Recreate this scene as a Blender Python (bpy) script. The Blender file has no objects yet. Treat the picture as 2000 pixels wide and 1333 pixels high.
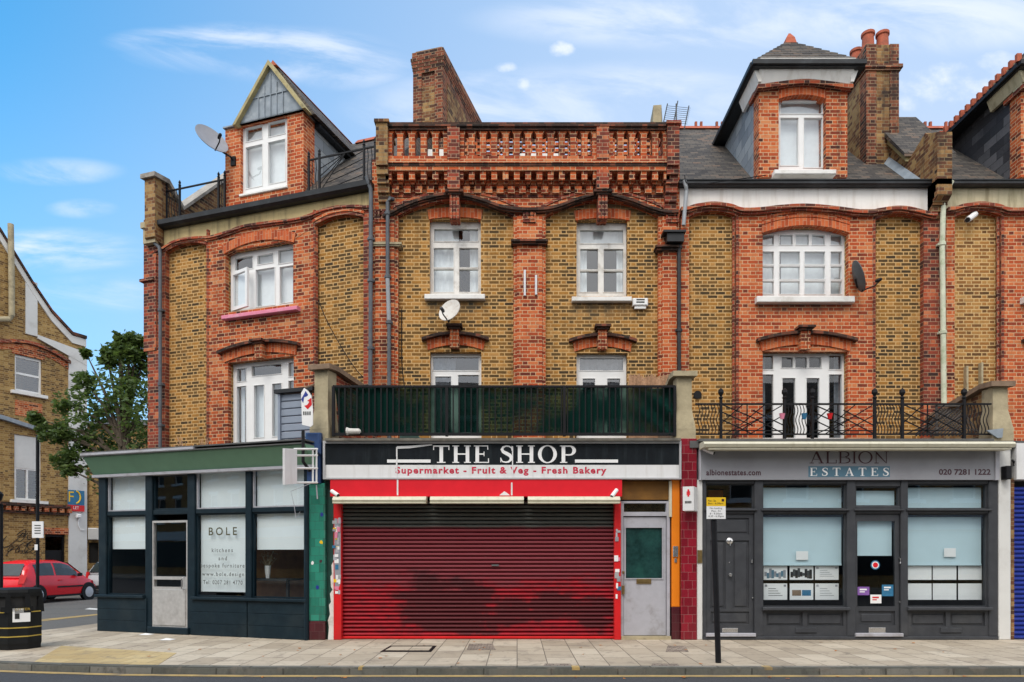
import bpy, bmesh, math, random
from mathutils import Vector, Matrix
random.seed(7)
S = bpy.context.scene
COL = S.collection
rad = math.radians
# ---------------------------------------------------------------- camera (measured from the photograph)
F_, CX, CY, CH = 1350., 1010., 1086., 1.49       # focal length, vanishing point, horizon (photo pixels); eye height in metres
cd = bpy.data.cameras.new("camera"); cam = bpy.data.objects.new("camera", cd); COL.objects.link(cam)
cam.location = (0, 0, CH); cam.rotation_euler = (rad(90), 0, 0)
cd.sensor_width = 36; cd.lens = 36*F_/2000
cd.shift_x = -(CX-1000)/2000; cd.shift_y = (CY-666.5)/2000
cd.clip_start = .05; cd.clip_end = 3000
S.camera = cam
S.view_settings.view_transform = 'Standard'; S.view_settings.look = 'None'
S.view_settings.exposure = 0.5; S.view_settings.gamma = 1

def nd(nt, typ, ins=None, **at):
    n = nt.nodes.new(typ)
    for k, v in at.items(): setattr(n, k, v)
    for k, v in (ins or {}).items():
        s = n.inputs[k]
        if isinstance(v, bpy.types.NodeSocket): nt.links.new(v, s)
        else: s.default_value = v
    return n
def mt(nt, op, a, b=0., c=0., clamp=False):
    return nd(nt, 'ShaderNodeMath', {0: a, 1: b, 2: c}, operation=op, use_clamp=clamp).outputs[0]
def mix(nt, f, a, b, bt='MIX'):
    n = nt.nodes.new('ShaderNodeMix'); n.data_type = 'RGBA'; n.blend_type = bt
    for i, v in ((0, f), (6, a), (7, b)):
        if isinstance(v, bpy.types.NodeSocket): nt.links.new(v, n.inputs[i])
        else: n.inputs[i].default_value = v if i == 0 or len(v) == 4 else (*v, 1)
    return n.outputs[2]
def sstep(nt, x, a, b, lo=0., hi=1.):
    return nd(nt, 'ShaderNodeMapRange', {0: x, 1: a, 2: b, 3: lo, 4: hi}, interpolation_type='SMOOTHSTEP').outputs[0]
def ramp(nt, f, cols):
    n = nd(nt, 'ShaderNodeValToRGB', {0: f}); e = n.color_ramp.elements
    while len(e) < len(cols): e.new(.5)
    for i, (p, c) in enumerate(cols): e[i].position = p; e[i].color = (*c, 1)
    return n.outputs[0]

# ---------------------------------------------------------------- sky and sun
SUN_EL, SUN_AZ = 52, 200          # azimuth clockwise from +Y
w = bpy.data.worlds.new("World"); S.world = w; w.use_nodes = True
nt = w.node_tree; nt.nodes.clear()
sky = nd(nt, 'ShaderNodeTexSky', sky_type='NISHITA', sun_disc=False, sun_elevation=rad(SUN_EL), sun_rotation=rad(SUN_AZ),
         air_density=1.0, dust_density=.6, ozone_density=2.5, altitude=60)
tc = nd(nt, 'ShaderNodeTexCoord'); sp = nd(nt, 'ShaderNodeSeparateXYZ', {0: tc.outputs['Generated']})
X, Y, Z = sp.outputs
skyc = mix(nt, 1., sky.outputs[0], (.40, 2.05, 2.45), 'MULTIPLY')
Yp = mt(nt, 'MAXIMUM', Y, .05)
u = mt(nt, 'DIVIDE', X, Yp); v = mt(nt, 'DIVIDE', Z, Yp)
# milky brightening of the blue towards the right-hand side and the horizon
haz = mt(nt, 'ADD', sstep(nt, u, -.95, .40, 0, .80), sstep(nt, v, .85, .15, .06, .52), clamp=True)
skyc = mix(nt, haz, skyc, (4.7, 6.0, 8.1))
uv = nd(nt, 'ShaderNodeCombineXYZ', {0: mt(nt, 'MULTIPLY', mt(nt, 'ADD', u, mt(nt, 'MULTIPLY', v, -.55)), 2.0), 1: mt(nt, 'MULTIPLY', mt(nt, 'ADD', v, mt(nt, 'MULTIPLY', u, .18)), 8.)})
nz = nd(nt, 'ShaderNodeTexNoise', {'Vector': uv.outputs[0], 'Scale': 1.6, 'Detail': 7., 'Roughness': .62, 'Distortion': .6}).outputs[0]
uv2 = nd(nt, 'ShaderNodeCombineXYZ', {0: mt(nt, 'MULTIPLY', u, 13.), 1: mt(nt, 'MULTIPLY', v, 17.)})
nz2 = nd(nt, 'ShaderNodeTexNoise', {'Vector': uv2.outputs[0], 'Scale': 1.4, 'Detail': 6., 'Roughness': .6}).outputs[0]
cl = None
for (px, py, a, b, k, puff) in ((335, 82, 130, 30, .5, 0), (440, 95, 200, 50, .68, 0), (575, 108, 200, 56, .68, 0), (680, 128, 130, 50, .45, 0), (110, 335, 130, 28, .5, 0), (100, 490, 190, 45, .75, 0), (190, 575, 150, 40, .5, 0),
                          (160, 408, 70, 20, .4, 0), (1010, 215, 330, 90, .55, 0), (1350, 40, 420, 60, .6, 0), (1800, 40, 330, 70, .7, 0), (1250, 190, 260, 70, .5, 0),
                          (1850, 165, 120, 42, .9, 1), (1765, 200, 40, 20, .8, 1), (1100, 95, 25, 17, 1.0, 1), (1032, 167, 25, 16, 1.0, 1), (990, 132, 24, 11, .7, 1), (1960, 130, 60, 30, .6, 1)):
    e = mt(nt, 'ADD', mt(nt, 'POWER', mt(nt, 'ABSOLUTE', mt(nt, 'DIVIDE', mt(nt, 'SUBTRACT', u, (px-CX)/F_), a/F_)), 2.),
           mt(nt, 'POWER', mt(nt, 'ABSOLUTE', mt(nt, 'DIVIDE', mt(nt, 'SUBTRACT', v, (CY-py)/F_), b/F_)), 2.))
    if puff: m = mt(nt, 'MULTIPLY', sstep(nt, mt(nt, 'ADD', e, mt(nt, 'MULTIPLY', mt(nt, 'SUBTRACT', nz2, .5), 5.0)), 1.1, -1.3), k)
    else: m = mt(nt, 'MULTIPLY', mt(nt, 'MULTIPLY', sstep(nt, e, 1.3, .0), k), sstep(nt, nz, .36, .68))
    cl = m if cl is None else mt(nt, 'MAXIMUM', cl, m)
front = sstep(nt, Y, .15, .35)
cl = mt(nt, 'MULTIPLY', cl, front)
skyc = mix(nt, cl, skyc, (8.2, 8.6, 9.4))
# broken white cloud cover behind and above the camera
bn = nd(nt, 'ShaderNodeTexNoise', {'Vector': tc.outputs['Generated'], 'Scale': 2.6, 'Detail': 6., 'Roughness': .55}).outputs[0]
back = mt(nt, 'MULTIPLY', sstep(nt, Y, .35, -.25), sstep(nt, bn, .25, .55, .72, 1.))
skyc = mix(nt, back, skyc, mix(nt, sstep(nt, bn, .35, .75), (10.5, 10.6, 11.), (15., 14.8, 14.6)))
# below the horizon: grey street colour
skyc = mix(nt, sstep(nt, Z, 0., -.08), skyc, (3.0, 2.9, 2.8))
bg = nd(nt, 'ShaderNodeBackground', {0: skyc, 1: .088})
nt.links.new(bg.outputs[0], nd(nt, 'ShaderNodeOutputWorld').inputs[0])
sd = bpy.data.lights.new("sun", 'SUN'); sun = bpy.data.objects.new("sun", sd); COL.objects.link(sun)
sd.energy = 1.3; sd.angle = rad(24); sd.color = (1, .95, .88)
el, az = rad(SUN_EL), rad(SUN_AZ)
sdir = Vector((math.sin(az)*math.cos(el), math.cos(az)*math.cos(el), math.sin(el)))
sun.rotation_euler = sdir.to_track_quat('Z', 'Y').to_euler(); sun.location = sdir*60

# ---------------------------------------------------------------- frames: local x along a facade, y back into the building, z up
class Fr:
    def __init__(s, ox, oy, a=0.): s.ox, s.oy, s.a, s.c, s.s = ox, oy, a, math.cos(a), math.sin(a)
    def p(s, px, py, c=0.):
        dx, dz = (px-CX)/F_, -(py-CY)/F_
        cy = s.ox*s.s - s.oy*s.c; cx = -s.ox*s.c - s.oy*s.s
        ex = dx*s.c + s.s; ey = -dx*s.s + s.c
        t = (c-cy)/ey
        return cx+t*ex, CH+t*dz
    def x(s, px, c=0.): return s.p(px, 0, c)[0]
    def z(s, py, c=0., ref=CX): return s.p(ref, py, c)[1]
    def rect(s, c, l, r, t, b, ref=None):
        ref = (l+r)/2 if ref is None else ref
        return (s.x(l, c), s.x(r, c), s.z(b, c, ref), s.z(t, c, ref))
    def w(s, x, y, z): return (s.ox+x*s.c-y*s.s, s.oy+x*s.s+y*s.c, z)
FD, UD = 12.3, 14.4
M = Fr(0, UD)                       # upper facades facing the camera
G = Fr(0, FD)                       # shop fronts facing the camera
LA = -math.atan2(1, 3.02)
L = Fr(-2.955, UD, LA)              # upper facade of the turned left house
B = Fr(-3.73, 12.27, LA)            # its shop front
W0 = Fr(0, 0)

# ---------------------------------------------------------------- mesh builder
class MB:
    def __init__(s): s.v, s.f, s.mi, s.m = [], [], [], 0
    def add(s, vs, fs):
        o = len(s.v); s.v += [tuple(q) for q in vs]
        for f in fs: s.f.append([o+i for i in f]); s.mi.append(s.m)
        return s
    def box(s, x0, x1, y0, y1, z0, z1):
        x0, x1 = min(x0, x1), max(x0, x1); y0, y1 = min(y0, y1), max(y0, y1); z0, z1 = min(z0, z1), max(z0, z1)
        return s.add([(x0,y0,z0),(x1,y0,z0),(x1,y1,z0),(x0,y1,z0),(x0,y0,z1),(x1,y0,z1),(x1,y1,z1),(x0,y1,z1)],
              [(0,3,2,1),(4,5,6,7),(0,1,5,4),(1,2,6,5),(2,3,7,6),(3,0,4,7)])
    def bbox(s, x0, x1, y0, y1, z0, z1, b=.01):      # box with chamfered front edges
        return s.loft([[(x0+b,z0+b),(x1-b,z0+b),(x1-b,z1-b),(x0+b,z1-b)],[(x0,z0),(x1,z0),(x1,z1),(x0,z1)],[(x0,z0),(x1,z0),(x1,z1),(x0,z1)]],[y0,y0+b,y1])
    def loft(s, rings, ys):                         # rings in xz at given y
        n = len(rings[0]); vs = [(x, y, z) for r, y in zip(rings, ys) for x, z in r]; fs = [tuple(range(n))]
        for k in range(len(rings)-1):
            for i in range(n): j = (i+1) % n; fs.append((k*n+i, k*n+j, k*n+n+j, k*n+n+i))
        fs.append(tuple(range((len(rings)-1)*n, len(rings)*n)))
        return s.add(vs, fs)
    def rings(s, R, cap=True):                      # general loft of 3-D rings
        n = len(R[0]); fs = []
        for k in range(len(R)-1):
            for i in range(n): j = (i+1) % n; fs.append((k*n+i, k*n+j, k*n+n+j, k*n+n+i))
        if cap: fs += [tuple(range(n)), tuple(range((len(R)-1)*n, len(R)*n))]
        return s.add([q for r in R for q in r], fs)
    def prism(s, poly, y0, y1): return s.loft([poly, poly], [y0, y1])
    def prismx(s, poly, x0, x1):                    # poly in yz extruded along x
        return s.rings([[(x0, y, z) for y, z in poly], [(x1, y, z) for y, z in poly]])
    def prismz(s, poly, z0, z1):
        return s.rings([[(x, y, z0) for x, y in poly], [(x, y, z1) for x, y in poly]])
    def ribbon(s, top, bot, y0, y1):                # strip between two polylines in xz, extruded in y
        n = len(top); vs = []
        for (a, b), (c, d) in zip(top, bot): vs += [(a,y0,b),(c,y0,d),(c,y1,d),(a,y1,b)]
        fs = [(0,1,2,3), (4*n-4,4*n-3,4*n-2,4*n-1)]
        for i in range(n-1):
            for k in range(4): l = (k+1) % 4; fs.append((4*i+k, 4*i+l, 4*i+4+l, 4*i+4+k))
        return s.add(vs, fs)
    def hood(s, pts, h, y0, y1): return s.ribbon(pts, [(x, z-h) for x, z in pts], y0, y1)
    def tube(s, path, r, n=10, cap=True):
        P = [Vector(q) for q in path]; R = []
        rr = r if isinstance(r, (list, tuple)) else [r]*len(P)
        up = Vector((.12, .31, .94)).normalized()
        for i, q in enumerate(P):
            d = (P[min(i+1, len(P)-1)]-P[max(i-1, 0)]).normalized()
            a = d.cross(up)
            if a.length < .05: a = d.cross(Vector((1, 0, 0)))
            a.normalize(); b = d.cross(a)
            R.append([q+(a*math.cos(2*math.pi*k/n)+b*math.sin(2*math.pi*k/n))*rr[i] for k in range(n)])
        return s.rings(R, cap)
    def lathe(s, prof, c, axis='z', n=16):
        R = []
        for r, h in prof:
            ring = []
            for k in range(n):
                a = 2*math.pi*k/n; p, q = r*math.cos(a), r*math.sin(a)
                ring.append((c[0]+p, c[1]+q, c[2]+h) if axis == 'z' else (c[0]+p, c[1]+h, c[2]+q) if axis == 'y' else (c[0]+h, c[1]+p, c[2]+q))
            R.append(ring)
        return s.rings(R)
    def quad(s, *q): return s.add(q, [tuple(range(len(q)))])
    def holes(s, x0, x1, z0, z1, hs, y0, y1):       # slab with rectangular openings
        e = 1e-5
        xs = sorted({x0, x1, *[min(max(h[i], x0), x1) for h in hs for i in (0, 1)]}); zs = sorted({z0, z1, *[min(max(h[i], z0), z1) for h in hs for i in (2, 3)]})
        xs = [q for i, q in enumerate(xs) if i == 0 or q-xs[i-1] > e]; zs = [q for i, q in enumerate(zs) if i == 0 or q-zs[i-1] > e]
        nx, nz_ = len(xs)-1, len(zs)-1
        def solid(i, k):
            if not (0 <= i < nx and 0 <= k < nz_): return False
            cx, cz = (xs[i]+xs[i+1])/2, (zs[k]+zs[k+1])/2
            return not any(h[0] < cx < h[1] and h[2] < cz < h[3] for h in hs)
        for i in range(nx):
            for k in range(nz_):
                if not solid(i, k): continue
                a, b, c, d = xs[i], xs[i+1], zs[k], zs[k+1]
                s.quad((a,y0,c),(b,y0,c),(b,y0,d),(a,y0,d)); s.quad((a,y1,c),(a,y1,d),(b,y1,d),(b,y1,c))
                if not solid(i-1, k): s.quad((a,y0,c),(a,y0,d),(a,y1,d),(a,y1,c))
                if not solid(i+1, k): s.quad((b,y0,c),(b,y1,c),(b,y1,d),(b,y0,d))
                if not solid(i, k-1): s.quad((a,y0,c),(a,y1,c),(b,y1,c),(b,y0,c))
                if not solid(i, k+1): s.quad((a,y0,d),(b,y0,d),(b,y1,d),(a,y1,d))
        return s
    def xf(s, m, start=0):
        for i in range(start, len(s.v)): s.v[i] = tuple(m @ Vector(s.v[i]))
        return s

def build(name, mb, mats, off=(0, 0, 0), smooth=False):
    me = bpy.data.meshes.new(name)
    me.from_pydata([(x-off[0], y-off[1], z-off[2]) for x, y, z in mb.v], [], mb.f)
    mats = mats if isinstance(mats, (list, tuple)) else [mats]
    for m in mats: me.materials.append(m)
    if len(mats) > 1: me.polygons.foreach_set('material_index', mb.mi)
    bm = bmesh.new(); bm.from_mesh(me)
    bmesh.ops.remove_doubles(bm, verts=bm.verts, dist=1e-5)
    bmesh.ops.recalc_face_normals(bm, faces=bm.faces)
    bm.to_mesh(me); bm.free()
    if smooth:
        me.polygons.foreach_set('use_smooth', [True]*len(me.polygons))
        try: me.set_sharp_from_angle(angle=rad(40))
        except Exception: pass
    o = bpy.data.objects.new(name, me); COL.objects.link(o)
    return o
def tag(o, label=None, cat=None, group=None, kind=None):
    for k, q in (('label', label), ('category', cat), ('group', group), ('kind', kind)):
        if q: o[k] = q
    return o
class Thing:
    def __init__(s, name, label, cat, fr, base, group=None):
        s.e = bpy.data.objects.new(name, None); COL.objects.link(s.e); s.e.empty_display_size = .2
        s.e.location = fr.w(*base); s.e.rotation_euler = (0, 0, fr.a); s.base = base; s.fr = fr
        tag(s.e, label, cat, group)
    def part(s, name, mb, mats, parent=None, label=None, smooth=False):
        o = build(name, mb, mats, s.base, smooth); o.parent = parent or s.e
        if label: o['label'] = label
        return o
def solo(name, label, cat, fr, mb, mats, group=None, smooth=False, kind=None):
    lo = [min(q[i] for q in mb.v) for i in range(3)]; hi = [max(q[i] for q in mb.v) for i in range(3)]
    base = ((lo[0]+hi[0])/2, (lo[1]+hi[1])/2, lo[2])
    o = build(name, mb, mats, base, smooth); o.location = fr.w(*base); o.rotation_euler = (0, 0, fr.a)
    return tag(o, label, cat, group, kind)
def struct(name, mb, mats, smooth=False):
    o = build(name, mb, mats, (0, 0, 0), smooth); o['kind'] = 'structure'; return o
def copy_thing(root, loc, rz=None, label=None):
    def rec(o, par):
        c = o.copy(); COL.objects.link(c)
        if par: c.parent = par
        for ch in list(o.children): rec(ch, c)
        return c
    r = rec(root, None); r.location = loc
    if rz is not None: r.rotation_euler = (0, 0, rz)
    if label: r['label'] = label
    return r

# ---------------------------------------------------------------- materials
def newmat(name):
    m = bpy.data.materials.new(name); m.use_nodes = True; nt = m.node_tree
    return m, nt, nt.nodes['Principled BSDF'], nd(nt, 'ShaderNodeTexCoord')
def sc(c, k): return tuple(min(1, q*k) for q in c)
def pm(name, col, rough=.5, var=.12, scale=5., metal=0., bump=0., dirt=None, dirtk=.5, streak=False, spec=.4, dscale=1.5):
    m, nt, bs, tc = newmat(name); oc = tc.outputs['Object']
    n = nd(nt, 'ShaderNodeTexNoise', {'Vector': oc, 'Scale': scale, 'Detail': 6., 'Roughness': .6}).outputs[0]
    c = ramp(nt, n, [(.3, sc(col, 1-var)), (.7, sc(col, 1+var))])
    if dirt:
        vec = nd(nt, 'ShaderNodeMapping', {0: oc, 3: (5, 5, .45) if streak else (1, 1, 1)}).outputs[0]
        d = nd(nt, 'ShaderNodeTexNoise', {'Vector': vec, 'Scale': dscale, 'Detail': 7., 'Roughness': .65}).outputs[0]
        c = mix(nt, sstep(nt, d, .48, .72, 0, dirtk), c, dirt)
    nt.links.new(c, bs.inputs['Base Color'])
    bs.inputs['Roughness'].default_value = rough; bs.inputs['Metallic'].default_value = metal
    bs.inputs['Specular IOR Level'].default_value = spec
    if bump:
        b = nd(nt, 'ShaderNodeTexNoise', {'Vector': oc, 'Scale': scale*6, 'Detail': 5.}).outputs[0]
        nt.links.new(nd(nt, 'ShaderNodeBump', {'Strength': bump, 'Distance': .01, 'Height': b}).outputs[0], bs.inputs['Normal'])
    return m
def brick(name, cols, mortar, bw=.215, bh=.075, mw=.011, vert=False, soot=.35, sootc=(.035, .024, .02), half=.5, rough=.88, bump=.5, patch=None, sc_=1.1, mvar=.25, spec=.25, s0=.5, s1=.7, spots=0, stains=()):
    """Flemish-bond masonry in metres: stretchers and headers with their own random tone."""
    m, nt, bs, tc = newmat(name); oc = tc.outputs['Object']
    x, y, z = nd(nt, 'ShaderNodeSeparateXYZ', {0: oc}).outputs
    a, b, c = nd(nt, 'ShaderNodeSeparateXYZ', {0: tc.outputs['Normal']}).outputs
    def sel(f, p, q): return mt(nt, 'ADD', mt(nt, 'MULTIPLY', p, mt(nt, 'SUBTRACT', 1., f)), mt(nt, 'MULTIPLY', q, f))
    isx = mt(nt, 'GREATER_THAN', mt(nt, 'ABSOLUTE', a), .7); isz = mt(nt, 'GREATER_THAN', mt(nt, 'ABSOLUTE', c), .85)
    u = sel(isx, x, y); v = sel(isz, z, y)
    if vert: u, v = v, u
    wob = nd(nt, 'ShaderNodeTexNoise', {'Vector': oc, 'Scale': 9., 'Detail': 2.}).outputs[0]
    u = mt(nt, 'ADD', u, mt(nt, 'MULTIPLY', mt(nt, 'SUBTRACT', wob, .5), .012)); v = mt(nt, 'ADD', v, mt(nt, 'MULTIPLY', mt(nt, 'SUBTRACT', wob, .5), .008))
    vv = mt(nt, 'DIVIDE', v, bh); row = mt(nt, 'FLOOR', vv); fv = mt(nt, 'SUBTRACT', vv, row)
    P = bw*(1+half); k = 1/(1+half)
    par = mt(nt, 'FLOORED_MODULO', row, 2.)
    uu = mt(nt, 'ADD', mt(nt, 'DIVIDE', u, P), mt(nt, 'MULTIPLY', par, .5 if half < .9 else .25)); cell = mt(nt, 'FLOOR', uu); f = mt(nt, 'SUBTRACT', uu, cell)
    du = mt(nt, 'MULTIPLY', mt(nt, 'MINIMUM', mt(nt, 'MINIMUM', f, mt(nt, 'SUBTRACT', 1., f)), mt(nt, 'ABSOLUTE', mt(nt, 'SUBTRACT', f, k))), P)
    dv = mt(nt, 'MULTIPLY', mt(nt, 'MINIMUM', fv, mt(nt, 'SUBTRACT', 1., fv)), bh)
    msk = sstep(nt, mt(nt, 'MINIMUM', du, dv), mw*.35, mw*.62)
    idv = nd(nt, 'ShaderNodeCombineXYZ', {0: mt(nt, 'ADD', mt(nt, 'MULTIPLY', cell, 2.), mt(nt, 'GREATER_THAN', f, k)), 1: row, 2: isx})
    wn = nd(nt, 'ShaderNodeTexWhiteNoise', {'Vector': idv.outputs[0]}, noise_dimensions='3D').outputs['Value']
    fine = nd(nt, 'ShaderNodeTexNoise', {'Vector': oc, 'Scale': 22., 'Detail': 5., 'Roughness': .7}).outputs[0]
    big = nd(nt, 'ShaderNodeTexNoise', {'Vector': oc, 'Scale': .8, 'Detail': 4.}).outputs[0]
    t = mt(nt, 'ADD', mt(nt, 'ADD', mt(nt, 'MULTIPLY', wn, .95), mt(nt, 'MULTIPLY', mt(nt, 'SUBTRACT', fine, .5), .5)), mt(nt, 'ADD', mt(nt, 'MULTIPLY', mt(nt, 'SUBTRACT', big, .5), 1.05), .03))
    bc = ramp(nt, t, cols)
    mc = mix(nt, fine, sc(mortar, 1-mvar), sc(mortar, 1+mvar))
    col = mix(nt, msk, mc, bc)
    if patch: col = mix(nt, sstep(nt, big, .52, .62, 0, patch[1]), col, patch[0])
    vec = nd(nt, 'ShaderNodeMapping', {0: oc, 3: (1.6, 1.6, .8)}).outputs[0]
    sn = nd(nt, 'ShaderNodeTexNoise', {'Vector': vec, 'Scale': sc_, 'Detail': 8., 'Roughness': .7}).outputs[0]
    col = mix(nt, mt(nt, 'MULTIPLY', sstep(nt, sn, s0, s1), soot), col, sootc)
    st = nd(nt, 'ShaderNodeTexNoise', {'Vector': nd(nt, 'ShaderNodeMapping', {0: oc, 3: (4., 4., .22)}).outputs[0], 'Scale': 1.4, 'Detail': 5., 'Roughness': .6}).outputs[0]
    col = mix(nt, mt(nt, 'MULTIPLY', sstep(nt, st, .52, .74), soot*.7), col, sootc)
    for (sx0, sx1, szt, sl) in stains:
        k1 = mt(nt, 'MULTIPLY', sstep(nt, x, sx0-.12, sx0+.15), sstep(nt, x, sx1+.12, sx1-.15))
        k2 = mt(nt, 'MULTIPLY', sstep(nt, z, szt-sl, szt), mt(nt, 'LESS_THAN', z, szt+.02))
        col = mix(nt, mt(nt, 'MULTIPLY', mt(nt, 'MULTIPLY', k1, k2), sstep(nt, st, .30, .62, .15, .75)), col, (.085, .075, .055))
    if spots:
        vo = nd(nt, 'ShaderNodeTexVoronoi', {'Vector': oc, 'Scale': 5.5, 'Randomness': 1.}).outputs['Distance']
        col = mix(nt, sstep(nt, vo, .13, .09, 0, spots), col, (.10, .09, .08))
        vb = nd(nt, 'ShaderNodeTexNoise', {'Vector': oc, 'Scale': 2.3, 'Detail': 8., 'Roughness': .75, 'Distortion': .6}).outputs[0]
        col = mix(nt, sstep(nt, vb, .50, .70, 0, .70), col, (.17, .145, .12))
    nt.links.new(col, bs.inputs['Base Color']); bs.inputs['Roughness'].default_value = rough; bs.inputs['Specular IOR Level'].default_value = spec
    h = mt(nt, 'ADD', msk, mt(nt, 'MULTIPLY', fine, .5))
    nt.links.new(nd(nt, 'ShaderNodeBump', {'Strength': bump, 'Distance': .008, 'Height': h}).outputs[0], bs.inputs['Normal'])
    return m
def glassmat(name, refl=.16, tint=(.9, .94, .95), rough=.01, wave=.02):
    m = bpy.data.materials.new(name); m.use_nodes = True; nt = m.node_tree; nt.nodes.clear()
    tc = nd(nt, 'ShaderNodeTexCoord')
    n = nd(nt, 'ShaderNodeTexNoise', {'Vector': tc.outputs['Object'], 'Scale': 1.3, 'Detail': 1.}).outputs[0]
    bp = nd(nt, 'ShaderNodeBump', {'Strength': wave, 'Distance': .3, 'Height': n}).outputs[0]
    lw = nd(nt, 'ShaderNodeLayerWeight', {0: .5}).outputs['Facing']
    fr = mt(nt, 'MULTIPLY_ADD', mt(nt, 'POWER', lw, 5.), .9, .04)
    gl = nd(nt, 'ShaderNodeBsdfGlossy', {'Roughness': rough, 'Normal': bp, 'Color': (.95, .97, 1, 1)})
    tr = nd(nt, 'ShaderNodeBsdfTransparent', {0: (*tint, 1)})
    mx = nd(nt, 'ShaderNodeMixShader', {0: mt(nt, 'ADD', fr, refl-.04, clamp=True), 1: tr.outputs[0], 2: gl.outputs[0]})
    nt.links.new(mx.outputs[0], nd(nt, 'ShaderNodeOutputMaterial').inputs[0])
    return m

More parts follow.
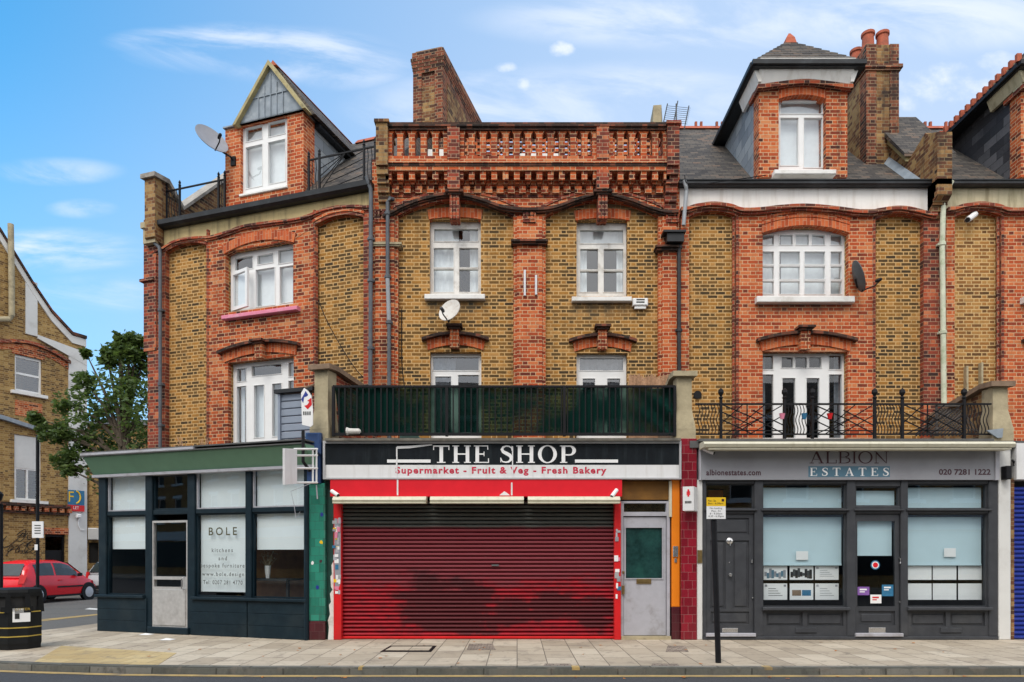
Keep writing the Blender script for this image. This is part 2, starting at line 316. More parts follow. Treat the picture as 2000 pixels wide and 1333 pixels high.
RED = [(.0, (.06, .02, .015)), (.2, (.19, .036, .017)), (.5, (.40, .072, .022)), (.8, (.53, .115, .032)), (1., (.58, .22, .09))]
RED2 = [(.0, (.14, .03, .018)), (.25, (.36, .06, .02)), (.6, (.50, .095, .028)), (1., (.60, .19, .07))]
DRED = [(.0, (.045, .022, .02)), (.3, (.13, .035, .025)), (.6, (.26, .05, .028)), (.88, (.42, .085, .035)), (1., (.50, .16, .07))]
YEL = [(.0, (.055, .036, .018)), (.28, (.13, .074, .024)), (.55, (.25, .122, .03)), (.82, (.38, .178, .038)), (1., (.46, .24, .075))]
MAT = dict(
 red=brick("red_brick", RED, (.56, .36, .21), mw=.014, soot=.45),
 redclean=brick("bright_red_brick", RED2, (.60, .38, .22), mw=.014, soot=.32),
 dred=brick("sooty_red_brick", DRED, (.40, .25, .16), soot=.45),
 yel=brick("yellow_stock_brick", YEL, (.58, .365, .155), mw=.021, soot=.35, sootc=(.06, .045, .025)),
 yel2=brick("orange_stock_brick", [(.0, (.10, .05, .02)), (.25, (.22, .10, .032)), (.6, (.36, .16, .042)), (1., (.48, .27, .09))], (.60, .40, .18), mw=.021, soot=.25, sootc=(.06, .045, .025)),
 chim=brick("chimney_brick", [(.0, (.05, .03, .02)), (.3, (.15, .06, .03)), (.6, (.26, .13, .05)), (1., (.38, .24, .10))], (.30, .23, .13), soot=.7),
 dchim=brick("sooty_chimney_brick", [(.0, (.035, .02, .018)), (.35, (.10, .035, .022)), (.7, (.22, .06, .03)), (1., (.32, .12, .06))], (.30, .21, .13), soot=.75, mw=.013),
 vous=brick("red_voussoir_brick", [(.0, (.30, .055, .02)), (.5, (.52, .10, .03)), (1., (.60, .17, .06))], (.50, .25, .15), bw=.23, bh=.075, vert=True, half=.98, soot=.3),
 soot=brick("soot_black_moulded_brick", [(.0, (.018, .014, .012)), (.5, (.05, .028, .022)), (.8, (.13, .05, .03)), (1., (.22, .07, .04))], (.09, .06, .045), soot=.5, sootc=(.015, .013, .012)),
 slate=brick("grey_brown_roof_slate", [(.0, (.045, .040, .038)), (.5, (.085, .075, .066)), (.85, (.13, .108, .088)), (1., (.16, .11, .08))], (.03, .028, .027), bw=.2, bh=.085, mw=.012, half=.98, soot=.5, sootc=(.13, .115, .095), rough=.75, bump=.8, spec=.3),
 slateg=brick("blue_grey_slate_hanging", [(.0, (.20, .23, .26)), (.5, (.27, .30, .33)), (1., (.34, .37, .39))], (.10, .11, .12), bw=.42, bh=.26, mw=.012, half=.98, soot=.2, sootc=(.2, .22, .22), rough=.55, bump=.5),
 slatek=brick("dark_slate_hanging", [(.0, (.025, .026, .03)), (.55, (.045, .046, .052)), (.75, (.09, .092, .10)), (1., (.13, .13, .14))], (.014, .014, .016), bw=.42, bh=.2, mw=.01, half=.98, soot=.1, rough=.5, bump=.5),
 rend=pm("white_render", (.80, .78, .74), .85, .05, 3, dirt=(.48, .42, .34), dirtk=.35, streak=True, bump=.15),
 cream=pm("stained_cream_render", (.50, .40, .20), .9, .15, 3, dirt=(.10, .085, .05), dirtk=.7, streak=True, bump=.25, dscale=1.0),
 cream2=pm("faded_cream_render", (.50, .45, .30), .9, .15, 3, dirt=(.18, .15, .08), dirtk=.6, streak=True, bump=.25),
 stone=pm("weathered_stone", (.40, .34, .22), .9, .18, 4, dirt=(.10, .085, .06), dirtk=.75, bump=.4, dscale=2.5),
 upvc=pm("white_window_plastic", (.80, .80, .79), .35, .03, 6),
 wpaint=pm("flaking_white_paint", (.76, .74, .70), .55, .08, 8, dirt=(.35, .30, .24), dirtk=.5, dscale=5),
 sillw=pm("white_painted_sill", (.78, .77, .74), .6, .05, 8, dirt=(.4, .36, .3), dirtk=.5, dscale=4),
 pink=pm("pink_painted_sill", (.72, .22, .33), .5, .08, 8, dirt=(.7, .45, .5), dirtk=.5, dscale=4),
 black=pm("black_painted_iron", (.010, .010, .012), .5, .2, 9, spec=.2),
 gutter=pm("black_gutter_paint", (.011, .013, .016), .5, .2, 6, dirt=(.06, .07, .08), dirtk=.5),
 pipeg=pm("grey_painted_pipe", (.085, .095, .11), .5, .15, 6, dirt=(.17, .18, .18), dirtk=.5),
 pipel=pm("pale_grey_pipe", (.30, .32, .34), .5, .15, 6, dirt=(.14, .15, .17), dirtk=.5),
 pipew=pm("mossy_white_pipe", (.58, .60, .46), .6, .15, 6, dirt=(.14, .24, .07), dirtk=.85, dscale=2.2),
 lead=pm("lead_sheet", (.24, .28, .32), .55, .18, 6, dirt=(.45, .48, .5), dirtk=.5, dscale=4),
 barge=pm("lichened_cream_board", (.40, .34, .17), .8, .2, 6, dirt=(.12, .10, .05), dirtk=.75, dscale=5),
 terr=pm("terracotta", (.40, .10, .05), .8, .2, 8, dirt=(.12, .055, .04), dirtk=.7, dscale=3),
 glass=glassmat("window_glass", .14, wave=.004), glassd=glassmat("shop_glass", .085, wave=.003), glassc=pm("car_glass", (.020, .032, .036), .06, .3, 3, spec=.6),
 net=pm("white_net_curtain", (.86, .87, .88), .9, .04, 9),
 curtd=pm("grey_curtain", (.20, .21, .24), .9, .3, 9),
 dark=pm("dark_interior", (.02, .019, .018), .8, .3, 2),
 flat=pm("flat_roof_felt", (.10, .10, .10), .9, .2, 3),
 grey=pm("anthracite_paint", (.050, .053, .060), .5, .12, 6, dirt=(.085, .085, .085), dirtk=.35, spec=.2),
 teal=pm("dark_teal_paint", (.006, .017, .026), .5, .2, 6, dirt=(.022, .032, .036), dirtk=.5, spec=.2),
 green=pm("sage_green_paint", (.15, .29, .19), .5, .05, 4, dirt=(.11, .22, .145), dirtk=.3),
 dkgreen=pm("dark_green_paint", (.02, .07, .055), .5, .2, 6),
 alu=pm("worn_aluminium", (.50, .49, .48), .45, .12, 14, metal=.4, dirt=(.32, .30, .29), dirtk=.5, dscale=6),
 whitep=pm("white_sign_panel", (.72, .72, .72), .4, .04, 5, dirt=(.5, .48, .44), dirtk=.5, streak=True),
 white=pm("white_paper", (.82, .82, .82), .6, .03, 5),
 letter=pm("white_lettering", (.82, .82, .82), .45, .03, 5),
 blind=pm("white_roller_blind", (.80, .84, .85), .8, .02, 4),
 blindb=pm("pale_blue_roller_blind", (.53, .68, .74), .75, .03, 3),
 signk=pm("black_sign_panel", (.007, .010, .013), .5, .3, 5, dirt=(.03, .04, .045), dirtk=.5, streak=True, spec=.15),
 reds=pm("red_sign_panel", (.68, .010, .022), .4, .08, 3),
 redt=pm("red_lettering", (.52, .015, .05), .5, .1, 6, dirt=(.7, .4, .42), dirtk=.5, dscale=20),
 redp=pm("red_gloss_paint", (.62, .012, .015), .4, .1, 4, dirt=(.35, .02, .02), dirtk=.5),
 sil=pm("silver_trim", (.55, .55, .56), .4, .06, 8, metal=.5),
 silp=pm("silver_grey_paint", (.41, .41, .45), .5, .06, 6, dirt=(.22, .205, .20), dirtk=.6, dscale=3.5),
 beige=pm("cream_awning_case", (.62, .59, .46), .45, .06, 6, dirt=(.35, .32, .2), dirtk=.4, streak=True),
 orange=pm("orange_gloss_paint", (.80, .22, .01), .35, .08, 3, dirt=(.6, .14, .01), dirtk=.5),
 brown=pm("brown_board", (.19, .085, .012), .6, .3, 3),
 brass=pm("aged_brass", (.34, .24, .10), .35, .2, 20, metal=.8),
 chrome=pm("brushed_chrome", (.62, .62, .62), .25, .1, 20, metal=.9),
 dishg=pm("grey_dish_paint", (.27, .28, .31), .5, .1, 6), dishw=pm("rusty_cream_dish", (.60, .58, .54), .5, .08, 9, dirt=(.38, .26, .17), dirtk=.5, dscale=7), dishk=pm("dark_dish_mesh", (.06, .065, .07), .5, .2, 20),
 conc=pm("kerb_stone", (.24, .23, .21), .9, .25, 14, dirt=(.09, .085, .08), dirtk=.6, dscale=3, bump=.4),
 asph=pm("asphalt", (.060, .060, .064), .9, .3, 60, dirt=(.10, .095, .09), dirtk=.5, dscale=.6, bump=.6),
 asph2=pm("worn_asphalt", (.13, .125, .115), .95, .25, 50, dirt=(.07, .07, .07), dirtk=.6, dscale=.7, bump=.5),
 yline=pm("worn_yellow_line", (.40, .28, .11), .9, .25, 12, dirt=(.12, .11, .10), dirtk=.85, dscale=3),
 signy=pm("yellow_sign_face", (.82, .52, .015), .45, .05, 6), ink=pm("black_ink", (.02, .02, .02), .6, .1, 6), olive=pm("olive_lettering", (.07, .068, .03), .6, .1, 6), greyt=pm("grey_lettering", (.06, .065, .065), .6, .1, 6),
 plum=pm("dark_plum_lettering", (.055, .018, .028), .5, .1, 6), blueb=pm("slate_blue_panel", (.085, .18, .25), .4, .06, 4),
 shed=pm("blue_grey_cladding", (.26, .30, .37), .6, .06, 5), blue=pm("blue_paint", (.02, .055, .16), .5, .2, 6), cobalt=pm("cobalt_blue_paint", (.015, .035, .26), .5, .15, 4),
 wood=pm("weathered_timber", (.22, .15, .10), .8, .25, 8), reed=pm("reed_screen", (.42, .25, .15), .9, .3, 30),
 bark=pm("tree_bark", (.09, .07, .05), .9, .3, 12, bump=.5),
 rubber=pm("black_rubber", (.015, .015, .015), .8, .2, 8), carred=pm("red_car_paint", (.78, .008, .02), .22, .04, 3, spec=.7), carsil=pm("silver_car_paint", (.42, .43, .45), .25, .04, 3, spec=.7), carblk=pm("black_plastic", (.010, .011, .012), .5, .2, 8, spec=.2),
 ggold=pm("gold_band", (.45, .32, .06), .4, .1, 8), leafb=pm("orange_leaf", (.42, .16, .04), .8, .3, 30), skin=pm("purple_sticker", (.22, .10, .36), .5, .1, 8), stkb=pm("blue_sticker", (.03, .16, .30), .5, .2, 20),
 wht=pm("whitewashed_wall", (.66, .66, .64), .85, .06, 3, dirt=(.35, .33, .30), dirtk=.5, bump=.15),
)
TILE = lambda n, c, j, **k: brick(n, [(0., sc(c, .7)), (.5, c), (1., sc(c, 1.25))], j, bw=.15, bh=.15, mw=.006, half=.98, soot=k.get('soot', .3), sootc=k.get('sootc', (.03, .02, .02)), rough=.22, bump=.15, spec=.5)
MAT['maroon'] = TILE("maroon_glazed_tile", (.22, .010, .022), (.30, .12, .12))
MAT['dmaroon'] = TILE("dark_maroon_tile", (.075, .012, .018), (.10, .05, .05))
MAT['tgreen'] = TILE("green_glazed_tile", (.03, .22, .155), (.04, .12, .09), soot=.75, sootc=(.035, .075, .06))
MAT['pave'] = brick("york_stone_slab", [(0., (.37, .31, .235)), (.5, (.46, .39, .30)), (1., (.54, .47, .37))], (.13, .11, .09), bw=.66, bh=.42, mw=.013, half=.98, vert=True, soot=.4, sootc=(.27, .22, .165), rough=.9, bump=.35, sc_=1.0, s0=.5, s1=.8, spots=.5)
MAT['tact'] = brick("buff_tactile_paving", [(0., (.42, .31, .15)), (1., (.54, .42, .22))], (.26, .19, .10), bw=.4, bh=.4, mw=.012, half=.98, soot=.5, sootc=(.36, .30, .2), rough=.9, spots=.35)
MAT['cobble'] = brick("small_setts", [(0., (.2, .16, .13)), (1., (.34, .28, .23))], (.12, .1, .08), bw=.1, bh=.1, mw=.012, half=.98, rough=.9)
# ================================================================ helpers for facades
def arc(x0, x1, zs, rise, n=18):
    return [(x0+(x1-x0)*i/n, zs+rise*(1-(2*i/n-1)**2)) for i in range(n+1)]
def smoothpath(pts, n=10):
    out = []
    P = [pts[0]]+list(pts)+[pts[-1]]
    for i in range(1, len(P)-2):
        for k in range(n):
            t = k/n; a, b, c, d = P[i-1], P[i], P[i+1], P[i+2]
            out.append(tuple(.5*(2*b[j]+(c[j]-a[j])*t+(2*a[j]-5*b[j]+4*c[j]-d[j])*t*t+(-a[j]+3*b[j]-3*c[j]+d[j])*t**3) for j in range(len(b))))
    return out+[tuple(pts[-1])]
def lintel(T, x0, x1, z0, h, rise, c, key=None, hoodh=.07, over=.1, name='window_arch', par=None):
    """segmental brick arch with optional black hood and keystone; z0 = springing"""
    a = arc(x0, x1, z0, rise); b = MB().ribbon([(x+(x-(x0+x1)/2)*.06, z+h) for x, z in a], a, c-.03, c+.25)
    o = T.part(name, b, MAT['vous'])
    if hoodh:
        hp = arc(x0-over, x1+over, z0+h+hoodh-.02, rise*1.15)
        T.part('hood_moulding', MB().hood(hp, hoodh, c-.13, c+.1), MAT['soot'], o)
    if key:
        kx, kw, kz0, kz1 = key
        k = MB()
        for i in range(3): k.box(kx-kw/2+i*kw/3+.006, kx-kw/2+(i+1)*kw/3-.006, c-.16, c+.1, kz0, kz1-.09)
        k.box(kx-kw/2, kx+kw/2, c-.13, c+.1, kz0+.02, kz1-.09)
        T.part('keystone', k, MAT['red'], o)
        T.part('keystone_cap', MB().box(kx-kw*.62, kx+kw*.62, c-.2, c+.1, kz1-.09, kz1-.045).box(kx-kw*.85, kx+kw*.85, c-.26, c+.1, kz1-.045, kz1), MAT['soot'], o)
    return o
def window(T, c, outer, glass, frame='upvc', pane='glass', curtain=None, cmat='net', sill=None, smat='sillw', name='window', d=.07, cover=None):
    x0, x1, z0, z1 = outer
    f = MB().holes(x0, x1, z0, z1, glass, c, c+d)
    for g in glass:                                   # slim glazing beads proud of the frame recess
        f.holes(g[0]-.012, g[1]+.012, g[2]-.012, g[3]+.012, [g], c-.012, c-.001)
    w = T.part(name, f, MAT[frame])
    p = MB()
    for g in glass: p.quad((g[0], c+d*.55, g[2]), (g[1], c+d*.55, g[2]), (g[1], c+d*.55, g[3]), (g[0], c+d*.55, g[3]))
    T.part('pane', p, MAT[pane], w)
    if curtain:
        for (a, b, q, r, wv) in curtain:
            n = max(2, int((b-a)/.02)); s = MB(); ph = random.random()*9
            for i in range(n):
                u0, u1 = a+(b-a)*i/n, a+(b-a)*(i+1)/n
                yf = lambda u: c+d+.10+wv*(math.sin(u*46+ph)+.6*math.sin(u*23+ph*2))
                s.quad((u0, yf(u0), q), (u1, yf(u1), q), (u1, yf(u1), r), (u0, yf(u0), r))
            T.part('curtain' if wv else 'blind', s, MAT[cmat], w, smooth=bool(wv))
    if sill:
        a, b, q, r, out = sill
        T.part('sill', MB().bbox(a, b, out, c+.02, q, r, .012), MAT[smat], w)
    return w
def shell(T, x0, x1, y0, y1, z0, z1, mat='chim', roofmat='flat', floors=()):
    s = MB().box(x0, x0+.2, y0, y1, z0, z1).box(x1-.2, x1, y0, y1, z0, z1).box(x0+.2, x1-.2, y1-.2, y1, z0, z1)
    T.part('rear_walls', s, MAT[mat])
    f = MB()
    for z in floors: f.box(x0+.2, x1-.2, y0, y1-.2, z-.1, z)
    f.box(x0+.2, x1-.2, y0+.0, y1-.2, z1-.12, z1)
    T.part('floor_slabs', f, MAT['dark'])

# ================================================================ MIDDLE HOUSE
T = Thing('terraced_house', 'yellow brick house with a brick balustrade along its flat roof, above the red shutter', 'house', M, (.38, 0, 3.4))
x, z = M.x, M.z
XL, XR = x(729), x(1325)
wins = [(x(839), x(939), z(585), z(429)), (x(1126), x(1225), z(579), z(431)), (x(840), x(940), z(860), z(688)), (x(1126), x(1225), z(860), z(690))]
st_ = [(x(a)-.38, x(b)-.38, z(c_)-3.4, .5) for a, b, c_ in ((829, 947, 585), (1117, 1234, 589))]+[(x(780)-.38, x(1003)-.38, z(398)-3.4, .45), (x(1065)-.38, x(1283)-.38, z(398)-3.4, .45)]
T.part('wall', MB().holes(XL, XR, 3.4, z(330), wins, 0, .25), brick("stained_yellow_brick", YEL, (.58, .365, .155), mw=.021, soot=.35, sootc=(.06, .045, .025), stains=st_))
shell(T, XL+.01, XR-.01, .25, 8, 3.4, 9.55, floors=(3.5, 6.45))
# pilasters
def pil(a, b, mat, z1=z(428), core=True, cc=-.11):
    q = MB().box(x(a), x(b), cc, .05, 3.4, z1)
    if core: q.box(x(a)+.07, x(b)-.07, cc-.045, cc, 3.4, z1-.02)
    return T.part('pilaster', q, MAT[mat])
pil(729.5, 779, 'red'); pil(1003, 1065, 'redclean'); pil(1284, 1324.5, 'redclean')
P1, P2 = (779, 1003), (1065, 1284)
bot = [(XL, z(428))]
for a, b in (P1, P2): bot += arc(x(a), x(b), z(428), z(398)-z(428), 24)
bot += [(XR, z(428))]
T.part('entablature', MB().ribbon([(q, z(318)) for q, _ in bot], bot, -.112, .04), MAT['redclean'])
for a, b in (P1, P2):
    for k, (o, t, cc, mm) in enumerate(((.0, .075, -.135, 'dred'), (.08, .07, -.165, 'red'), (.155, .05, -.18, 'dred'))):
        A = arc(x(a)-o*.6, x(b)+o*.6, z(428)+o*.9, z(398)-z(428), 24)
        T.part('arch_moulding', MB().ribbon([(p, q+t) for p, q in A], A, cc, -.05), MAT[mm])
hp = [(748, 420), (765, 412), (790, 399), (830, 385), (885, 376), (935, 386), (975, 400), (1012, 406), (1058, 406), (1092, 400), (1130, 386), (1177, 376), (1228, 387), (1268, 402), (1300, 411), (1325, 411)]
hp = smoothpath([(x(a, -.2), z(b, -.2)) for a, b in hp], 6)
T.part('string_course', MB().hood(hp, .055, -.23, -.08).hood([(p, q-.058) for p, q in hp], .03, -.19, -.08), MAT['soot'])
for a in (887.5, 1177.5):
    kx, kw = x(a, -.3), .2
    k = MB()
    for i in range(3): k.box(kx-kw/2+i*kw/3+.008, kx-kw/2+(i+1)*kw/3-.008, -.31, .0, z(427, -.3), z(380, -.3))
    k.box(kx-kw/2, kx+kw/2, -.28, .0, z(426, -.3), z(380, -.3))
    T.part('keystone', k, MAT['dred'])
    T.part('keystone_cap', MB().box(kx-.13, kx+.13, -.33, -.05, z(380, -.33), z(376, -.33)).box(kx-.185, kx+.185, -.37, -.05, z(376, -.33), z(371, -.33)), MAT['soot'])
for a in (744, 1034, 1313):
    q = MB(); cx_, cz_ = x(a, -.16), z(423, -.16)
    q.holes(cx_-.13, cx_+.13, cz_-.13, cz_+.13, [(cx_-.1, cx_+.1, cz_-.1, cz_+.1)], -.19, -.1)
    for i, k in ((-1, -1), (1, -1), (-1, 1), (1, 1)): q.lathe([(.048, -.165), (.045, -.18), (.02, -.195)], (cx_+i*.05, 0, cz_+k*.05), 'y', 10)
    T.part('rosette_tile', q, MAT['dred'])
for a, b, t, u_, mm in ((998, 1070, 470, 478, 'soot'), (722, 784, 473, 480, 'stone'), (1280, 1345, 481, 490, 'soot')):
    T.part('capital_band', MB().box(x(a, -.2), x(min(b, 1325), -.2), -.27 if mm == 'soot' else -.2, 0, z(t+4, -.2), z(t, -.2)).box(x(a+3, -.2), x(min(b-3, 1324), -.2), -.22 if mm == 'soot' else -.18, 0, z(u_, -.2), z(t+4, -.2)), MAT[mm])
# lintels
for a, b, t, s_ in ((838, 940, 426, 0), (1124, 1229, 428, 0)):
    lintel(T, x(a), x(b), z(t+4), .2, .05, -.0, None, 0)
lintel(T, x(836), x(944), z(685), .2, .11, 0, (x(887.5, -.15), .19, z(679, -.15), z(635, -.15)), .06, .12)
lintel(T, x(1122), x(1231), z(688), .2, .11, 0, (x(1177, -.15), .19, z(682, -.15), z(636, -.15)), .06, .12)
# windows
c = .13
def gl(l, r, t, b): return M.rect(c, l, r, t, b)
w1 = gl(836, 942, 434, 588)
window(T, c, w1, [gl(848, 934, 448, 472), gl(847, 886, 485, 523), gl(847, 886, 526.5, 571), gl(897, 934, 485, 523), gl(897, 934, 526.5, 571)], 'wpaint',
       curtain=[(x(846, .3), x(896, .3), z(580, .3), z(440, .3), .012), (x(918, .3), x(938, .3), z(580, .3), z(440, .3), .012)],
       sill=(x(829, -.1), x(947, -.1), z(585, -.1), z(575, -.1), -.12))
w2 = gl(1123, 1228, 436, 582)
window(T, c, w2, [gl(1133, 1217, 450, 476), gl(1133, 1168, 487, 527), gl(1133, 1168, 530.5, 571), gl(1179, 1217, 487, 527), gl(1179, 1217, 530.5, 571)], 'wpaint',
       curtain=[(x(1130, .3), x(1146, .3), z(580, .3), z(440, .3), .012), (x(1204, .3), x(1222, .3), z(580, .3), z(440, .3), .012), (x(1144, .4), x(1206, .4), z(482, .4), z(430, .4), .004)],
       sill=(x(1117, -.1), x(1234, -.1), z(589, -.1), z(580, -.1), -.12))
window(T, c, gl(837, 943, 684, 870), [gl(846, 935, 698, 724), gl(850, 881, 736, 845), gl(895, 935, 733, 845)], curtain=[(x(846, .3), x(890, .3), z(870, .3), z(690, .3), .014)], cmat='curtd', name='balcony_door')
window(T, c, gl(1124, 1228, 684, 870), [gl(1132, 1217, 700, 724), gl(1138, 1162, 740, 845), gl(1186, 1211, 740, 845)], curtain=[(x(1128, .3), x(1222, .3), z(870, .3), z(690, .3), .014)], cmat='curtd', name='balcony_door')
# dentil course and balustrade on the projecting plane
pc = -.36; X_, Z_ = (lambda q: x(q, pc)), (lambda q: z(q, pc))

for s0, s1, nn in ((758, 873, 5), (899, 1164, 12), (1190, 1303, 5)):
    st = (s1-s0)/nn
    for i in range(nn+1): T.part('dentil', MB().box(X_(s0+st*i-5.6), X_(s0+st*i+5.6), -.33, -.1, Z_(350), Z_(333)).box(X_(s0+st*i-4), X_(s0+st*i+4), -.26, -.1, Z_(354), Z_(350)), MAT['red'])
    for i in range(nn): T.part('lower_dentil', MB().box(X_(s0+st*(i+.5)-6.8), X_(s0+st*(i+.5)+6.8), -.2, -.1, Z_(369), Z_(356)), MAT['red'])
T.part('corbel_band', MB().box(X_(750), X_(1310), -.15, -.05, Z_(356), Z_(352)).box(X_(750), X_(1310), -.13, -.05, Z_(374), Z_(369)), MAT['dred'])
T.part('cornice', MB().box(X_(748), X_(1322), -.36, .1, Z_(333), Z_(325)).box(X_(748), X_(1322), -.40, .1, Z_(320), Z_(314)), MAT['redclean'])
T.part('drip_moulding', MB().box(X_(748), X_(1322), -.38, .1, Z_(325), Z_(320)), MAT['soot'])
T.part('plinth_rail', MB().box(X_(752), X_(1318), -.36, -.12, Z_(314), Z_(305)), MAT['redclean'])
T.part('coping', MB().box(X_(752), X_(1308), -.42, -.06, Z_(250), Z_(242.5)).box(X_(752), X_(1308), -.38, -.10, Z_(255), Z_(250)), MAT['soot'])
for s0, s1, nn in ((758, 873, 5), (899, 1164, 12), (1190, 1303, 5)):
    st = (s1-s0)/nn
    for i in range(nn+1):
        q = MB(); a = X_(s0+st*i); hw = .06 if 0 < i < nn else .075
        q.box(a-hw, a+hw, -.34, -.14, Z_(305), Z_(262))
        q.prism([(a-hw, Z_(262)), (a+hw, Z_(262)), (a+hw+.05, Z_(255)), (a-hw-.05, Z_(255))], -.34, -.14)
        T.part('baluster', q, MAT['red'])
for a, b in ((873, 899), (1164, 1190)):
    T.part('balustrade_pier', MB().box(X_(a+1), X_(b-1), -.41, -.08, Z_(313), Z_(243)).box(X_(a+1), X_(b-1), -.39, -.08, Z_(370), Z_(333)), MAT['dred'])
for a, b, t, mm in ((734, 757, 240, 'chim'), (1304, 1327, 243, 'dred')):
    q = MB().box(x(a, -.45), x(b, -.45), -.45, .3, z(322, -.45), z(t, -.45)).box(x(a, -.45)-.03, x(b, -.45)+.03, -.49, .34, z(t, -.45), z(t, -.45)+.06)
    for i in range(5): q.box(x(a, -.45)+.0, x(b, -.45), -.45+.06*(i+1), .3, z(322+(i+1)*15, -.45), z(322+i*15, -.45))
    T.part('end_pier', q, MAT[mm])
# flat roof, screen wall behind and roof walls
T.part('roof', MB().box(XL, XR, .1, 8, 9.55, 9.7), MAT['flat'])
scr = MB(); yS = 2.2; xs0, xs1 = x(903, yS), x(1305, yS); zz = 9.7; r = 0
while zz < z(268, yS):
    q = xs0 + (.11 if r % 2 else 0)
    while q < xs1-.1: scr.box(q, q+.14, yS, yS+.1, zz, zz+.068); q += .22
    zz += .075; r += 1
T.part('screen_wall', scr, MAT['red'])
T.part('screen_coping', MB().box(xs0, xs1, yS-.05, yS+.15, zz, zz+.06), MAT['soot'])
T.part('roof_hatch', MB().box(x(770, 2.5), x(895, 2.5), 2.5, 3.4, 9.7, z(292, 2.5)).box(x(1016, 1.6), x(1100, 1.6), 1.6, 2.0, 9.7, z(300, 1.6)), MAT['wpaint'])
# chimney stack along the party wall (turned with it)
CF = Fr(-2.62, 17.4, math.atan2(-(1378-1010), 1350)); zt = 14.15
q = MB().box(0, .23, 0, 3.4, 9.6, zt-.55).box(.58, .80, 0, 3.4, 9.6, zt-.55).box(.23, .58, .05, 3.35, 9.6, zt-.55)
for i in range(5): q.box(-.012*i, .80+.012*i, -.012*i, 3.4+.012*i, zt-.55+i*.075, zt-.55+(i+1)*.075)
q.box(-.02, .82, -.02, 3.42, zt-.175, zt-.02).box(.05, .75, .05, 3.3, zt-.02, zt+.05)
def xfm(mb, fr, to):
    out = []
    for (a, b, e) in mb.v:
        X0, Y0, Z0 = fr.w(a, b, e); dx, dy = X0-to.ox, Y0-to.oy
        out.append((dx*to.c+dy*to.s, -dx*to.s+dy*to.c, Z0))
    mb.v = out; return mb
xfm(q, CF, M)
ch = T.part('chimney', q, MAT['dchim'])
T.part('chimney_panel', xfm(MB().box(.225, .585, .02, .06, 9.6, zt-.9).box(.802, .815, .3, 3.2, 9.6, zt-.7), CF, M), MAT['chim'], ch)
T.part('chimney_pot_stub', xfm(MB().lathe([(.13, 0), (.13, .1), (.11, .14)], (.25, .5, zt+.04)).lathe([(.13, 0), (.13, .1), (.11, .14)], (.56, .9, zt+.04)), CF, M), MAT['terr'], ch)
MID = T

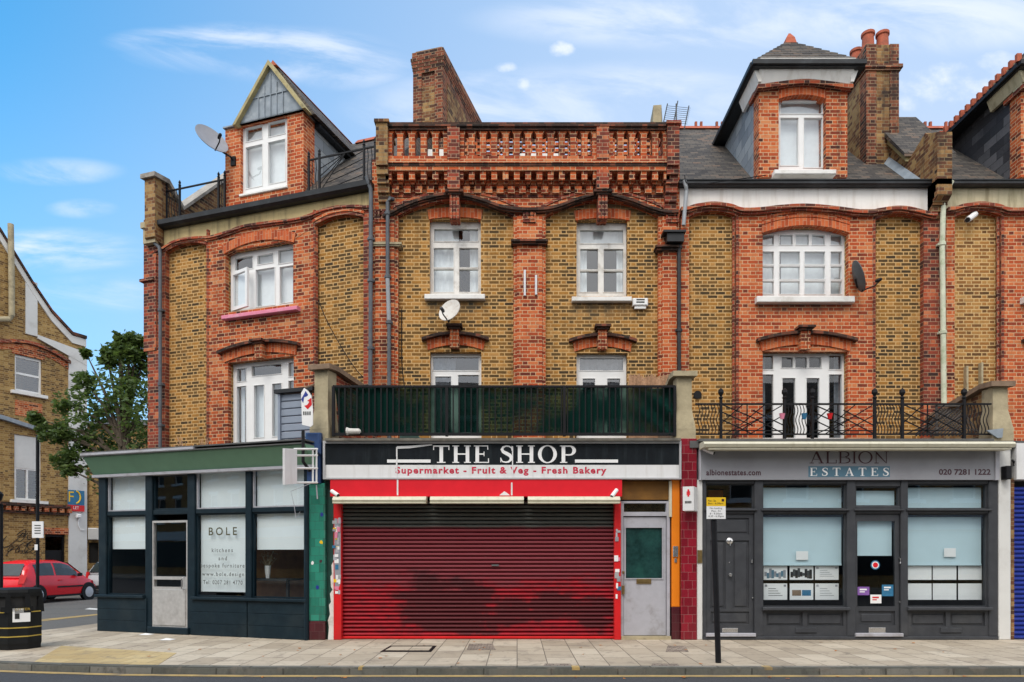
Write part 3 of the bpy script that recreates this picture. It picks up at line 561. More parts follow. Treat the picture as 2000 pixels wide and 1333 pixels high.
# ================================================================ RIGHT-HAND HOUSES
def right_house(T, dx, rendm, cheek, full=True):
    x = lambda p, c=0: M.x(p, c)+dx
    z = M.z
    XL, XR = x(1326.5), x(1822)
    hs = [(x(1486), x(1652), z(583), z(447)), (x(1486), x(1651), z(870), z(690))]
    T.part('wall', MB().holes(XL, XR, 3.4, z(400), hs, 0, .25), MAT['yel'] if full else MAT['yel2'])
    shell(T, XL+.01, XR-.01, .25, 7.5, 3.4, 9.05, floors=(3.5, 6.45))
    T.part('centre_bay', MB().holes(x(1438), x(1702), 3.4, z(414), hs, -.11, -.001), brick('stained_red_brick', RED2, (.60, .38, .22), mw=.014, soot=.32, stains=[(x(1478)-T.base[0], x(1668)-T.base[0], z(592)-3.4, .35)]))
    for a, b, mm in ((1327, 1343, 'red'), (1797, 1840, 'dred')):
        T.part('pilaster', MB().box(x(a), x(b), -.13, .05, 3.4, z(421)), MAT[mm])
    for a, b in ((1434, 1442), (1699, 1706)):
        T.part('corner_moulding', MB().tube([(x(a+3), -.10, 3.4), (x(a+3), -.10, z(424))], .035, 8).tube([(x(a-3), -.06, 3.4), (x(a-3), -.06, z(424))], .03, 8), MAT['dred'])
    wave = [(1327, 411), (1343, 409), (1358, 404.5), (1391, 400.5), (1425, 405), (1446, 412), (1480, 411.5), (1520, 407), (1570, 404.5), (1625, 409), (1669, 415), (1697, 416), (1712, 413), (1750, 408.5), (1786, 414), (1810, 420), (1824, 421)]
    wp = smoothpath([(x(a, -.1), z(b, -.1)) for a, b in wave], 6)
    # red band between hood and panels, with arched undersides
    bot = [(x(1327), z(428))]+arc(x(1343), x(1437), z(430), z(419)-z(430))+[(x(1438), z(447)), (x(1485.9), z(447))]+arc(x(1486), x(1652), z(461), z(444)-z(461))+[(x(1652.1), z(447)), (x(1701), z(447))]+arc(x(1703), x(1797), z(435), z(424)-z(435))+[(XR, z(430))]
    def top(q):
        for (a, b), (e, f) in zip(wp, wp[1:]):
            if a <= q <= e: return b+(f-b)*(q-a)/max(1e-6, e-a)
        return wp[0][1] if q < wp[0][0] else wp[-1][1]
    T.part('arch_band', MB().ribbon([(q, top(q)-.03) for q, _ in bot], bot, -.118, .02), MAT['redclean'])
    T.part('string_course', MB().hood(wp, .07, -.24, -.05).hood([(a, b-.075) for a, b in wp], .035, -.19, -.05), MAT['dred'])
    for a, b, s_, r_ in ((1343, 1437, 430, 419), (1703, 1797, 435, 424)):
        for o, mm in ((0, 'dred'), (.08, 'red')):
            A = arc(x(a)-o*.5, x(b)+o*.5, z(s_)+o, z(r_)-z(s_)); T.part('arch_moulding', MB().ribbon([(p, q+.07) for p, q in A], A, -.145-o*.3, -.05), MAT[mm])
    A = arc(x(1484), x(1654), z(461), z(446)-z(461))
    for o, t in ((0, .15), (.17, .05), (.26, .05)):
        T.part('window_arch', MB().ribbon([(p, q+o+t) for p, q in A], [(p, q+o) for p, q in A], -.135, .05), MAT['vous'])
    T.part('render_band', MB().ribbon([(q, z(358)) for q, _ in wp], [(q, e-.04) for q, e in wp], -.085, .1), MAT[rendm])
    T.part('gutter', MB().prismx([(-.24, z(351, -.24)), (-.24, z(358, -.24)), (-.20, z(360.5, -.24)), (-.085, z(360.5, -.24)), (-.085, z(351, -.24))], x(1326, -.2), x(1829, -.2)).box(x(1326, -.2), x(1829, -.2), -.26, -.23, z(352, -.25), z(350, -.25)), MAT['gutter'])
    lintel(T, x(1484), x(1654), z(690), .2, .14, -.11, (x(1573, -.25), .2, z(683, -.25), z(638, -.25)), .06, .12)
    c = .06
    gl = lambda l, r, t, b: (x(l, c), x(r, c), z(b, c), z(t, c))
    G_ = []
    for l, r in ((1489, 1511), (1522, 1548), (1554, 1580), (1585, 1611), (1622, 1645)): G_.append(gl(l, r, 459, 479))
    for t, b in ((492, 517), (521, 546), (550, 575)):
        for l, r in ((1489, 1511), (1522, 1562), (1571, 1611), (1622, 1644)): G_.append(gl(l, r, t, b))
    window(T, c, gl(1483, 1656, 440, 588), G_, curtain=[(x(1486, .3), x(1519, .3), z(585, .3), z(445, .3), .01), (x(1519, .4), x(1652, .4), z(585, .4), z(445, .4), .002)], sill=(x(1477, -.2), x(1668, -.2), z(592, -.2), z(580, -.2), -.25))
    G_ = [gl(1486, 1510, 694, 722), gl(1486, 1510, 732, 856), gl(1619, 1644, 694, 722), gl(1619, 1644, 732, 856), gl(1526, 1549, 698, 719), gl(1553, 1576, 698, 719), gl(1580, 1604, 698, 719), gl(1528, 1553, 739, 856), gl(1575, 1600, 739, 856)]
    window(T, c, gl(1483, 1656, 684, 872), G_, pane='glassd', curtain=[(x(1625, .3), x(1652, .3), z(870, .3), z(690, .3), .012), (x(1484, .3), x(1492, .3), z(870, .3), z(690, .3), .012)], cmat='curtd', name='balcony_door')
    # roof
    ye, ze, yr, zr = .05, 9.17, 3.8, 12.75
    T.part('roof', MB().prismx([(ye, ze), (yr, zr), (7.4, 9.0), (7.4, 8.9), (.3, 8.9), (.14, 9.08)], XL+.02, XR+.02), MAT['slate'])
    rt = MB().prismx([(yr-.14, zr-.08), (yr, zr+.06), (yr+.14, zr-.08)], XL+.05, XR)
    q = XL+.2
    while q < XR-.2:
        for e in (0, .14): rt.box(q+e, q+e+.06, yr-.03, yr+.03, zr+.03, zr+.16)
        q += .55
    T.part('ridge_tiles', rt, MAT['terr'])
    # dormer
    dc = .06
    a0, a1 = x(1482, dc), x(1655, dc); dz0, dz1 = z(346, dc), z(140, dc)
    hw = (x(1521, dc), x(1613, dc), z(333, dc), z(184, dc))
    T.part('dormer_wall', MB().holes(a0, a1, dz0, z(166, dc), [hw], dc, dc+.32), MAT['red'])
    A = arc(hw[0], hw[1], z(194, dc), z(186, dc)-z(194, dc))
    T.part('dormer_arch', MB().ribbon([(p, q+.17) for p, q in A], A, dc-.02, dc+.2).ribbon([(p, z(182, dc)) for p, q in A], [(p, q+.1) for p, q in A], dc+.02, dc+.2), MAT['vous'])
    window(T, dc+.14, (hw[0]-.03, hw[1]+.02, hw[2]-.02, z(180, dc)), [(x(1524, .2), x(1606, .2), z(223, .2), z(199, .2)), (x(1524, .2), x(1559, .2), z(324, .2), z(231, .2)), (x(1570, .2), x(1606, .2), z(328, .2), z(231, .2))],
           curtain=[(hw[0], hw[1], hw[2], hw[3]+.2, 0)], sill=(x(1513, -.1), x(1634, -.1), z(340, -.1), z(331, -.1), -.1), name='dormer_window')
    cy_ = dc+.32
    for e in (a0+.03, a1-.10): T.part('dormer_cheek', MB().box(e, e+.07, cy_, 3.2, ze-.2, dz1), MAT[cheek])
    wv = smoothpath([(a0-.06, z(169, 0)), (a0+.1, z(168, 0)), ((a0+a1)/2-.35, z(162, 0)), ((a0+a1)/2, z(159.5, 0)), ((a0+a1)/2+.35, z(162, 0)), (a1-.1, z(168, 0)), (a1+.06, z(169, 0))], 5)
    T.part('dormer_hood', MB().hood(wv, .085, -.08, .3).box(a0-.06, a0, .3, .5, z(169, 0)-.085, z(169, 0)), MAT['dred'])
    cove = MB()
    n = len(wv)
    # white coved fascia flaring out under the eaves, front and both sides
    cove.ribbon([(q, dz1+.08) for q, _ in wv], [(q, e-.01) for q, e in wv], -.05, .2)
    cove.prismx([(.2, dz1+.1), (-.20, dz1+.1), (-.05, z(166, 0)), (.2, z(166, 0))], a0-.05, a1+.05)
    for sx, aa in ((-1, a0), (1, a1)): cove.prism([(aa, dz1+.1), (aa+sx*.22, dz1+.1), (aa+sx*.06, z(166, 0)), (aa, z(166, 0))], -.1, .9)
    T.part('dormer_fascia', cove, MAT[rendm])
    ex0, ex1, ey0, eza = a0-.2, a1+.2, -.22, z(131, -.2)
    ezt = z(118, -.24)
    T.part('dormer_eaves', MB().box(ex0, ex1, ey0, 3.35, eza, eza+.05).box(ex0-.04, ex1+.04, ey0-.06, ey0+.04, eza+.02, ezt).box(ex0-.06, ex0+.04, ey0+.04, 3.35, eza+.02, ezt).box(ex1-.04, ex1+.06, ey0+.04, 3.35, eza+.02, ezt), MAT['gutter'])
    rf = MB(); N_ = 9; px_, py_, pz_ = (ex0+ex1)/2+.02, .85, z(82, .85)
    for i in range(N_):
        t0, t1 = i/N_, (i+1)/N_
        fx0, fx1, fy0 = ex0+(px_-.03-ex0)*t0, ex1+(px_+.03-ex1)*t0, ey0+(py_-ey0)*t0
        gx0, gx1, gy0 = ex0+(px_-.03-ex0)*(t1-.02), ex1+(px_+.03-ex1)*(t1-.02), ey0+(py_-ey0)*(t1-.02)
        za, zb = ezt-.02+(pz_-ezt)*t0, ezt-.02+(pz_-ezt)*t1
        rf.rings([[(fx0, fy0, za), (fx1, fy0, za), (fx1, 3.35-.9*t0, za), (fx0, 3.35-.9*t0, za)], [(fx0, fy0, za+.05), (fx1, fy0, za+.05), (fx1, 3.35-.9*t0, za+.05), (fx0, 3.35-.9*t0, za+.05)], [(gx0, gy0, zb+.01), (gx1, gy0, zb+.01), (gx1, 3.35-.9*t1, zb+.01), (gx0, 3.35-.9*t1, zb+.01)]])
    r = T.part('dormer_roof', rf, MAT['slate'])
    T.part('finial', MB().rings([[(px_-.12, py_-.12, pz_-.1), (px_+.12, py_-.12, pz_-.1), (px_+.12, py_+.12, pz_-.1), (px_-.12, py_+.12, pz_-.1)], [(px_-.09, py_-.09, pz_+.04), (px_+.09, py_-.09, pz_+.04), (px_+.09, py_+.09, pz_+.04), (px_-.09, py_+.09, pz_+.04)], [(px_-.02, py_-.02, pz_+.17), (px_+.02, py_-.02, pz_+.17), (px_+.02, py_+.02, pz_+.17), (px_-.02, py_+.02, pz_+.17)]]), MAT['terr'], r)
    if not full:
        t = ey0
        while t < 3.2: T.part('crest_tile', MB().box(ex0-.08, ex0+.02, t, t+.07, ezt, ezt+.16), MAT['terr'], r); t += .2
T = Thing('terraced_house', 'brick house with a pyramid-roofed dormer and white render band, above the grey agent shop', 'house', M, (5.9, 0, 3.4))
right_house(T, 0, 'rend', 'slateg')
# party wall parapet and chimney between the two right-hand houses
xp0, xp1 = 8.50, 8.80
q = MB().prismx([(-.42, z(400)), (-.42, z(258, -.42)), (-.02, z(258, -.1)), (.0, 10.30), (.66, 10.05), (2.11, 11.71), (2.11, 8.5), (.2, 8.5), (-.1, z(420))], xp0, xp1)
for i in range(6): q.box(xp0-.0, xp1, -.42+.05*i, .1, z(350+i*11, -.4)-.115, z(350+i*11, -.4))
T.part('party_parapet', q, MAT['chim'])
T.part('parapet_coping', MB().rings([[(xp0-.06, .62, 10.06), (xp1+.06, .62, 10.06), (xp1+.06, .62, 10.16), (xp0-.06, .62, 10.16)], [(xp0-.06, 2.14, 11.73), (xp1+.06, 2.14, 11.73), (xp1+.06, 2.08, 11.83), (xp0-.06, 2.08, 11.83)]]), MAT['barge'])
T.part('parapet_slates', MB().rings([[(xp0-.12, .56, 10.14), (xp1+.7, .56, 10.14), (xp1+.7, .56, 10.22), (xp0-.12, .56, 10.22)], [(xp0-.12, 2.11, 11.86), (xp1+.7, 2.11, 11.86), (xp1+.7, 2.06, 11.94), (xp0-.12, 2.06, 11.94)]]), MAT['slate'])
T.part('lead_flashing', MB().rings([[(xp0-.13, .05, 9.175), (xp0-.002, .05, 9.175), (xp0-.002, .05, 9.33), (xp0-.02, .05, 9.33)], [(xp0-.13, 3.3, 12.285), (xp0-.002, 3.3, 12.285), (xp0-.002, 3.3, 12.43), (xp0-.02, 3.3, 12.43)]]), MAT['lead'])
cy0 = 1.35; c0, c1 = M.x(1692, cy0), M.x(1756, cy0); zt = M.z(86, cy0); wd = c1-c0
q = MB().box(c0, c0+wd*.31, cy0, cy0+2.0, 9.6, zt).box(c1-wd*.28, c1, cy0, cy0+2.0, 9.6, zt).box(c0+wd*.31, c1-wd*.28, cy0+.05, cy0+1.95, 9.6, zt-.02)
q.box(c0-.06, c1+.06, cy0-.06, cy0+2.06, z(135, cy0), z(128, cy0)).box(c0-.03, c1+.03, cy0-.03, cy0+2.03, z(139, cy0), z(135, cy0))
ch = T.part('chimney', q, MAT['dchim'])
T.part('chimney_panel', MB().box(c0+wd*.31, c1-wd*.28, cy0+.02, cy0+.055, 9.6, z(139, cy0)-.0).box(c0+wd*.31, c1-wd*.28, cy0+.02, cy0+.055, z(128, cy0), zt-.01).box(c0-.012, c0, cy0+.3, cy0+1.8, 9.6, z(139, cy0)), MAT['chim'], ch)
pot = [(.15, -.1), (.15, .05), (.135, .1), (.125, .38), (.15, .40), (.15, .46), (.11, .46), (.10, .2)]
for px_, py_ in ((c0+.19, cy0+.3), (c1-.22, cy0+.3), (c0+.19, cy0+.85), (c0+.19, cy0+1.35), (c1-.22, cy0+.95)):
    T.part('chimney_pot', MB().lathe(pot, (px_, py_, zt), 'z', 16), MAT['terr'], ch, smooth=True)
RH = T
T = Thing('terraced_house', 'brick house cut by the right photo edge, with dark slate-hung dormer and cream band', 'house', M, (11.4, 0, 3.4))
right_house(T, M.x(1857)-M.x(1343), 'cream2', 'slatek', False)
# ================================================================ LEFT HOUSE (facade turned 18 degrees)
T = Thing('terraced_house', 'end brick house turned at an angle, with a pointed gable dormer, above the green-fascia shop', 'house', L, (-3, 0, 3.4))
P = L.p
x = lambda p, c=0: L.x(p, c)
z = lambda py, px, c=0: L.p(px, py, c)[1]
XL, XR = x(300), x(727)
hs = [(x(447), x(579), z(597, 577), z(474, 577)), (x(452), x(580), 3.4, z(698, 580))]
T.part('wall', MB().holes(XL+.02, XR, 3.4, z(415, 630), hs, 0, .25), MAT['yel'])
shell(T, XL+.03, XR-.01, .25, 7.5, 3.4, z(380, 722)-.2, floors=(3.5, 6.45))
T.part('centre_bay', MB().holes(x(413), x(620), 3.4, z(446, 620), hs, -.11, -.001), MAT['red'])
zsp = z(425, 620)
for a, b, mm in ((300, 331, 'dred'), (716, 727, 'dred')):
    T.part('pilaster', MB().box(x(a)+.001, x(b), -.13, .05, 3.4, z(420, 716)), MAT[mm])
T.part('corner_quoin', MB().box(XL-.12, XL+.25, -.17, .35, z(690, 300), z(430, 300, -.1)).box(XL-.02, XL+.3, -.15, .3, 3.4, z(690, 300)).box(XL-.2, XL+.2, -.22, .3, z(556, 298), z(551, 298)), MAT['dred'])
for a, b in ((409, 417), (616, 624)):
    T.part('corner_moulding', MB().tube([(x(a)+.05, -.10, 3.4), (x(a)+.05, -.10, zsp+.1)], .035, 8).tube([(x(b)-.03, -.06, 3.4), (x(b)-.03, -.06, zsp+.1)], .03, 8), MAT['dred'])
hp = [(302, 494), (322, 486), (342, 474), (366, 467), (392, 465), (414, 464), (445, 455), (480, 443), (525, 436), (573, 430.5), (602, 424), (630, 413), (650, 408), (672, 404.5), (700, 404), (717, 405), (727, 405)]
wp = smoothpath([P(a, b, -.1) for a, b in hp], 6)
def top(q):
    for (a, b), (e, f) in zip(wp, wp[1:]):
        if a <= q <= e: return b+(f-b)*(q-a)/max(1e-6, e-a)
    return wp[0][1] if q < wp[0][0] else wp[-1][1]
zrr = z(447, 621); pa = (x(332), x(412)); pb = (x(621), x(716)); zl = z(497, 333)
bot = [(XL+.02, zl)]+arc(*pa, zl, .12)+[(pa[1]+.001, zl+.0), (x(447)-.002, z(474, 577))]+arc(x(447), x(579), z(478, 577)-.02, .16)+[(x(579)+.002, z(474, 577)), (pb[0]-.001, zl)]+arc(*pb, zrr, .13)+[(XR, zrr)]
T.part('arch_band', MB().ribbon([(q, top(q)-.03) for q, _ in bot], bot, -.118, .02), MAT['red'])
T.part('string_course', MB().hood(wp, .05, -.19, -.05).hood([(a, b-.055) for a, b in wp], .03, -.16, -.05), MAT['dred'])
for a, b, s_, r_ in ((*pa, zl, .12), (*pb, zrr, .13)):
    for o, mm in ((0, 'dred'), (.06, 'redclean')):
        A = arc(a-o*.5, b+o*.5, s_+o, r_); T.part('arch_moulding', MB().ribbon([(p, q+.055) for p, q in A], A, -.145-o*.3, -.05), MAT[mm])
A = arc(x(445), x(581), z(478, 577)-.02, .17)
T.part('window_arch', MB().ribbon([(p*1.0+(p-(A[0][0]+A[-1][0])/2)*.06, q+.20) for p, q in A], A, -.14, .05), MAT['vous'])
T.part('render_band', MB().ribbon([(q, z(380, 722)+.12) for q, _ in wp], [(q, e-.04) for q, e in wp], -.085, .1), MAT['cream'])
gz = P(722, 356, -.25)[1]
xg0, xg1 = x(288, -.25), x(724, -.25)
T.part('gutter', MB().prismx([(-.30, gz+.04), (-.29, gz-.06), (-.22, gz-.10), (-.08, gz-.10), (-.08, gz+.02)], xg0, xg1), MAT['gutter'])
lintel(T, x(446), x(584), z(697, 582), .2, .13, -.11, (x(508, -.2), .19, z(699, 508, -.25), z(664, 508, -.25)), .06, .12)
# second floor window with its left casement ajar
c = .06
def gl(l, r, t, b, ref): return (x(l, c), x(r, c), z(b, ref, c), z(t, ref, c))
R_ = 577
G_ = [gl(459, 494, 486, 511, R_), gl(503, 534, 488, 506, R_), gl(544, 576, 484, 511, R_), gl(461, 489.5, 520, 588, R_), gl(500, 537, 516, 590, R_), gl(547, 576, 518, 589, R_)]
G_[3] = gl(455, 497, 516, 593, R_)
ow = gl(443, 583, 466, 600, R_)
w_ = window(T, c, ow, [G_[0], G_[1], G_[2], G_[4], G_[5]], curtain=[(x(500, .3), x(576, .3), ow[2], ow[3], 0)],
       sill=(x(434, -.2), x(582, -.2), z(606, 582, -.2), z(598, 582, -.2), -.24), smat='pink')
f = MB(); gx0, gx1, gz0, gz1 = G_[3]
sw = gx1-gx0
f2 = MB().holes(0, sw, gz0, gz1, [(.07, sw-.07, gz0+.07, gz1-.07)], -.03, .03)
rot = Matrix.Translation((gx0, c-.02, 0)) @ Matrix.Rotation(rad(-16), 4, 'Z')
T.part('open_casement', f2.xf(rot), MAT['upvc'], w_)
T.part('casement_pane', MB().quad((.07, 0, gz0+.07), (sw-.07, 0, gz0+.07), (sw-.07, 0, gz1-.07), (.07, 0, gz1-.07)).xf(rot), MAT['glass'], w_)
R_ = 580
G_ = [gl(463, 481, 709, 735, R_), gl(463, 481, 745, 860, R_), gl(492, 550, 707, 727, R_), gl(564, 579, 707, 735, R_), gl(564, 579, 743, 860, R_), gl(496.5, 516, 746, 850, R_), gl(532, 550, 746, 850, R_)]
window(T, c, gl(448, 584, 694, 868, R_), G_, curtain=[(x(455, .3), x(482, .3), z(868, 580, .3), z(700, 580, .3), .01), (x(564, .3), x(582, .3), z(868, 580, .3), z(700, 580, .3), .01), (x(490, .3), x(552, .3), z(868, 580, .3), z(745, 580, .3), .008)], name='balcony_door')
# main roof
ye, ze = -.2, gz; yr, zr = 2.9, gz+3.0
xa = x(322)
T.part('roof', MB().prismx([(ye, ze), (yr, zr), (7.3, 9.2), (7.3, 9.0), (.3, ze-.1), (ye+.1, ze-.1)], L.x(500), XR-.02).box(XL+.25, L.x(500), -.1, 7.3, gz-.1, gz), MAT['slate'])
T.part('ridge_tiles', MB().prismx([(yr-.14, zr-.08), (yr, zr+.07), (yr+.14, zr-.08)], L.x(560), XR-.05), MAT['terr'])
# gable dormer
dc = .06
da, db = x(440, dc), x(593, dc); dzt = z(215, 592, dc); dzb = z(386, 592, dc)-.25
hw = (x(470, dc), x(561, dc), z(364, 560, dc), z(227, 560, dc))
T.part('dormer_wall', MB().holes(da, db, dzb, dzt, [hw], dc, dc+.4), MAT['redclean'])
fw = hw; e = lambda l, r, t, b: (x(l, .15), x(r, .15), z(b, 560, .15), z(t, 560, .15))
window(T, .14, (hw[0]-.02, hw[1]+.02, hw[2]-.01, hw[3]+.1), [e(481, 513, 234, 261), e(525, 558, 234, 261), e(481, 513, 272, 354), e(525, 558, 272, 354)], curtain=[(hw[0], hw[1], hw[2], hw[3]+.1, 0)], name='dormer_window',
       sill=(hw[0]-.02, hw[1]+.02, hw[2]-.05, hw[2]+.01, .02))
ap = P(526, 119, dc-.12); gl_, gr_ = P(459, 238, dc-.12), P(594, 209, dc-.12)
base = (gl_[1]+gr_[1])/2-.02; ax = (gl_[0]+gr_[0])/2; ax = .5*ax+.5*ap[0]; hw_ = (gr_[0]-gl_[0])/2; az = ap[1]
T.part('gable_face', MB().prism([(ax-hw_, base), (ax+hw_, base), (ax, az-.1)], dc-.06, dc+.1), MAT['lead'])
sm = MB()
for i in range(-2, 3):
    h = (az-base)*(1-abs(i)*.2/.5*.45)-.25
    sm.box(ax+i*.16-.01, ax+i*.16+.01, dc-.085, dc-.05, base, base+max(.1, h))
sm.box(ax-hw_*.55, ax+hw_*.55, dc-.08, dc-.05, base+(az-base)*.4, base+(az-base)*.4+.02)
T.part('lead_seam', sm, MAT['lead'])
for s_ in (-1, 1):
    T.part('barge_board', MB().prism([(ax+s_*(hw_+.05), base-.05), (ax+s_*(hw_-.03), base-.05), (ax, az-.11), (ax, az)], dc-.16, dc+.1), MAT['barge'])
T.part('lead_flashing', MB().box(da-.02, db+.02, dc-.06, dc+.5, dzt, base), MAT['lead'])
yb = 3.3
T.part('dormer_roof', MB().prism([(ax-hw_-.12, base-.04), (ax-hw_-.02, base-.04), (ax, az-.02), (ax+hw_+.02, base-.04), (ax+hw_+.12, base-.04), (ax, az+.07)], dc+.1, yb), MAT['slate'])
T.part('dormer_ridge', MB().prism([(ax-.1, az-.02), (ax+.1, az-.02), (ax, az+.10)], dc-.0, yb), MAT['terr'])
for e in (db-.1, da+.02): T.part('dormer_cheek', MB().box(e, e+.08, dc+.4, yb, dzb, dzt), MAT['slateg'])
T.part('dormer_gutter', MB().box(db-.02, db+.13, dc+.4, yb, base-.12, base-.03), MAT['gutter'])
# party parapet at the far left end, dipping and rising with the roof
xp0, xp1 = XL+.10, XL+.40
zf = P(300, 352, -.2)[1]
T.part('party_parapet', MB().prismx([(-.35, gz-.35), (-.35, zf-.05), (.0, zf-.02), (.45, zf-.42), (2.3, zf+1.45), (2.3, 8), (.2, 8), (-.1, gz-.5)], xp0, xp1), MAT['chim'])
T.part('parapet_coping', MB().rings([[(xp0-.06, -.42, zf-.05), (xp1+.06, -.42, zf-.05), (xp1+.06, -.42, zf+.05), (xp0-.06, -.42, zf+.05)], [(xp0-.06, .02, zf-.02), (xp1+.06, .02, zf-.02), (xp1+.06, .02, zf+.09), (xp0-.06, .02, zf+.09)], [(xp0-.06, .46, zf-.42), (xp1+.06, .46, zf-.42), (xp1+.06, .46, zf-.33), (xp0-.06, .46, zf-.33)], [(xp0-.06, 2.3, zf+1.45), (xp1+.06, 2.3, zf+1.45), (xp1+.06, 2.3, zf+1.54), (xp0-.06, 2.3, zf+1.54)]]), pm('grey_cement_coping', (.36, .33, .29), .9, .2, 5, dirt=(.12, .10, .08), dirtk=.7, dscale=3))
T.part('kneeler', MB().box(xp0-.10, xp0+.25, -.30, .1, gz-.45, gz-.05).box(xp0-.14, xp0+.25, -.34, .1, gz-.1, gz+.03), MAT['stone'])

# ================================================================ SHOP FRONTS
# ---- left shop: dark teal timber front
T = Thing('shopfront', 'dark teal shopfront with white blinds and a sage green fascia, on the corner', 'shopfront', B, (-2.3, 0, 0))
x = lambda p, c=0: B.x(p, c)
z = lambda py, px, c=0: B.p(px, py, c)[1]
zs0 = z(1171, 371); zs1 = zs0+.06; ztr = z(1000, 371); zhd = z(925, 300)
xa, xb = x(196), x(606)
cols = [(211, 287), (301, 369), (384, 482), (494, 596)]
cx = [(x(a), x(b)) for a, b in cols]
f = MB()
for a, b in ((xa, cx[0][0]), (cx[0][1], cx[1][0]), (cx[1][1], cx[2][0]), (cx[2][1], cx[3][0]), (cx[3][1], xb)): f.bbox(a, b, -.05, .1, 0, zhd, .012)
f.box(xa, xb, -.03, .1, zhd, zhd+.14)
for i in (0, 1, 2, 3): f.bbox(cx[i][0], cx[i][1], -.03, .08, ztr-.045, ztr+.045, .01)
T.part('frame', f, MAT['teal'])
T.part('sill', MB().bbox(xa-.03, cx[0][1]+.02, -.13, -.05, zs0, zs1, .012).bbox(cx[2][0]-.03, xb, -.13, -.05, zs0, zs1, .012), MAT['teal'])
for a, b in ((xa, cx[0][1]+.06), (cx[2][0]-.07, cx[2][1]+.06), (cx[2][1]+.075, xb)):
    n = 3; h = zs0/n; sr = MB()
    for i in range(n): sr.bbox(a, b, -.075, .05, i*h, (i+1)*h, .008)
    T.part('stall_riser', sr, MAT['teal'])
for i in (0, 2, 3):
    for t, (q, r) in enumerate(((zs1, ztr-.045), (ztr+.045, zhd))):
        fr_ = T.part('window', MB().holes(cx[i][0], cx[i][1], q, r, [(cx[i][0]+.025, cx[i][1]-.025, q+.025, r-.025)], .0, .05), MAT['silp' if t else 'teal'])
        T.part('pane', MB().quad((cx[i][0], .03, q), (cx[i][1], .03, q), (cx[i][1], .03, r), (cx[i][0], .03, r)), MAT['glassd'], fr_)
        zb = q if t else {0: z(1073, 211), 2: z(1156, 384), 3: z(1074, 494)}[i]
        T.part('blind', MB().box(cx[i][0]+.02, cx[i][1]-.02, .09, .10, zb, r), MAT['blind'], fr_)
# transom light over the door
fr_ = T.part('window', MB().holes(cx[1][0], cx[1][1], ztr+.045, zhd, [(cx[1][0]+.03, cx[1][1]-.03, ztr+.08, zhd-.03)], 0, .05), MAT['teal'])
T.part('pane', MB().quad((cx[1][0], .03, ztr), (cx[1][1], .03, ztr), (cx[1][1], .03, zhd), (cx[1][0], .03, zhd)), MAT['glassd'], fr_)
d0, d1 = x(298), x(370); dt, db_ = z(1018, 298), .13
gz0, gz1 = z(1126, 301), z(1022, 301)
sl = (x(304), x(360), z(1146, 301), z(1132, 301))
d = T.part('door', MB().holes(d0, d1, db_, dt, [(x(303), x(367), gz0, gz1), sl], -.04, .03), MAT['alu'])
T.part('kick_panel', MB().bbox(d0+.07, d1-.05, -.055, -.03, db_+.03, z(1151, 301), .006), MAT['alu'], d)
T.part('pane', MB().quad((d0+.03, 0, sl[2]-.02), (d1-.03, 0, sl[2]-.02), (d1-.03, 0, gz1+.02), (d0+.03, 0, gz1+.02)), MAT['glassd'], d)
T.part('handle', MB().tube([(d1-.09, -.045, sl[2]-.05), (d1-.09, -.1, sl[2]-.03), (d1-.09, -.1, sl[3]+.02), (d1-.09, -.045, sl[3]+.05)], .012, 8).box(d1-.12, d1-.06, -.05, -.04, sl[2]-.09, sl[2]-.03), MAT['chrome'], d)
T.part('doorstep', MB().bbox(d0-.05, d1+.05, -.1, .2, 0, .13, .015), MAT['teal'])
# sloping green fascia and roof
fb, ft = z(928, 181, -.18), z(893, 165, -.34)
fx0, fx1 = x(163, -.34), x(612, -.1)
zb1 = B.p(549, 906, -.18)[1]
T.part('fascia', MB().prismx([(-.12, fb), (-.34, ft-.02), (-.34, ft), (.1, ft), (.1, fb)], fx0, fx1), MAT['green'])
T.part('fascia_trim', MB().box(fx0, fx1, -.16, .0, fb-.05, fb).box(fx0-.02, x(385, -.3), -.40, -.1, ft+.02, ft+.06), MAT['silp'])
T.part('roof_edge', MB().box(fx0-.03, fx1, -.40, 2.3, ft, ft+.018).box(fx0-.03, fx1, -.38, .1, ft+.06, ft+.085), MAT['flat'])
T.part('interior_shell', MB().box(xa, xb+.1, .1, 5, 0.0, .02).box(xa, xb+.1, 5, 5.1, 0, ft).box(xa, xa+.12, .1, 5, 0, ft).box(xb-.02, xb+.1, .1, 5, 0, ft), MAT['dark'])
T.part('counter', MB().box(x(505, 2.2), x(590, 2.2), 2.2, 2.8, .02, .95).box(x(500, 2.2), x(592, 2.2), 2.15, 2.85, .95, 1.0), MAT['brown'])
T.part('wood_panel', MB().box(x(500, 1.5), x(604, 1.5), 1.5, 1.55, .02, 2.1).box(x(300, 2.6), x(372, 2.6), 2.6, 2.65, .02, 2.3), pm('warm_wood_panel', (.30, .13, .04), .5, .3, 4))
T.part('display_rail', MB().box(x(222, 1), x(226, 1), 1, 1.05, 0, 2.4).box(x(250, 1), x(254, 1), 1, 1.05, 0, 2.4).box(x(238, .8), x(240, .8), .8, .83, 0, 2.4), MAT['chrome'])
SHL = T

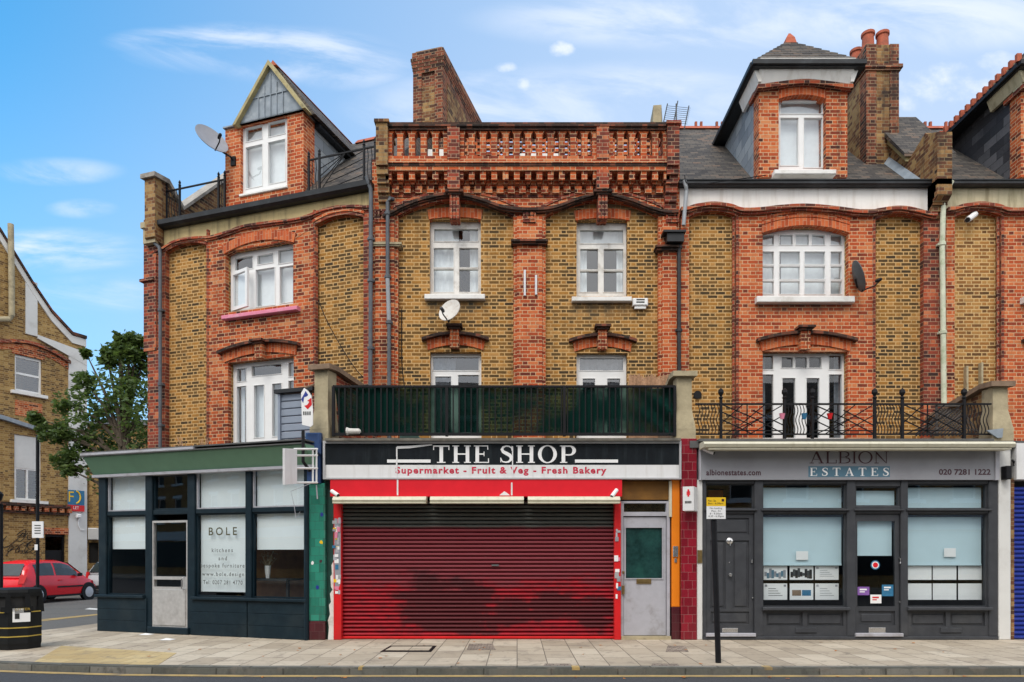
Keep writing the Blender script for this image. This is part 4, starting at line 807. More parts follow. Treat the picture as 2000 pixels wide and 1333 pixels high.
# ---- text helper (built-in font curves turned into meshes) and a small serif alphabet
def text_mb(body, rect, y, bold=0., mono=False):
    cu = bpy.data.curves.new('lettering', 'FONT'); cu.body = body; cu.align_x = 'CENTER'; cu.resolution_u = 3; cu.extrude = 0; cu.offset = bold
    if mono: cu.space_character = mono
    o = bpy.data.objects.new('lettering', cu); COL.objects.link(o)
    bpy.context.view_layer.update()
    me = o.to_mesh(); vs = [tuple(v.co) for v in me.vertices]; fs = [tuple(p.vertices) for p in me.polygons]
    o.to_mesh_clear(); bpy.data.objects.remove(o); bpy.data.curves.remove(cu)
    x0, x1 = min(v[0] for v in vs), max(v[0] for v in vs); z0, z1 = min(v[1] for v in vs), max(v[1] for v in vs)
    a, b, c, d = rect
    return MB().add([(a+(v[0]-x0)/(x1-x0)*(b-a), y, c+(v[1]-z0)/(z1-z0)*(d-c)) for v in vs], fs)
def serif_mb(body, rect, y, gap=.16, wgt=1.):
    """slab-serif capitals drawn as polygons (cap height 1)"""
    st, th, sr, tk = .19*wgt, .075*wgt, .085, .055
    def bx(a, b, c, d): return [(a, c), (b, c), (b, d), (a, d)]
    def stem(xx, w_=None): w_ = w_ or st; return [bx(xx, xx+w_, tk, 1-tk), bx(xx-sr, xx+w_+sr, 0, tk), bx(xx-sr, xx+w_+sr, 1-tk, 1)]
    def ring(cx_, cz_, rx, rz, ix, iz, a0=0, a1=360, n=22):
        out = []
        for i in range(n):
            t, u_ = rad(a0+(a1-a0)*i/n), rad(a0+(a1-a0)*(i+1)/n)
            out.append([(cx_+rx*math.cos(t), cz_+rz*math.sin(t)), (cx_+rx*math.cos(u_), cz_+rz*math.sin(u_)), (cx_+ix*math.cos(u_), cz_+iz*math.sin(u_)), (cx_+ix*math.cos(t), cz_+iz*math.sin(t))])
        return out
    def stroke(pts):
        out = []
        L_ = []
        for i, (a, b, w_) in enumerate(pts):
            p, q = pts[max(0, i-1)], pts[min(len(pts)-1, i+1)]
            dx, dz = q[0]-p[0], q[1]-p[1]; l = math.hypot(dx, dz) or 1
            L_.append(((a-dz/l*w_/2, b+dx/l*w_/2), (a+dz/l*w_/2, b-dx/l*w_/2)))
        for i in range(len(L_)-1): out.append([L_[i][0], L_[i+1][0], L_[i+1][1], L_[i][1]])
        return out
    def glyph(ch):
        if ch == 'T': return .86, [bx(.335, .335+st, tk, 1-th), bx(.2, .66, 0, tk), bx(0, .86, 1-th, 1), bx(0, .05, .74, 1-th), bx(.81, .86, .74, 1-th)]
        if ch == 'H': return .98, stem(sr)+stem(.98-sr-st)+[bx(sr+st, .98-sr-st, .47, .47+th)]
        if ch == 'E': return .80, [bx(sr, sr+st, tk, 1-tk), bx(0, .76, 1-tk, 1), bx(0, .80, 0, tk), bx(sr+st, .56, .47, .47+th), bx(.71, .76, .76, 1-tk), bx(.75, .80, tk, .26), bx(.52, .56, .38, .47), bx(.52, .56, .47+th, .65)]
        if ch == 'L': return .76, [bx(sr, sr+st, tk, 1-tk), bx(0, sr*2+st, 1-tk, 1), bx(0, .76, 0, tk), bx(.71, .76, tk, .3)]
        if ch == 'I': return st+2*sr, stem(sr)
        if ch == 'O': return 1.0, ring(.5, .5, .5, .52, .5-st, .455)
        if ch == 'P': return .84, [bx(sr, sr+st, tk, 1-tk), bx(0, sr*2+st+.02, 0, tk), bx(0, sr+st, 1-tk, 1)]+[bx(sr+st, .5, 1-th, 1), bx(sr+st, .5, .42, .42+th)]+ring(.5, .71, .34, .29, .34-st, .215, -90, 90, 12)
        if ch == 'B': return .84, [bx(sr, sr+st, tk, 1-tk), bx(0, sr+st, 0, tk), bx(0, sr+st, 1-tk, 1), bx(sr+st, .46, 1-th, 1), bx(sr+st, .46, .5, .5+th*.7), bx(sr+st, .5, 0, th)]+ring(.46, .76, .30, .24, .30-st*.85, .175, -90, 90, 10)+ring(.5, .255, .34, .255, .34-st*.9, .18, -90, 90, 10)
        if ch == 'N': return 1.0, [bx(.1, .1+th, tk, 1-tk), bx(0, .3, 0, tk), bx(0, .1+th, 1-tk, 1), bx(.86-th, .86, tk, 1-tk), bx(.7, 1.0, 1-tk, 1), [(.1+th, 1-tk), (.1+th+.03, 1-tk), (.86, .0), (.86-th, .0), (.1+th, .78)][:5]]
        if ch == 'A': return 1.0, [[(.44, 1), (.56, 1), (.92, tk), (.92-st*1.1, tk), (.43, .88)], [(.44, .99), (.12, tk), (.12+th*.9, tk), (.47, .86)], bx(.27, .68, .32, .32+th*.8), bx(0, .3, 0, tk), bx(.62, 1.0, 0, tk)]
        if ch == 'S': return .70, stroke([(.635, .76, .05), (.60, .87, .06), (.48, .955, .08), (.33, .965, .08), (.17, .90, .12), (.11, .77, .16), (.18, .64, .18), (.35, .54, .2), (.52, .44, .2), (.60, .31, .18), (.575, .17, .15), (.46, .06, .1), (.31, .035, .08), (.15, .07, .07), (.08, .17, .06), (.045, .28, .05)])+[bx(.61, .65, .70, .97), bx(.03, .07, .03, .30)]
        return .42, []
    mb, cur, k = MB(), 0., 0
    for ch in body:
        w_, ps = glyph(ch)
        for p in ps:
            k += 1; e = y-.0003*(k % 7)
            mb.add([(cur+a, e, b) for a, b in p], [tuple(range(len(p)))])
        cur += w_+gap
    vs = mb.v; x0, x1 = min(v[0] for v in vs), max(v[0] for v in vs)
    a, b, c, d = rect
    mb.v = [(a+(v[0]-x0)/(x1-x0)*(b-a), v[1], c+v[2]*(d-c)) for v in vs]
    return mb
# lettering on the left shop's blind window
tr_ = lambda l, r, t, b: (x(l), x(r), z(b, 435), z(t, 435))
for body, l, r, t, b, mm, sp_ in (('BOLE', 406, 461, 1030, 1046, 'olive', 1.5), ('kitchens', 412, 453, 1071, 1079, 'greyt', 1.4), ('and', 425, 441.5, 1087, 1095, 'greyt', 1.4), ('bespoke furniture', 390, 476, 1101, 1111.5, 'greyt', 1.3), ('www.bole.design', 393, 475, 1118, 1128, 'greyt', 1.3), ('Tel: 0207 281 4770', 395, 472, 1134, 1142, 'greyt', 1.2)):
    SHL.part('lettering', text_mb(body, tr_(l, r, t, b), .022, .012, mono=sp_), MAT[mm])

# ---- middle shop: roller shutter, red surround, side door
x, z = G.x, G.z
T = Thing('shopfront', 'red shop surround with orange pillar and grey side door, beside the maroon tiled pier', 'shopfront', G, (.0, 0, 0))
T.part('side_guide', MB().bbox(x(653), x(668), -.06, .1, 0, z(980), .01), MAT['redp'])
T.part('side_guide', MB().bbox(x(1199), x(1212), -.06, .1, 0, z(980), .01), MAT['redp'])
T.part('torn_poster', MB().prism([(x(655), z(1013)), (x(667), z(1015)), (x(667), z(1138)), (x(663), z(1150)), (x(659), z(1144)), (x(656), z(1158)), (x(654.5), z(1100))], -.0604, -.058), MAT['dishg'], label='grey torn paper layer on the left guide')
T.part('red_fascia', MB().box(x(645, -.12), x(1215, -.12), -.12, .2, z(970, -.12), z(934, -.12)), MAT['reds'])
T.part('soffit', MB().box(x(635), x(1330), .0, .6, z(938), z(938)+.03).box(x(1214), x(1312), .05, .1, z(976), z(940)), MAT['brown'])
T.part('orange_pillar', MB().bbox(x(1312), x(1328), -.0, .3, z(1186), z(938), .01), MAT['orange'])
T.part('pillar_base_tiles', MB().bbox(x(1312), x(1328), -.012, .3, 0, z(1186), .01), MAT['dmaroon'])
T.part('pillar_edge', MB().box(x(1307), x(1312), -.01, .2, z(1010), z(940)), MAT['beige'])
T.part('broken_render', MB().prism([(x(641), 0), (x(653), 0), (x(653), z(1105)), (x(651), z(1098)), (x(648), z(1104)), (x(649), z(1122)), (x(646), z(1126)), (x(647), z(1146)), (x(650), z(1152)), (x(645), z(1160)), (x(647), z(1176)), (x(643), z(1182)), (x(645), z(1200)), (x(641), z(1212)), (x(643), z(1226))], -.02, .08), MAT['wpaint'])
T.part('jamb', MB().box(x(631), x(653), .04, .3, 0, z(938)), MAT['dkgreen'])
dfr = T.part('door_frame', MB().holes(x(1212.5), x(1309), .06, z(979), [(x(1218), x(1303), .06, z(1008)), (x(1219), x(1302), z(1000), z(983))], .03, .12), MAT['silp'])
T.part('transom_pane', MB().box(x(1218), x(1303), .09, .095, z(1001), z(982)), MAT['glassd'], dfr)
dw = (x(1223), x(1294.5), z(1130), z(1031))
dd = T.part('door', MB().holes(x(1219), x(1302), .07, z(1010), [dw], .06, .11).holes(dw[0]-.02, dw[1]+.02, dw[2]-.02, dw[3]+.02, [dw], .045, .059), MAT['silp'])
T.part('door_pane', MB().box(dw[0], dw[1], .08, .085, dw[2], dw[3]), pm("dark_green_wired_glass", (.012, .045, .042), .22, .5, 7, spec=.5, dirt=(.02, .09, .075), dirtk=.6), dd)
T.part('letterbox', MB().bbox(x(1244), x(1273), .04, .06, z(1141), z(1131), .006).box(x(1248), x(1269), .036, .041, z(1138), z(1134)), [MAT['brass'], MAT['ink']], dd)
T.part('handle', MB().bbox(x(1215), x(1220), .0, .03, z(1161), z(1144), .004).bbox(x(1216), x(1220), .015, .03, z(1121), z(1116), .004), MAT['brass'], dd)
T.part('threshold', MB().box(x(1213), x(1310), -.03, .14, 0, .06), MAT['stone'])
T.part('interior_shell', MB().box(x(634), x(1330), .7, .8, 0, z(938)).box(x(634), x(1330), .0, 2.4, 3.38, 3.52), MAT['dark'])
T.part('ledge', MB().box(x(634, -.2), x(1330, -.2), -.2, .1, z(861, -.2), z(856, -.2)), pm('grimy_ledge', (.13, .12, .10), .9, .3, 6, dirt=(.3, .27, .22), dirtk=.6, dscale=4))
for l, b, t, q in ((1314, 1100, 1067, 8), ):
    T.part('intercom', MB().bbox(x(1314), x(1324), -.03, .0, z(1088), z(1067), .006).bbox(x(1317), x(1322), -.02, .0, z(1099), z(1091), .004), MAT['chrome'])
# roller shutter with slats
def shutter_mat():
    m, nt, bs, tc = newmat("sprayed_shutter_paint"); oc = tc.outputs['Object']
    sx, sy, sz = nd(nt, 'ShaderNodeSeparateXYZ', {0: oc}).outputs
    row = mt(nt, 'FLOOR', mt(nt, 'DIVIDE', sz, .0715))
    jit = nd(nt, 'ShaderNodeTexNoise', {'Vector': nd(nt, 'ShaderNodeCombineXYZ', {0: mt(nt, 'MULTIPLY', sx, .9), 1: mt(nt, 'MULTIPLY', row, .37), 2: 3.}).outputs[0], 'Scale': 2.2, 'Detail': 5., 'Roughness': .6}).outputs[0]
    n1 = nd(nt, 'ShaderNodeTexNoise', {'Vector': nd(nt, 'ShaderNodeMapping', {0: oc, 3: (.9, 1, 1.3)}).outputs[0], 'Scale': 1.35, 'Detail': 6., 'Roughness': .6}).outputs[0]
    n2 = nd(nt, 'ShaderNodeTexNoise', {'Vector': nd(nt, 'ShaderNodeMapping', {0: oc, 3: (1, 1, 3)}).outputs[0], 'Scale': 5., 'Detail': 7., 'Roughness': .7}).outputs[0]
    red = mix(nt, sstep(nt, n2, .35, .7), (.38, .007, .018), (.18, .011, .018))
    c = mix(nt, mt(nt, 'MULTIPLY', sstep(nt, n2, .6, .75), sstep(nt, sz, .6, 1.4)), red, (.36, .09, .055))
    # faded dull red over the middle, bright red left towards the bottom
    c = mix(nt, mt(nt, 'MULTIPLY', sstep(nt, mt(nt, 'ADD', sz, mt(nt, 'MULTIPLY', mt(nt, 'SUBTRACT', jit, .5), .9)), .85, 1.15), .85), c, mix(nt, n2, (.11, .020, .028), (.24, .042, .055)))
    # black sprayed-over patches (paint that is there)
    pk = None
    for (a, b, rx, rz) in ((-.62, .66, .85, .52), (-.15, .40, .75, .30), (.55, .52, .5, .28), (1.35, .55, .55, .28), (2.05, .45, .5, .30)):
        e = mt(nt, 'ADD', mt(nt, 'POWER', mt(nt, 'ABSOLUTE', mt(nt, 'DIVIDE', mt(nt, 'SUBTRACT', sx, a), rx)), 2.), mt(nt, 'POWER', mt(nt, 'ABSOLUTE', mt(nt, 'DIVIDE', mt(nt, 'SUBTRACT', sz, b), rz)), 2.))
        k = sstep(nt, mt(nt, 'ADD', e, mt(nt, 'MULTIPLY', mt(nt, 'ADD', mt(nt, 'SUBTRACT', n1, .5), mt(nt, 'MULTIPLY', mt(nt, 'SUBTRACT', jit, .5), 1.0)), 4.0)), 1.3, .55)
        pk = k if pk is None else mt(nt, 'MAXIMUM', pk, k)
    c = mix(nt, mt(nt, 'MULTIPLY', pk, sstep(nt, n2, .2, .75, .92, .62)), c, (.030, .013, .016))
    c = mix(nt, sstep(nt, mt(nt, 'ADD', sz, mt(nt, 'MULTIPLY', n1, .12)), 2.02, 2.10), c, mix(nt, n2, (.055, .06, .055), (.12, .125, .115)))
    sp_ = nd(nt, 'ShaderNodeTexNoise', {'Vector': oc, 'Scale': 40., 'Detail': 3.}).outputs[0]
    c = mix(nt, sstep(nt, sp_, .70, .76, 0, .6), c, (.45, .28, .26))
    nt.links.new(c, bs.inputs['Base Color']); bs.inputs['Roughness'].default_value = .6; bs.inputs['Specular IOR Level'].default_value = .25
    return m
T = Thing('roller_shutter', 'closed red roller shutter with black sprayed patches, under the red fascia', 'roller shutter', G, ((x(668)+x(1199))/2, .05, 0))
sm_ = shutter_mat(); sh = MB(); zt_ = z(978); n = 34; h = (zt_-.05)/n
pts = []
for i in range(n):
    z0 = .05+i*h
    for t, yy in ((0, .085), (.06, .115), (.17, .12), (.25, .06), (.5, .042), (.8, .052), (.97, .08)): pts.append((z0+t*h, yy))
vs = []; fs = []
xs_ = x(667.5), x(1199.5)
for q, yy in pts: vs += [(xs_[0], yy, q), (xs_[1], yy, q)]
for i in range(len(pts)-1): fs.append((2*i, 2*i+1, 2*i+3, 2*i+2))
sh.add(vs, fs); T.part('slatted_curtain', sh, sm_)
T.part('bottom_rail', MB().bbox(xs_[0], xs_[1], .03, .1, .012, .055, .006), MAT['redp'])
T.part('pull_handle', MB().box(x(960), x(974), .015, .045, z(1106), z(1103)), MAT['chrome'])
# the three cream awning cases
for i, (a, b) in enumerate(((650, 832), (840, 1023), (1031, 1211))):
    solo('awning_case', ('leftmost of the three cream awning cases above the shutter', 'middle one of the three cream awning cases above the shutter', 'rightmost of the three cream awning cases above the shutter')[i], 'awning', G,
         MB().prismx([(-.32, z(974, -.3)), (-.34, z(977, -.3)), (-.32, z(981, -.3)), (-.1, z(981, -.3)), (-.1, z(969, -.3)), (-.28, z(970, -.3))], x(a, -.3), x(b, -.3)).box(x(a, -.3), x(b, -.3), -.33, -.15, z(983.5, -.3), z(981.3, -.3)), MAT['beige'], 'awning cases over the shutter')
# fascia sign
T = Thing('shop_sign', 'black and white shop sign reading THE SHOP in serif capitals', 'shop sign', G, (.1, 0, z(936)))
T.part('black_panel', MB().box(x(634, -.1), x(1328, -.1), -.10, .1, z(908.5, -.1), z(864, -.1)), MAT['signk'])
T.part('white_panel', MB().box(x(634, -.1), x(1328, -.1), -.10, .1, z(934, -.1), z(908.5, -.1)), MAT['whitep'])
T.part('frame', MB().holes(x(631, -.12), x(1330.5, -.12), z(936.5, -.12), z(861.5, -.12), [(x(635, -.12), x(1326.5, -.12), z(933.5, -.12), z(866.5, -.12))], -.135, .1), MAT['sil'])
r_ = lambda l, r, t, b: (x(l, -.105), x(r, -.105), z(b, -.105), z(t, -.105))
T.part('lettering', serif_mb('THE', r_(846, 955, 870.5, 904.5), -.104), MAT['letter'])
T.part('lettering', serif_mb('SHOP', r_(977, 1125, 870.5, 904.5), -.104), MAT['letter'])
for a, b in ((756, 841), (1123, 1207)): T.part('underline', MB().box(*r_(a, b, 898, 904)[:2], -.106, -.10, *r_(a, b, 898, 904)[2:]), MAT['letter'])
tm = text_mb('Supermarket - Fruit & Veg - Fresh Bakery', r_(772.5, 1184.5, 912, 929.5), -.1025, .035, mono=1.2)
T.part('lettering', tm, MAT['redt'])
tp = MB(); rr = random.Random(3)
for a, t, b, dx in ((775, 874, 935, 0), (1001, 872, 938, 2)):
    q = t
    while q < b-3: tp.box(x(a-1.2, -.11)+rr.uniform(-.005, .005), x(a+1.2, -.11), -.109-rr.uniform(0, .002), -.1045, z(min(b, q+9), -.11), z(q, -.11)); q += 9.2
tp2 = MB().prism([(x(775, -.11), z(877, -.11)), (x(800, -.11), z(876, -.11)), (x(845, -.11), z(870, -.11)), (x(843, -.11), z(868, -.11)), (x(800, -.11), z(871, -.11)), (x(775, -.11), z(872, -.11))], -.1115, -.1095)
T.part('peeling_tape', tp, MAT['whitep']); T.part('peeling_tape', tp2, MAT['whitep'])
solo('peeling_tape', 'strip of torn white tape on the red fascia at its left', 'tape', G, MB().box(x(775, -.125), x(778, -.125), -.126, -.1215, z(968, -.12), z(937, -.12)), MAT['whitep'])
solo('peeling_tape', 'torn grey patch and tape at the middle of the red fascia', 'tape', G, MB().prism([(x(975, -.12), z(968, -.12)), (x(985, -.12), z(960, -.12)), (x(990, -.12), z(963, -.12)), (x(996, -.12), z(968, -.12))], -.126, -.1215).box(x(998, -.12), x(1001, -.12), -.127, -.1215, z(968, -.12), z(943, -.12)), MAT['whitep'])

# ---- right shop: grey estate agent front
T = Thing('shopfront', 'anthracite grey estate agent shopfront with pale blue blinds and panelled door', 'shopfront', G, (5.8, 0, 0))
f = MB(); zt = z(938)
posts = [(1371, 1378), (1472, 1489), (1652, 1669), (1757, 1771), (1928, 1946)]
for a, b in posts: f.bbox(x(a), x(b), -.05, .12, .06, zt, .012)
f.bbox(x(1371), x(1946), -.07, .14, 0, .06, .01)
for (a, b), ys in zip(((1378, 1472), (1489, 1652), (1669, 1757), (1771, 1928)), (((938, 945.5), (994.5, 1004)), ((938, 945.5), (994.5, 1003.5)), ((938, 951), (989.5, 1004)), ((938, 945.5), (994.5, 1003.5)))):
    for t, b_ in ys: f.bbox(x(a), x(b), -.035, .1, z(b_), z(t), .01)
    f.bbox(x(a)-.04, x(b)+.04, -.085, -.04, z(998.5), z(995), .008)
T.part('frame', f, MAT['grey'])
for a, b in ((1489, 1652), (1771, 1928)):
    xa, xb = x(a), x(b); xm = (xa+xb)/2; zr0, zr1 = z(1223), z(1192)
    T.part('sill', MB().bbox(xa-.03, xb+.03, -.12, .05, z(1192), z(1186), .01), MAT['grey'])
    T.part('stall_riser', MB().holes(xa, xb, .06, z(1192), [(xa+.06, xm-.04, zr0, zr1-.04), (xm+.04, xb-.06, zr0, zr1-.04)], -.03, -.001), MAT['grey'])
    T.part('riser_backing', MB().box(xa, xb, 0, .08, .06, z(1192)), MAT['grey'])
    for e0, e1 in ((xa+.09, xm-.07), (xm+.07, xb-.09)): T.part('riser_panel', MB().bbox(e0, e1, -.02, .02, zr0+.03, zr1-.07, .018), MAT['grey'])
    T.part('riser_plate', MB().bbox(x(a+63), x(a+104), -.05, -.03, z(1236), z(1226), .008), MAT['grey'])
    for t, b_, bt, bb in ((945.5, 994.5, 945, 995), (1003.5, 1186, 1003, 1103.5)):
        w_ = T.part('window', MB().holes(xa, xb, z(b_), z(t), [(xa+.02, xb-.02, z(b_)+.02, z(t)-.02)], .01, .06), MAT['grey'])
        T.part('pane', MB().quad((xa, .04, z(b_)), (xb, .04, z(b_)), (xb, .04, z(t)), (xa, .04, z(t))), MAT['glassd'], w_)
        T.part('blind', MB().box(xa+.01, xb-.02, .13, .14, z(bb), z(bt)-.06).box(xa+.01, xb-.02, .12, .15, z(bb)-.015, z(bb)+.02), MAT['blindb'], w_)
# shop door
xa, xb = x(1669), x(1757)
gw = (x(1674.5), x(1748), z(1185), z(1018))
tl = T.part('window', MB().holes(xa, xb, z(989.5), z(951), [(xa+.03, xb-.03, z(989.5)+.02, z(951)-.02)], 0, .06), MAT['grey'])
T.part('pane', MB().quad((xa, .03, z(990)), (xb, .03, z(990)), (xb, .03, z(951)), (xa, .03, z(951))), MAT['glassd'], tl)
T.part('blind', MB().box(xa+.04, xb-.04, .10, .11, z(989), z(958)), MAT['blindb'], tl)
pn = (x(1677), x(1748), z(1221), z(1194))
d = T.part('door', MB().holes(xa+.01, xb-.01, .07, z(1005), [gw, pn], 0, .05).box(pn[0], pn[1], .03, .05, pn[2], pn[3]).bbox(pn[0]+.05, pn[1]-.05, .012, .03, pn[2]+.05, pn[3]-.05, .015), MAT['grey'])
T.part('pane', MB().quad((gw[0], .025, gw[2]), (gw[1], .025, gw[2]), (gw[1], .025, gw[3]), (gw[0], .025, gw[3])), MAT['glassd'], d)
T.part('blind', MB().box(gw[0]+.01, gw[1]-.01, .09, .10, z(1086), gw[3]), MAT['blindb'], d)
T.part('letterbox', MB().bbox(x(1696), x(1729), -.02, .0, z(1238), z(1226), .006), MAT['chrome'], d)
T.part('handle', MB().tube([(x(1755), -.01, z(1102)), (x(1755), -.06, z(1100)), (x(1755), -.06, z(1092)), (x(1755), -.01, z(1090))], .009, 8).lathe([(.014, 0), (.014, -.03)], (x(1756), 0, z(1176)), 'y', 10), MAT['chrome'], d)
T.part('door_threshold', MB().bbox(xa-.02, xb+.02, -.1, .05, .06, z(1236.5), .008).bbox(x(1378)-.01, x(1472)+.01, -.1, .05, .06, z(1236.5), .008), MAT['silp'])
# house door at the left of the shop
xa, xb = x(1378), x(1472)
tl = T.part('window', MB().holes(xa, xb, z(994.5), z(945.5), [(xa+.02, xb-.02, z(994.5)+.02, z(945.5)-.02)], .01, .06), MAT['grey'])
T.part('pane', MB().quad((xa, .04, z(995)), (xb, .04, z(995)), (xb, .04, z(945)), (xa, .04, z(945))), MAT['glassd'], tl)
dx0, dx1 = x(1381), x(1465)
ps = [(x(1387), x(1463), z(1044), z(1012)), (x(1387), x(1417), z(1189), z(1056)), (x(1431), x(1463), z(1189), z(1056)), (x(1388), x(1463), z(1220), z(1195))]
q = MB().holes(xa+.005, xb-.005, .075, z(1004.5), ps, .0, .05)
for i, p in enumerate(ps): q.box(p[0], p[1], .025, .05, p[2], p[3]); q.bbox(p[0]+.035, p[1]-.035, .008, .025, p[2]+.035, p[3]-.035, .012)
d = T.part('door', q, MAT['grey'])
T.part('knocker', MB().lathe([(.05, 0), (.06, -.012), (.05, -.02), (.02, -.035), (.0, -.036)], (x(1425), 0, z(1057)), 'y', 16).tube([(x(1425), -.02, z(1057)), (x(1425), -.03, z(1066))], .01, 8), MAT['chrome'], d)
T.part('knob', MB().lathe([(.02, 0), (.02, -.02), (.035, -.04), (.03, -.06), (.0, -.065)], (x(1425), 0, z(1123)), 'y', 14), MAT['chrome'], d)
T.part('keyhole', MB().lathe([(.008, 0), (.008, -.012), (0, -.014)], (x(1424), 0, z(1099)), 'y', 10).box(x(1466), x(1469), -.03, 0, z(1100), z(1093)).lathe([(.014, 0), (.014, -.03), (0, -.03)], (x(1469), 0, z(1168)), 'y', 10), MAT['chrome'], d)
T.part('letterbox', MB().bbox(x(1410), x(1441), -.02, .0, z(1236), z(1227), .006), MAT['chrome'], d)
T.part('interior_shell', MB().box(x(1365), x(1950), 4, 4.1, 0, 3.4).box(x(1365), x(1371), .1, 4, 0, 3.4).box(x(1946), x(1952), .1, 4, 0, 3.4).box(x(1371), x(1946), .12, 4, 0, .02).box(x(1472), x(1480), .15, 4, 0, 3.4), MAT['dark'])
T.part('interior_lamp', MB().box(x(1383, .5), x(1412, .5), .5, .7, z(975, .5), z(958, .5)), MAT['orange'])
T.part('flat_roof', MB().box(x(1345), x(1976), -.1, 2.35, 3.40, 3.52).box(x(1366, -.2), x(1942, -.2), -.2, .1, z(862, -.2), z(857, -.2)), MAT['flat'])
SHR = T
T = Thing('shop_sign', 'grey estate agent fascia sign reading ALBION ESTATES with a phone number', 'shop sign', G, (5.8, 0, z(938)))
T.part('panel', MB().box(x(1369, -.1), x(1943, -.1), -.1, .1, z(937.5, -.1), z(872, -.1)), pm("grey_fascia_panel", (.27, .275, .30), .45, .05, 4, dirt=(.2, .2, .22), dirtk=.4))
T.part('trim', MB().box(x(1366, -.1), x(1369, -.1), -.11, .1, z(938, -.1), z(868, -.1)).box(x(1943, -.1), x(1951, -.1), -.12, .1, z(938, -.1), z(876, -.1)), MAT['silp'])
T.part('lettering', serif_mb('ALBION', r_(1581, 1736, 882, 905.5), -.105, .12, .62), MAT['plum'])
T.part('name_panel', MB().box(*r_(1579, 1738, 911, 932)[:2], -.103, -.1, *r_(1579, 1738, 911, 932)[2:]), MAT['blueb'])
T.part('lettering', serif_mb('ESTATES', r_(1582, 1736, 914, 930), -.106, .55), MAT['letter'])
T.part('lettering', text_mb('albionestates.com', r_(1379.5, 1486, 917.5, 929), -.103, .025, mono=1.1), MAT['plum'])
T.part('lettering', text_mb('020 7281 1222', r_(1834, 1935, 916.5, 928), -.103, .025), MAT['plum'])
solo('awning_case', 'long cream awning case across the top of the grey estate agent fascia', 'awning', G, MB().prismx([(-.42, z(864, -.4)), (-.45, z(868, -.4)), (-.42, z(874, -.4)), (-.12, z(874, -.4)), (-.12, z(862, -.4)), (-.36, z(862, -.4))], x(1374, -.4), x(1981, -.4)).box(x(1384, -.4), x(1976, -.4), -.40, -.2, z(878, -.4), z(874.5, -.4)), MAT['beige'])
# display cards hanging in the agent's windows
gc = .17
for wi, (c0, rows) in enumerate((((1491.5, 1542.5, 1592), 'left'), ((1773.5, 1822, 1871.5), 'right'))):
    for ri, (t, b) in enumerate(((1106, 1133), (1140, 1172))):
        for ci, l in enumerate(c0):
            side, row, col_ = ('left', 'right')[wi], ('upper', 'lower')[ri], ('left', 'middle', 'right')[ci]
            rc = (x(l, gc), x(l+46, gc), z(b, gc), z(t, gc))
            lab = (f'white property card in the {side} agent window, {row} row, {col_} one')
            T = Thing('display_card', lab, 'card', G, (rc[0], gc, rc[2]), 'property cards hanging in the agent windows')
            T.part('card', MB().box(rc[0], rc[1], gc, gc+.006, rc[2], rc[3]), MAT['white'])
            if wi == 0:
                mm = [['dishg', 'blueb'], ['ink', 'greyt'], ['dishg', 'silp'], ['greyt', 'dishg'], ['wood', 'stkb'], ['dishg', 'silp']][ri*3+ci]
                w_, h_ = rc[1]-rc[0], rc[3]-rc[2]; pr = MB()
                if ci == 1 and ri == 1: pr.box(rc[0]+.1*w_, rc[0]+.48*w_, gc-.002, gc-.0005, rc[2]+.25*h_, rc[2]+.6*h_); pr.m = 1; pr.box(rc[0]+.52*w_, rc[0]+.9*w_, gc-.002, gc-.0005, rc[2]+.25*h_, rc[2]+.6*h_)
                elif ri == 0 and ci < 2:
                    for k in range(9):
                        pr.m = k % 2; a = rc[0]+w_*(.03+.1*k); pr.box(a, a+w_*.11, gc-.002-.0002*k, gc-.0005, rc[2]+h_*random.uniform(.08, .3), rc[2]+h_*random.uniform(.45, .9))
                else:
                    for k in range(4): pr.box(rc[0]+.2*w_, rc[1]-.2*w_-.04*k, gc-.002, gc-.0005, rc[2]+h_*(.25+.14*k), rc[2]+h_*(.28+.14*k))
                    for sx in (0, 1): pr.m = 1; pr.box(rc[0]+(.05+.8*sx)*w_, rc[0]+(.15+.8*sx)*w_, gc-.0025, gc-.0005, rc[2]+h_*.8, rc[2]+h_*.93)
                T.part('print', pr, [MAT[mm[0]], MAT[mm[1]]])
for i, (l, r, t, b) in enumerate(((1555, 1578.5, 1077, 1094), (1844, 1867, 1071, 1088))):
    solo('paper_note', ('small white note stuck to the left blue blind', 'small white note stuck to the right blue blind')[i], 'note', G, MB().box(x(l, .1), x(r, .1), .1, .105, z(b, .1), z(t, .1)), MAT['white'], 'white notes on the blue blinds')
T = Thing('door_sticker', 'red, white and blue round decal on the agent door glass', 'sticker', G, (x(1710.5), .02, z(1113)))
for r, mm, yy in ((.082, 'stkb', .018), (.062, 'white', .015), (.045, 'reds', .012)): T.part('disc', MB().lathe([(r, 0), (r, -.0025)], (x(1710.5), yy, z(1104)), 'y', 24), MAT[mm])
for l, r, t, b, mm, lab in ((1676, 1699, 1146.5, 1163, 'skin', 'purple and white sticker low on the agent door glass'), (1723.5, 1746, 1142.5, 1165, 'stkb', 'blue square sticker low on the agent door glass'), (1701, 1722.5, 1162, 1179, 'white', 'white sticker with red line at the bottom of the agent door glass')):
    T = Thing('door_sticker', lab, 'sticker', G, (x(l), .02, z(b)), 'stickers on the agent door')
    T.part('base', MB().box(x(l), x(r), .018, .021, z(b), z(t)), MAT[mm])
    T.part('mark', MB().box(x(l+4), x(r-5), .0165, .0178, z(t+7), z(t+4)).box(x(l+4), x(r-9), .0165, .0178, z(t+11), z(t+9)), MAT['white' if mm != 'white' else 'redp'])
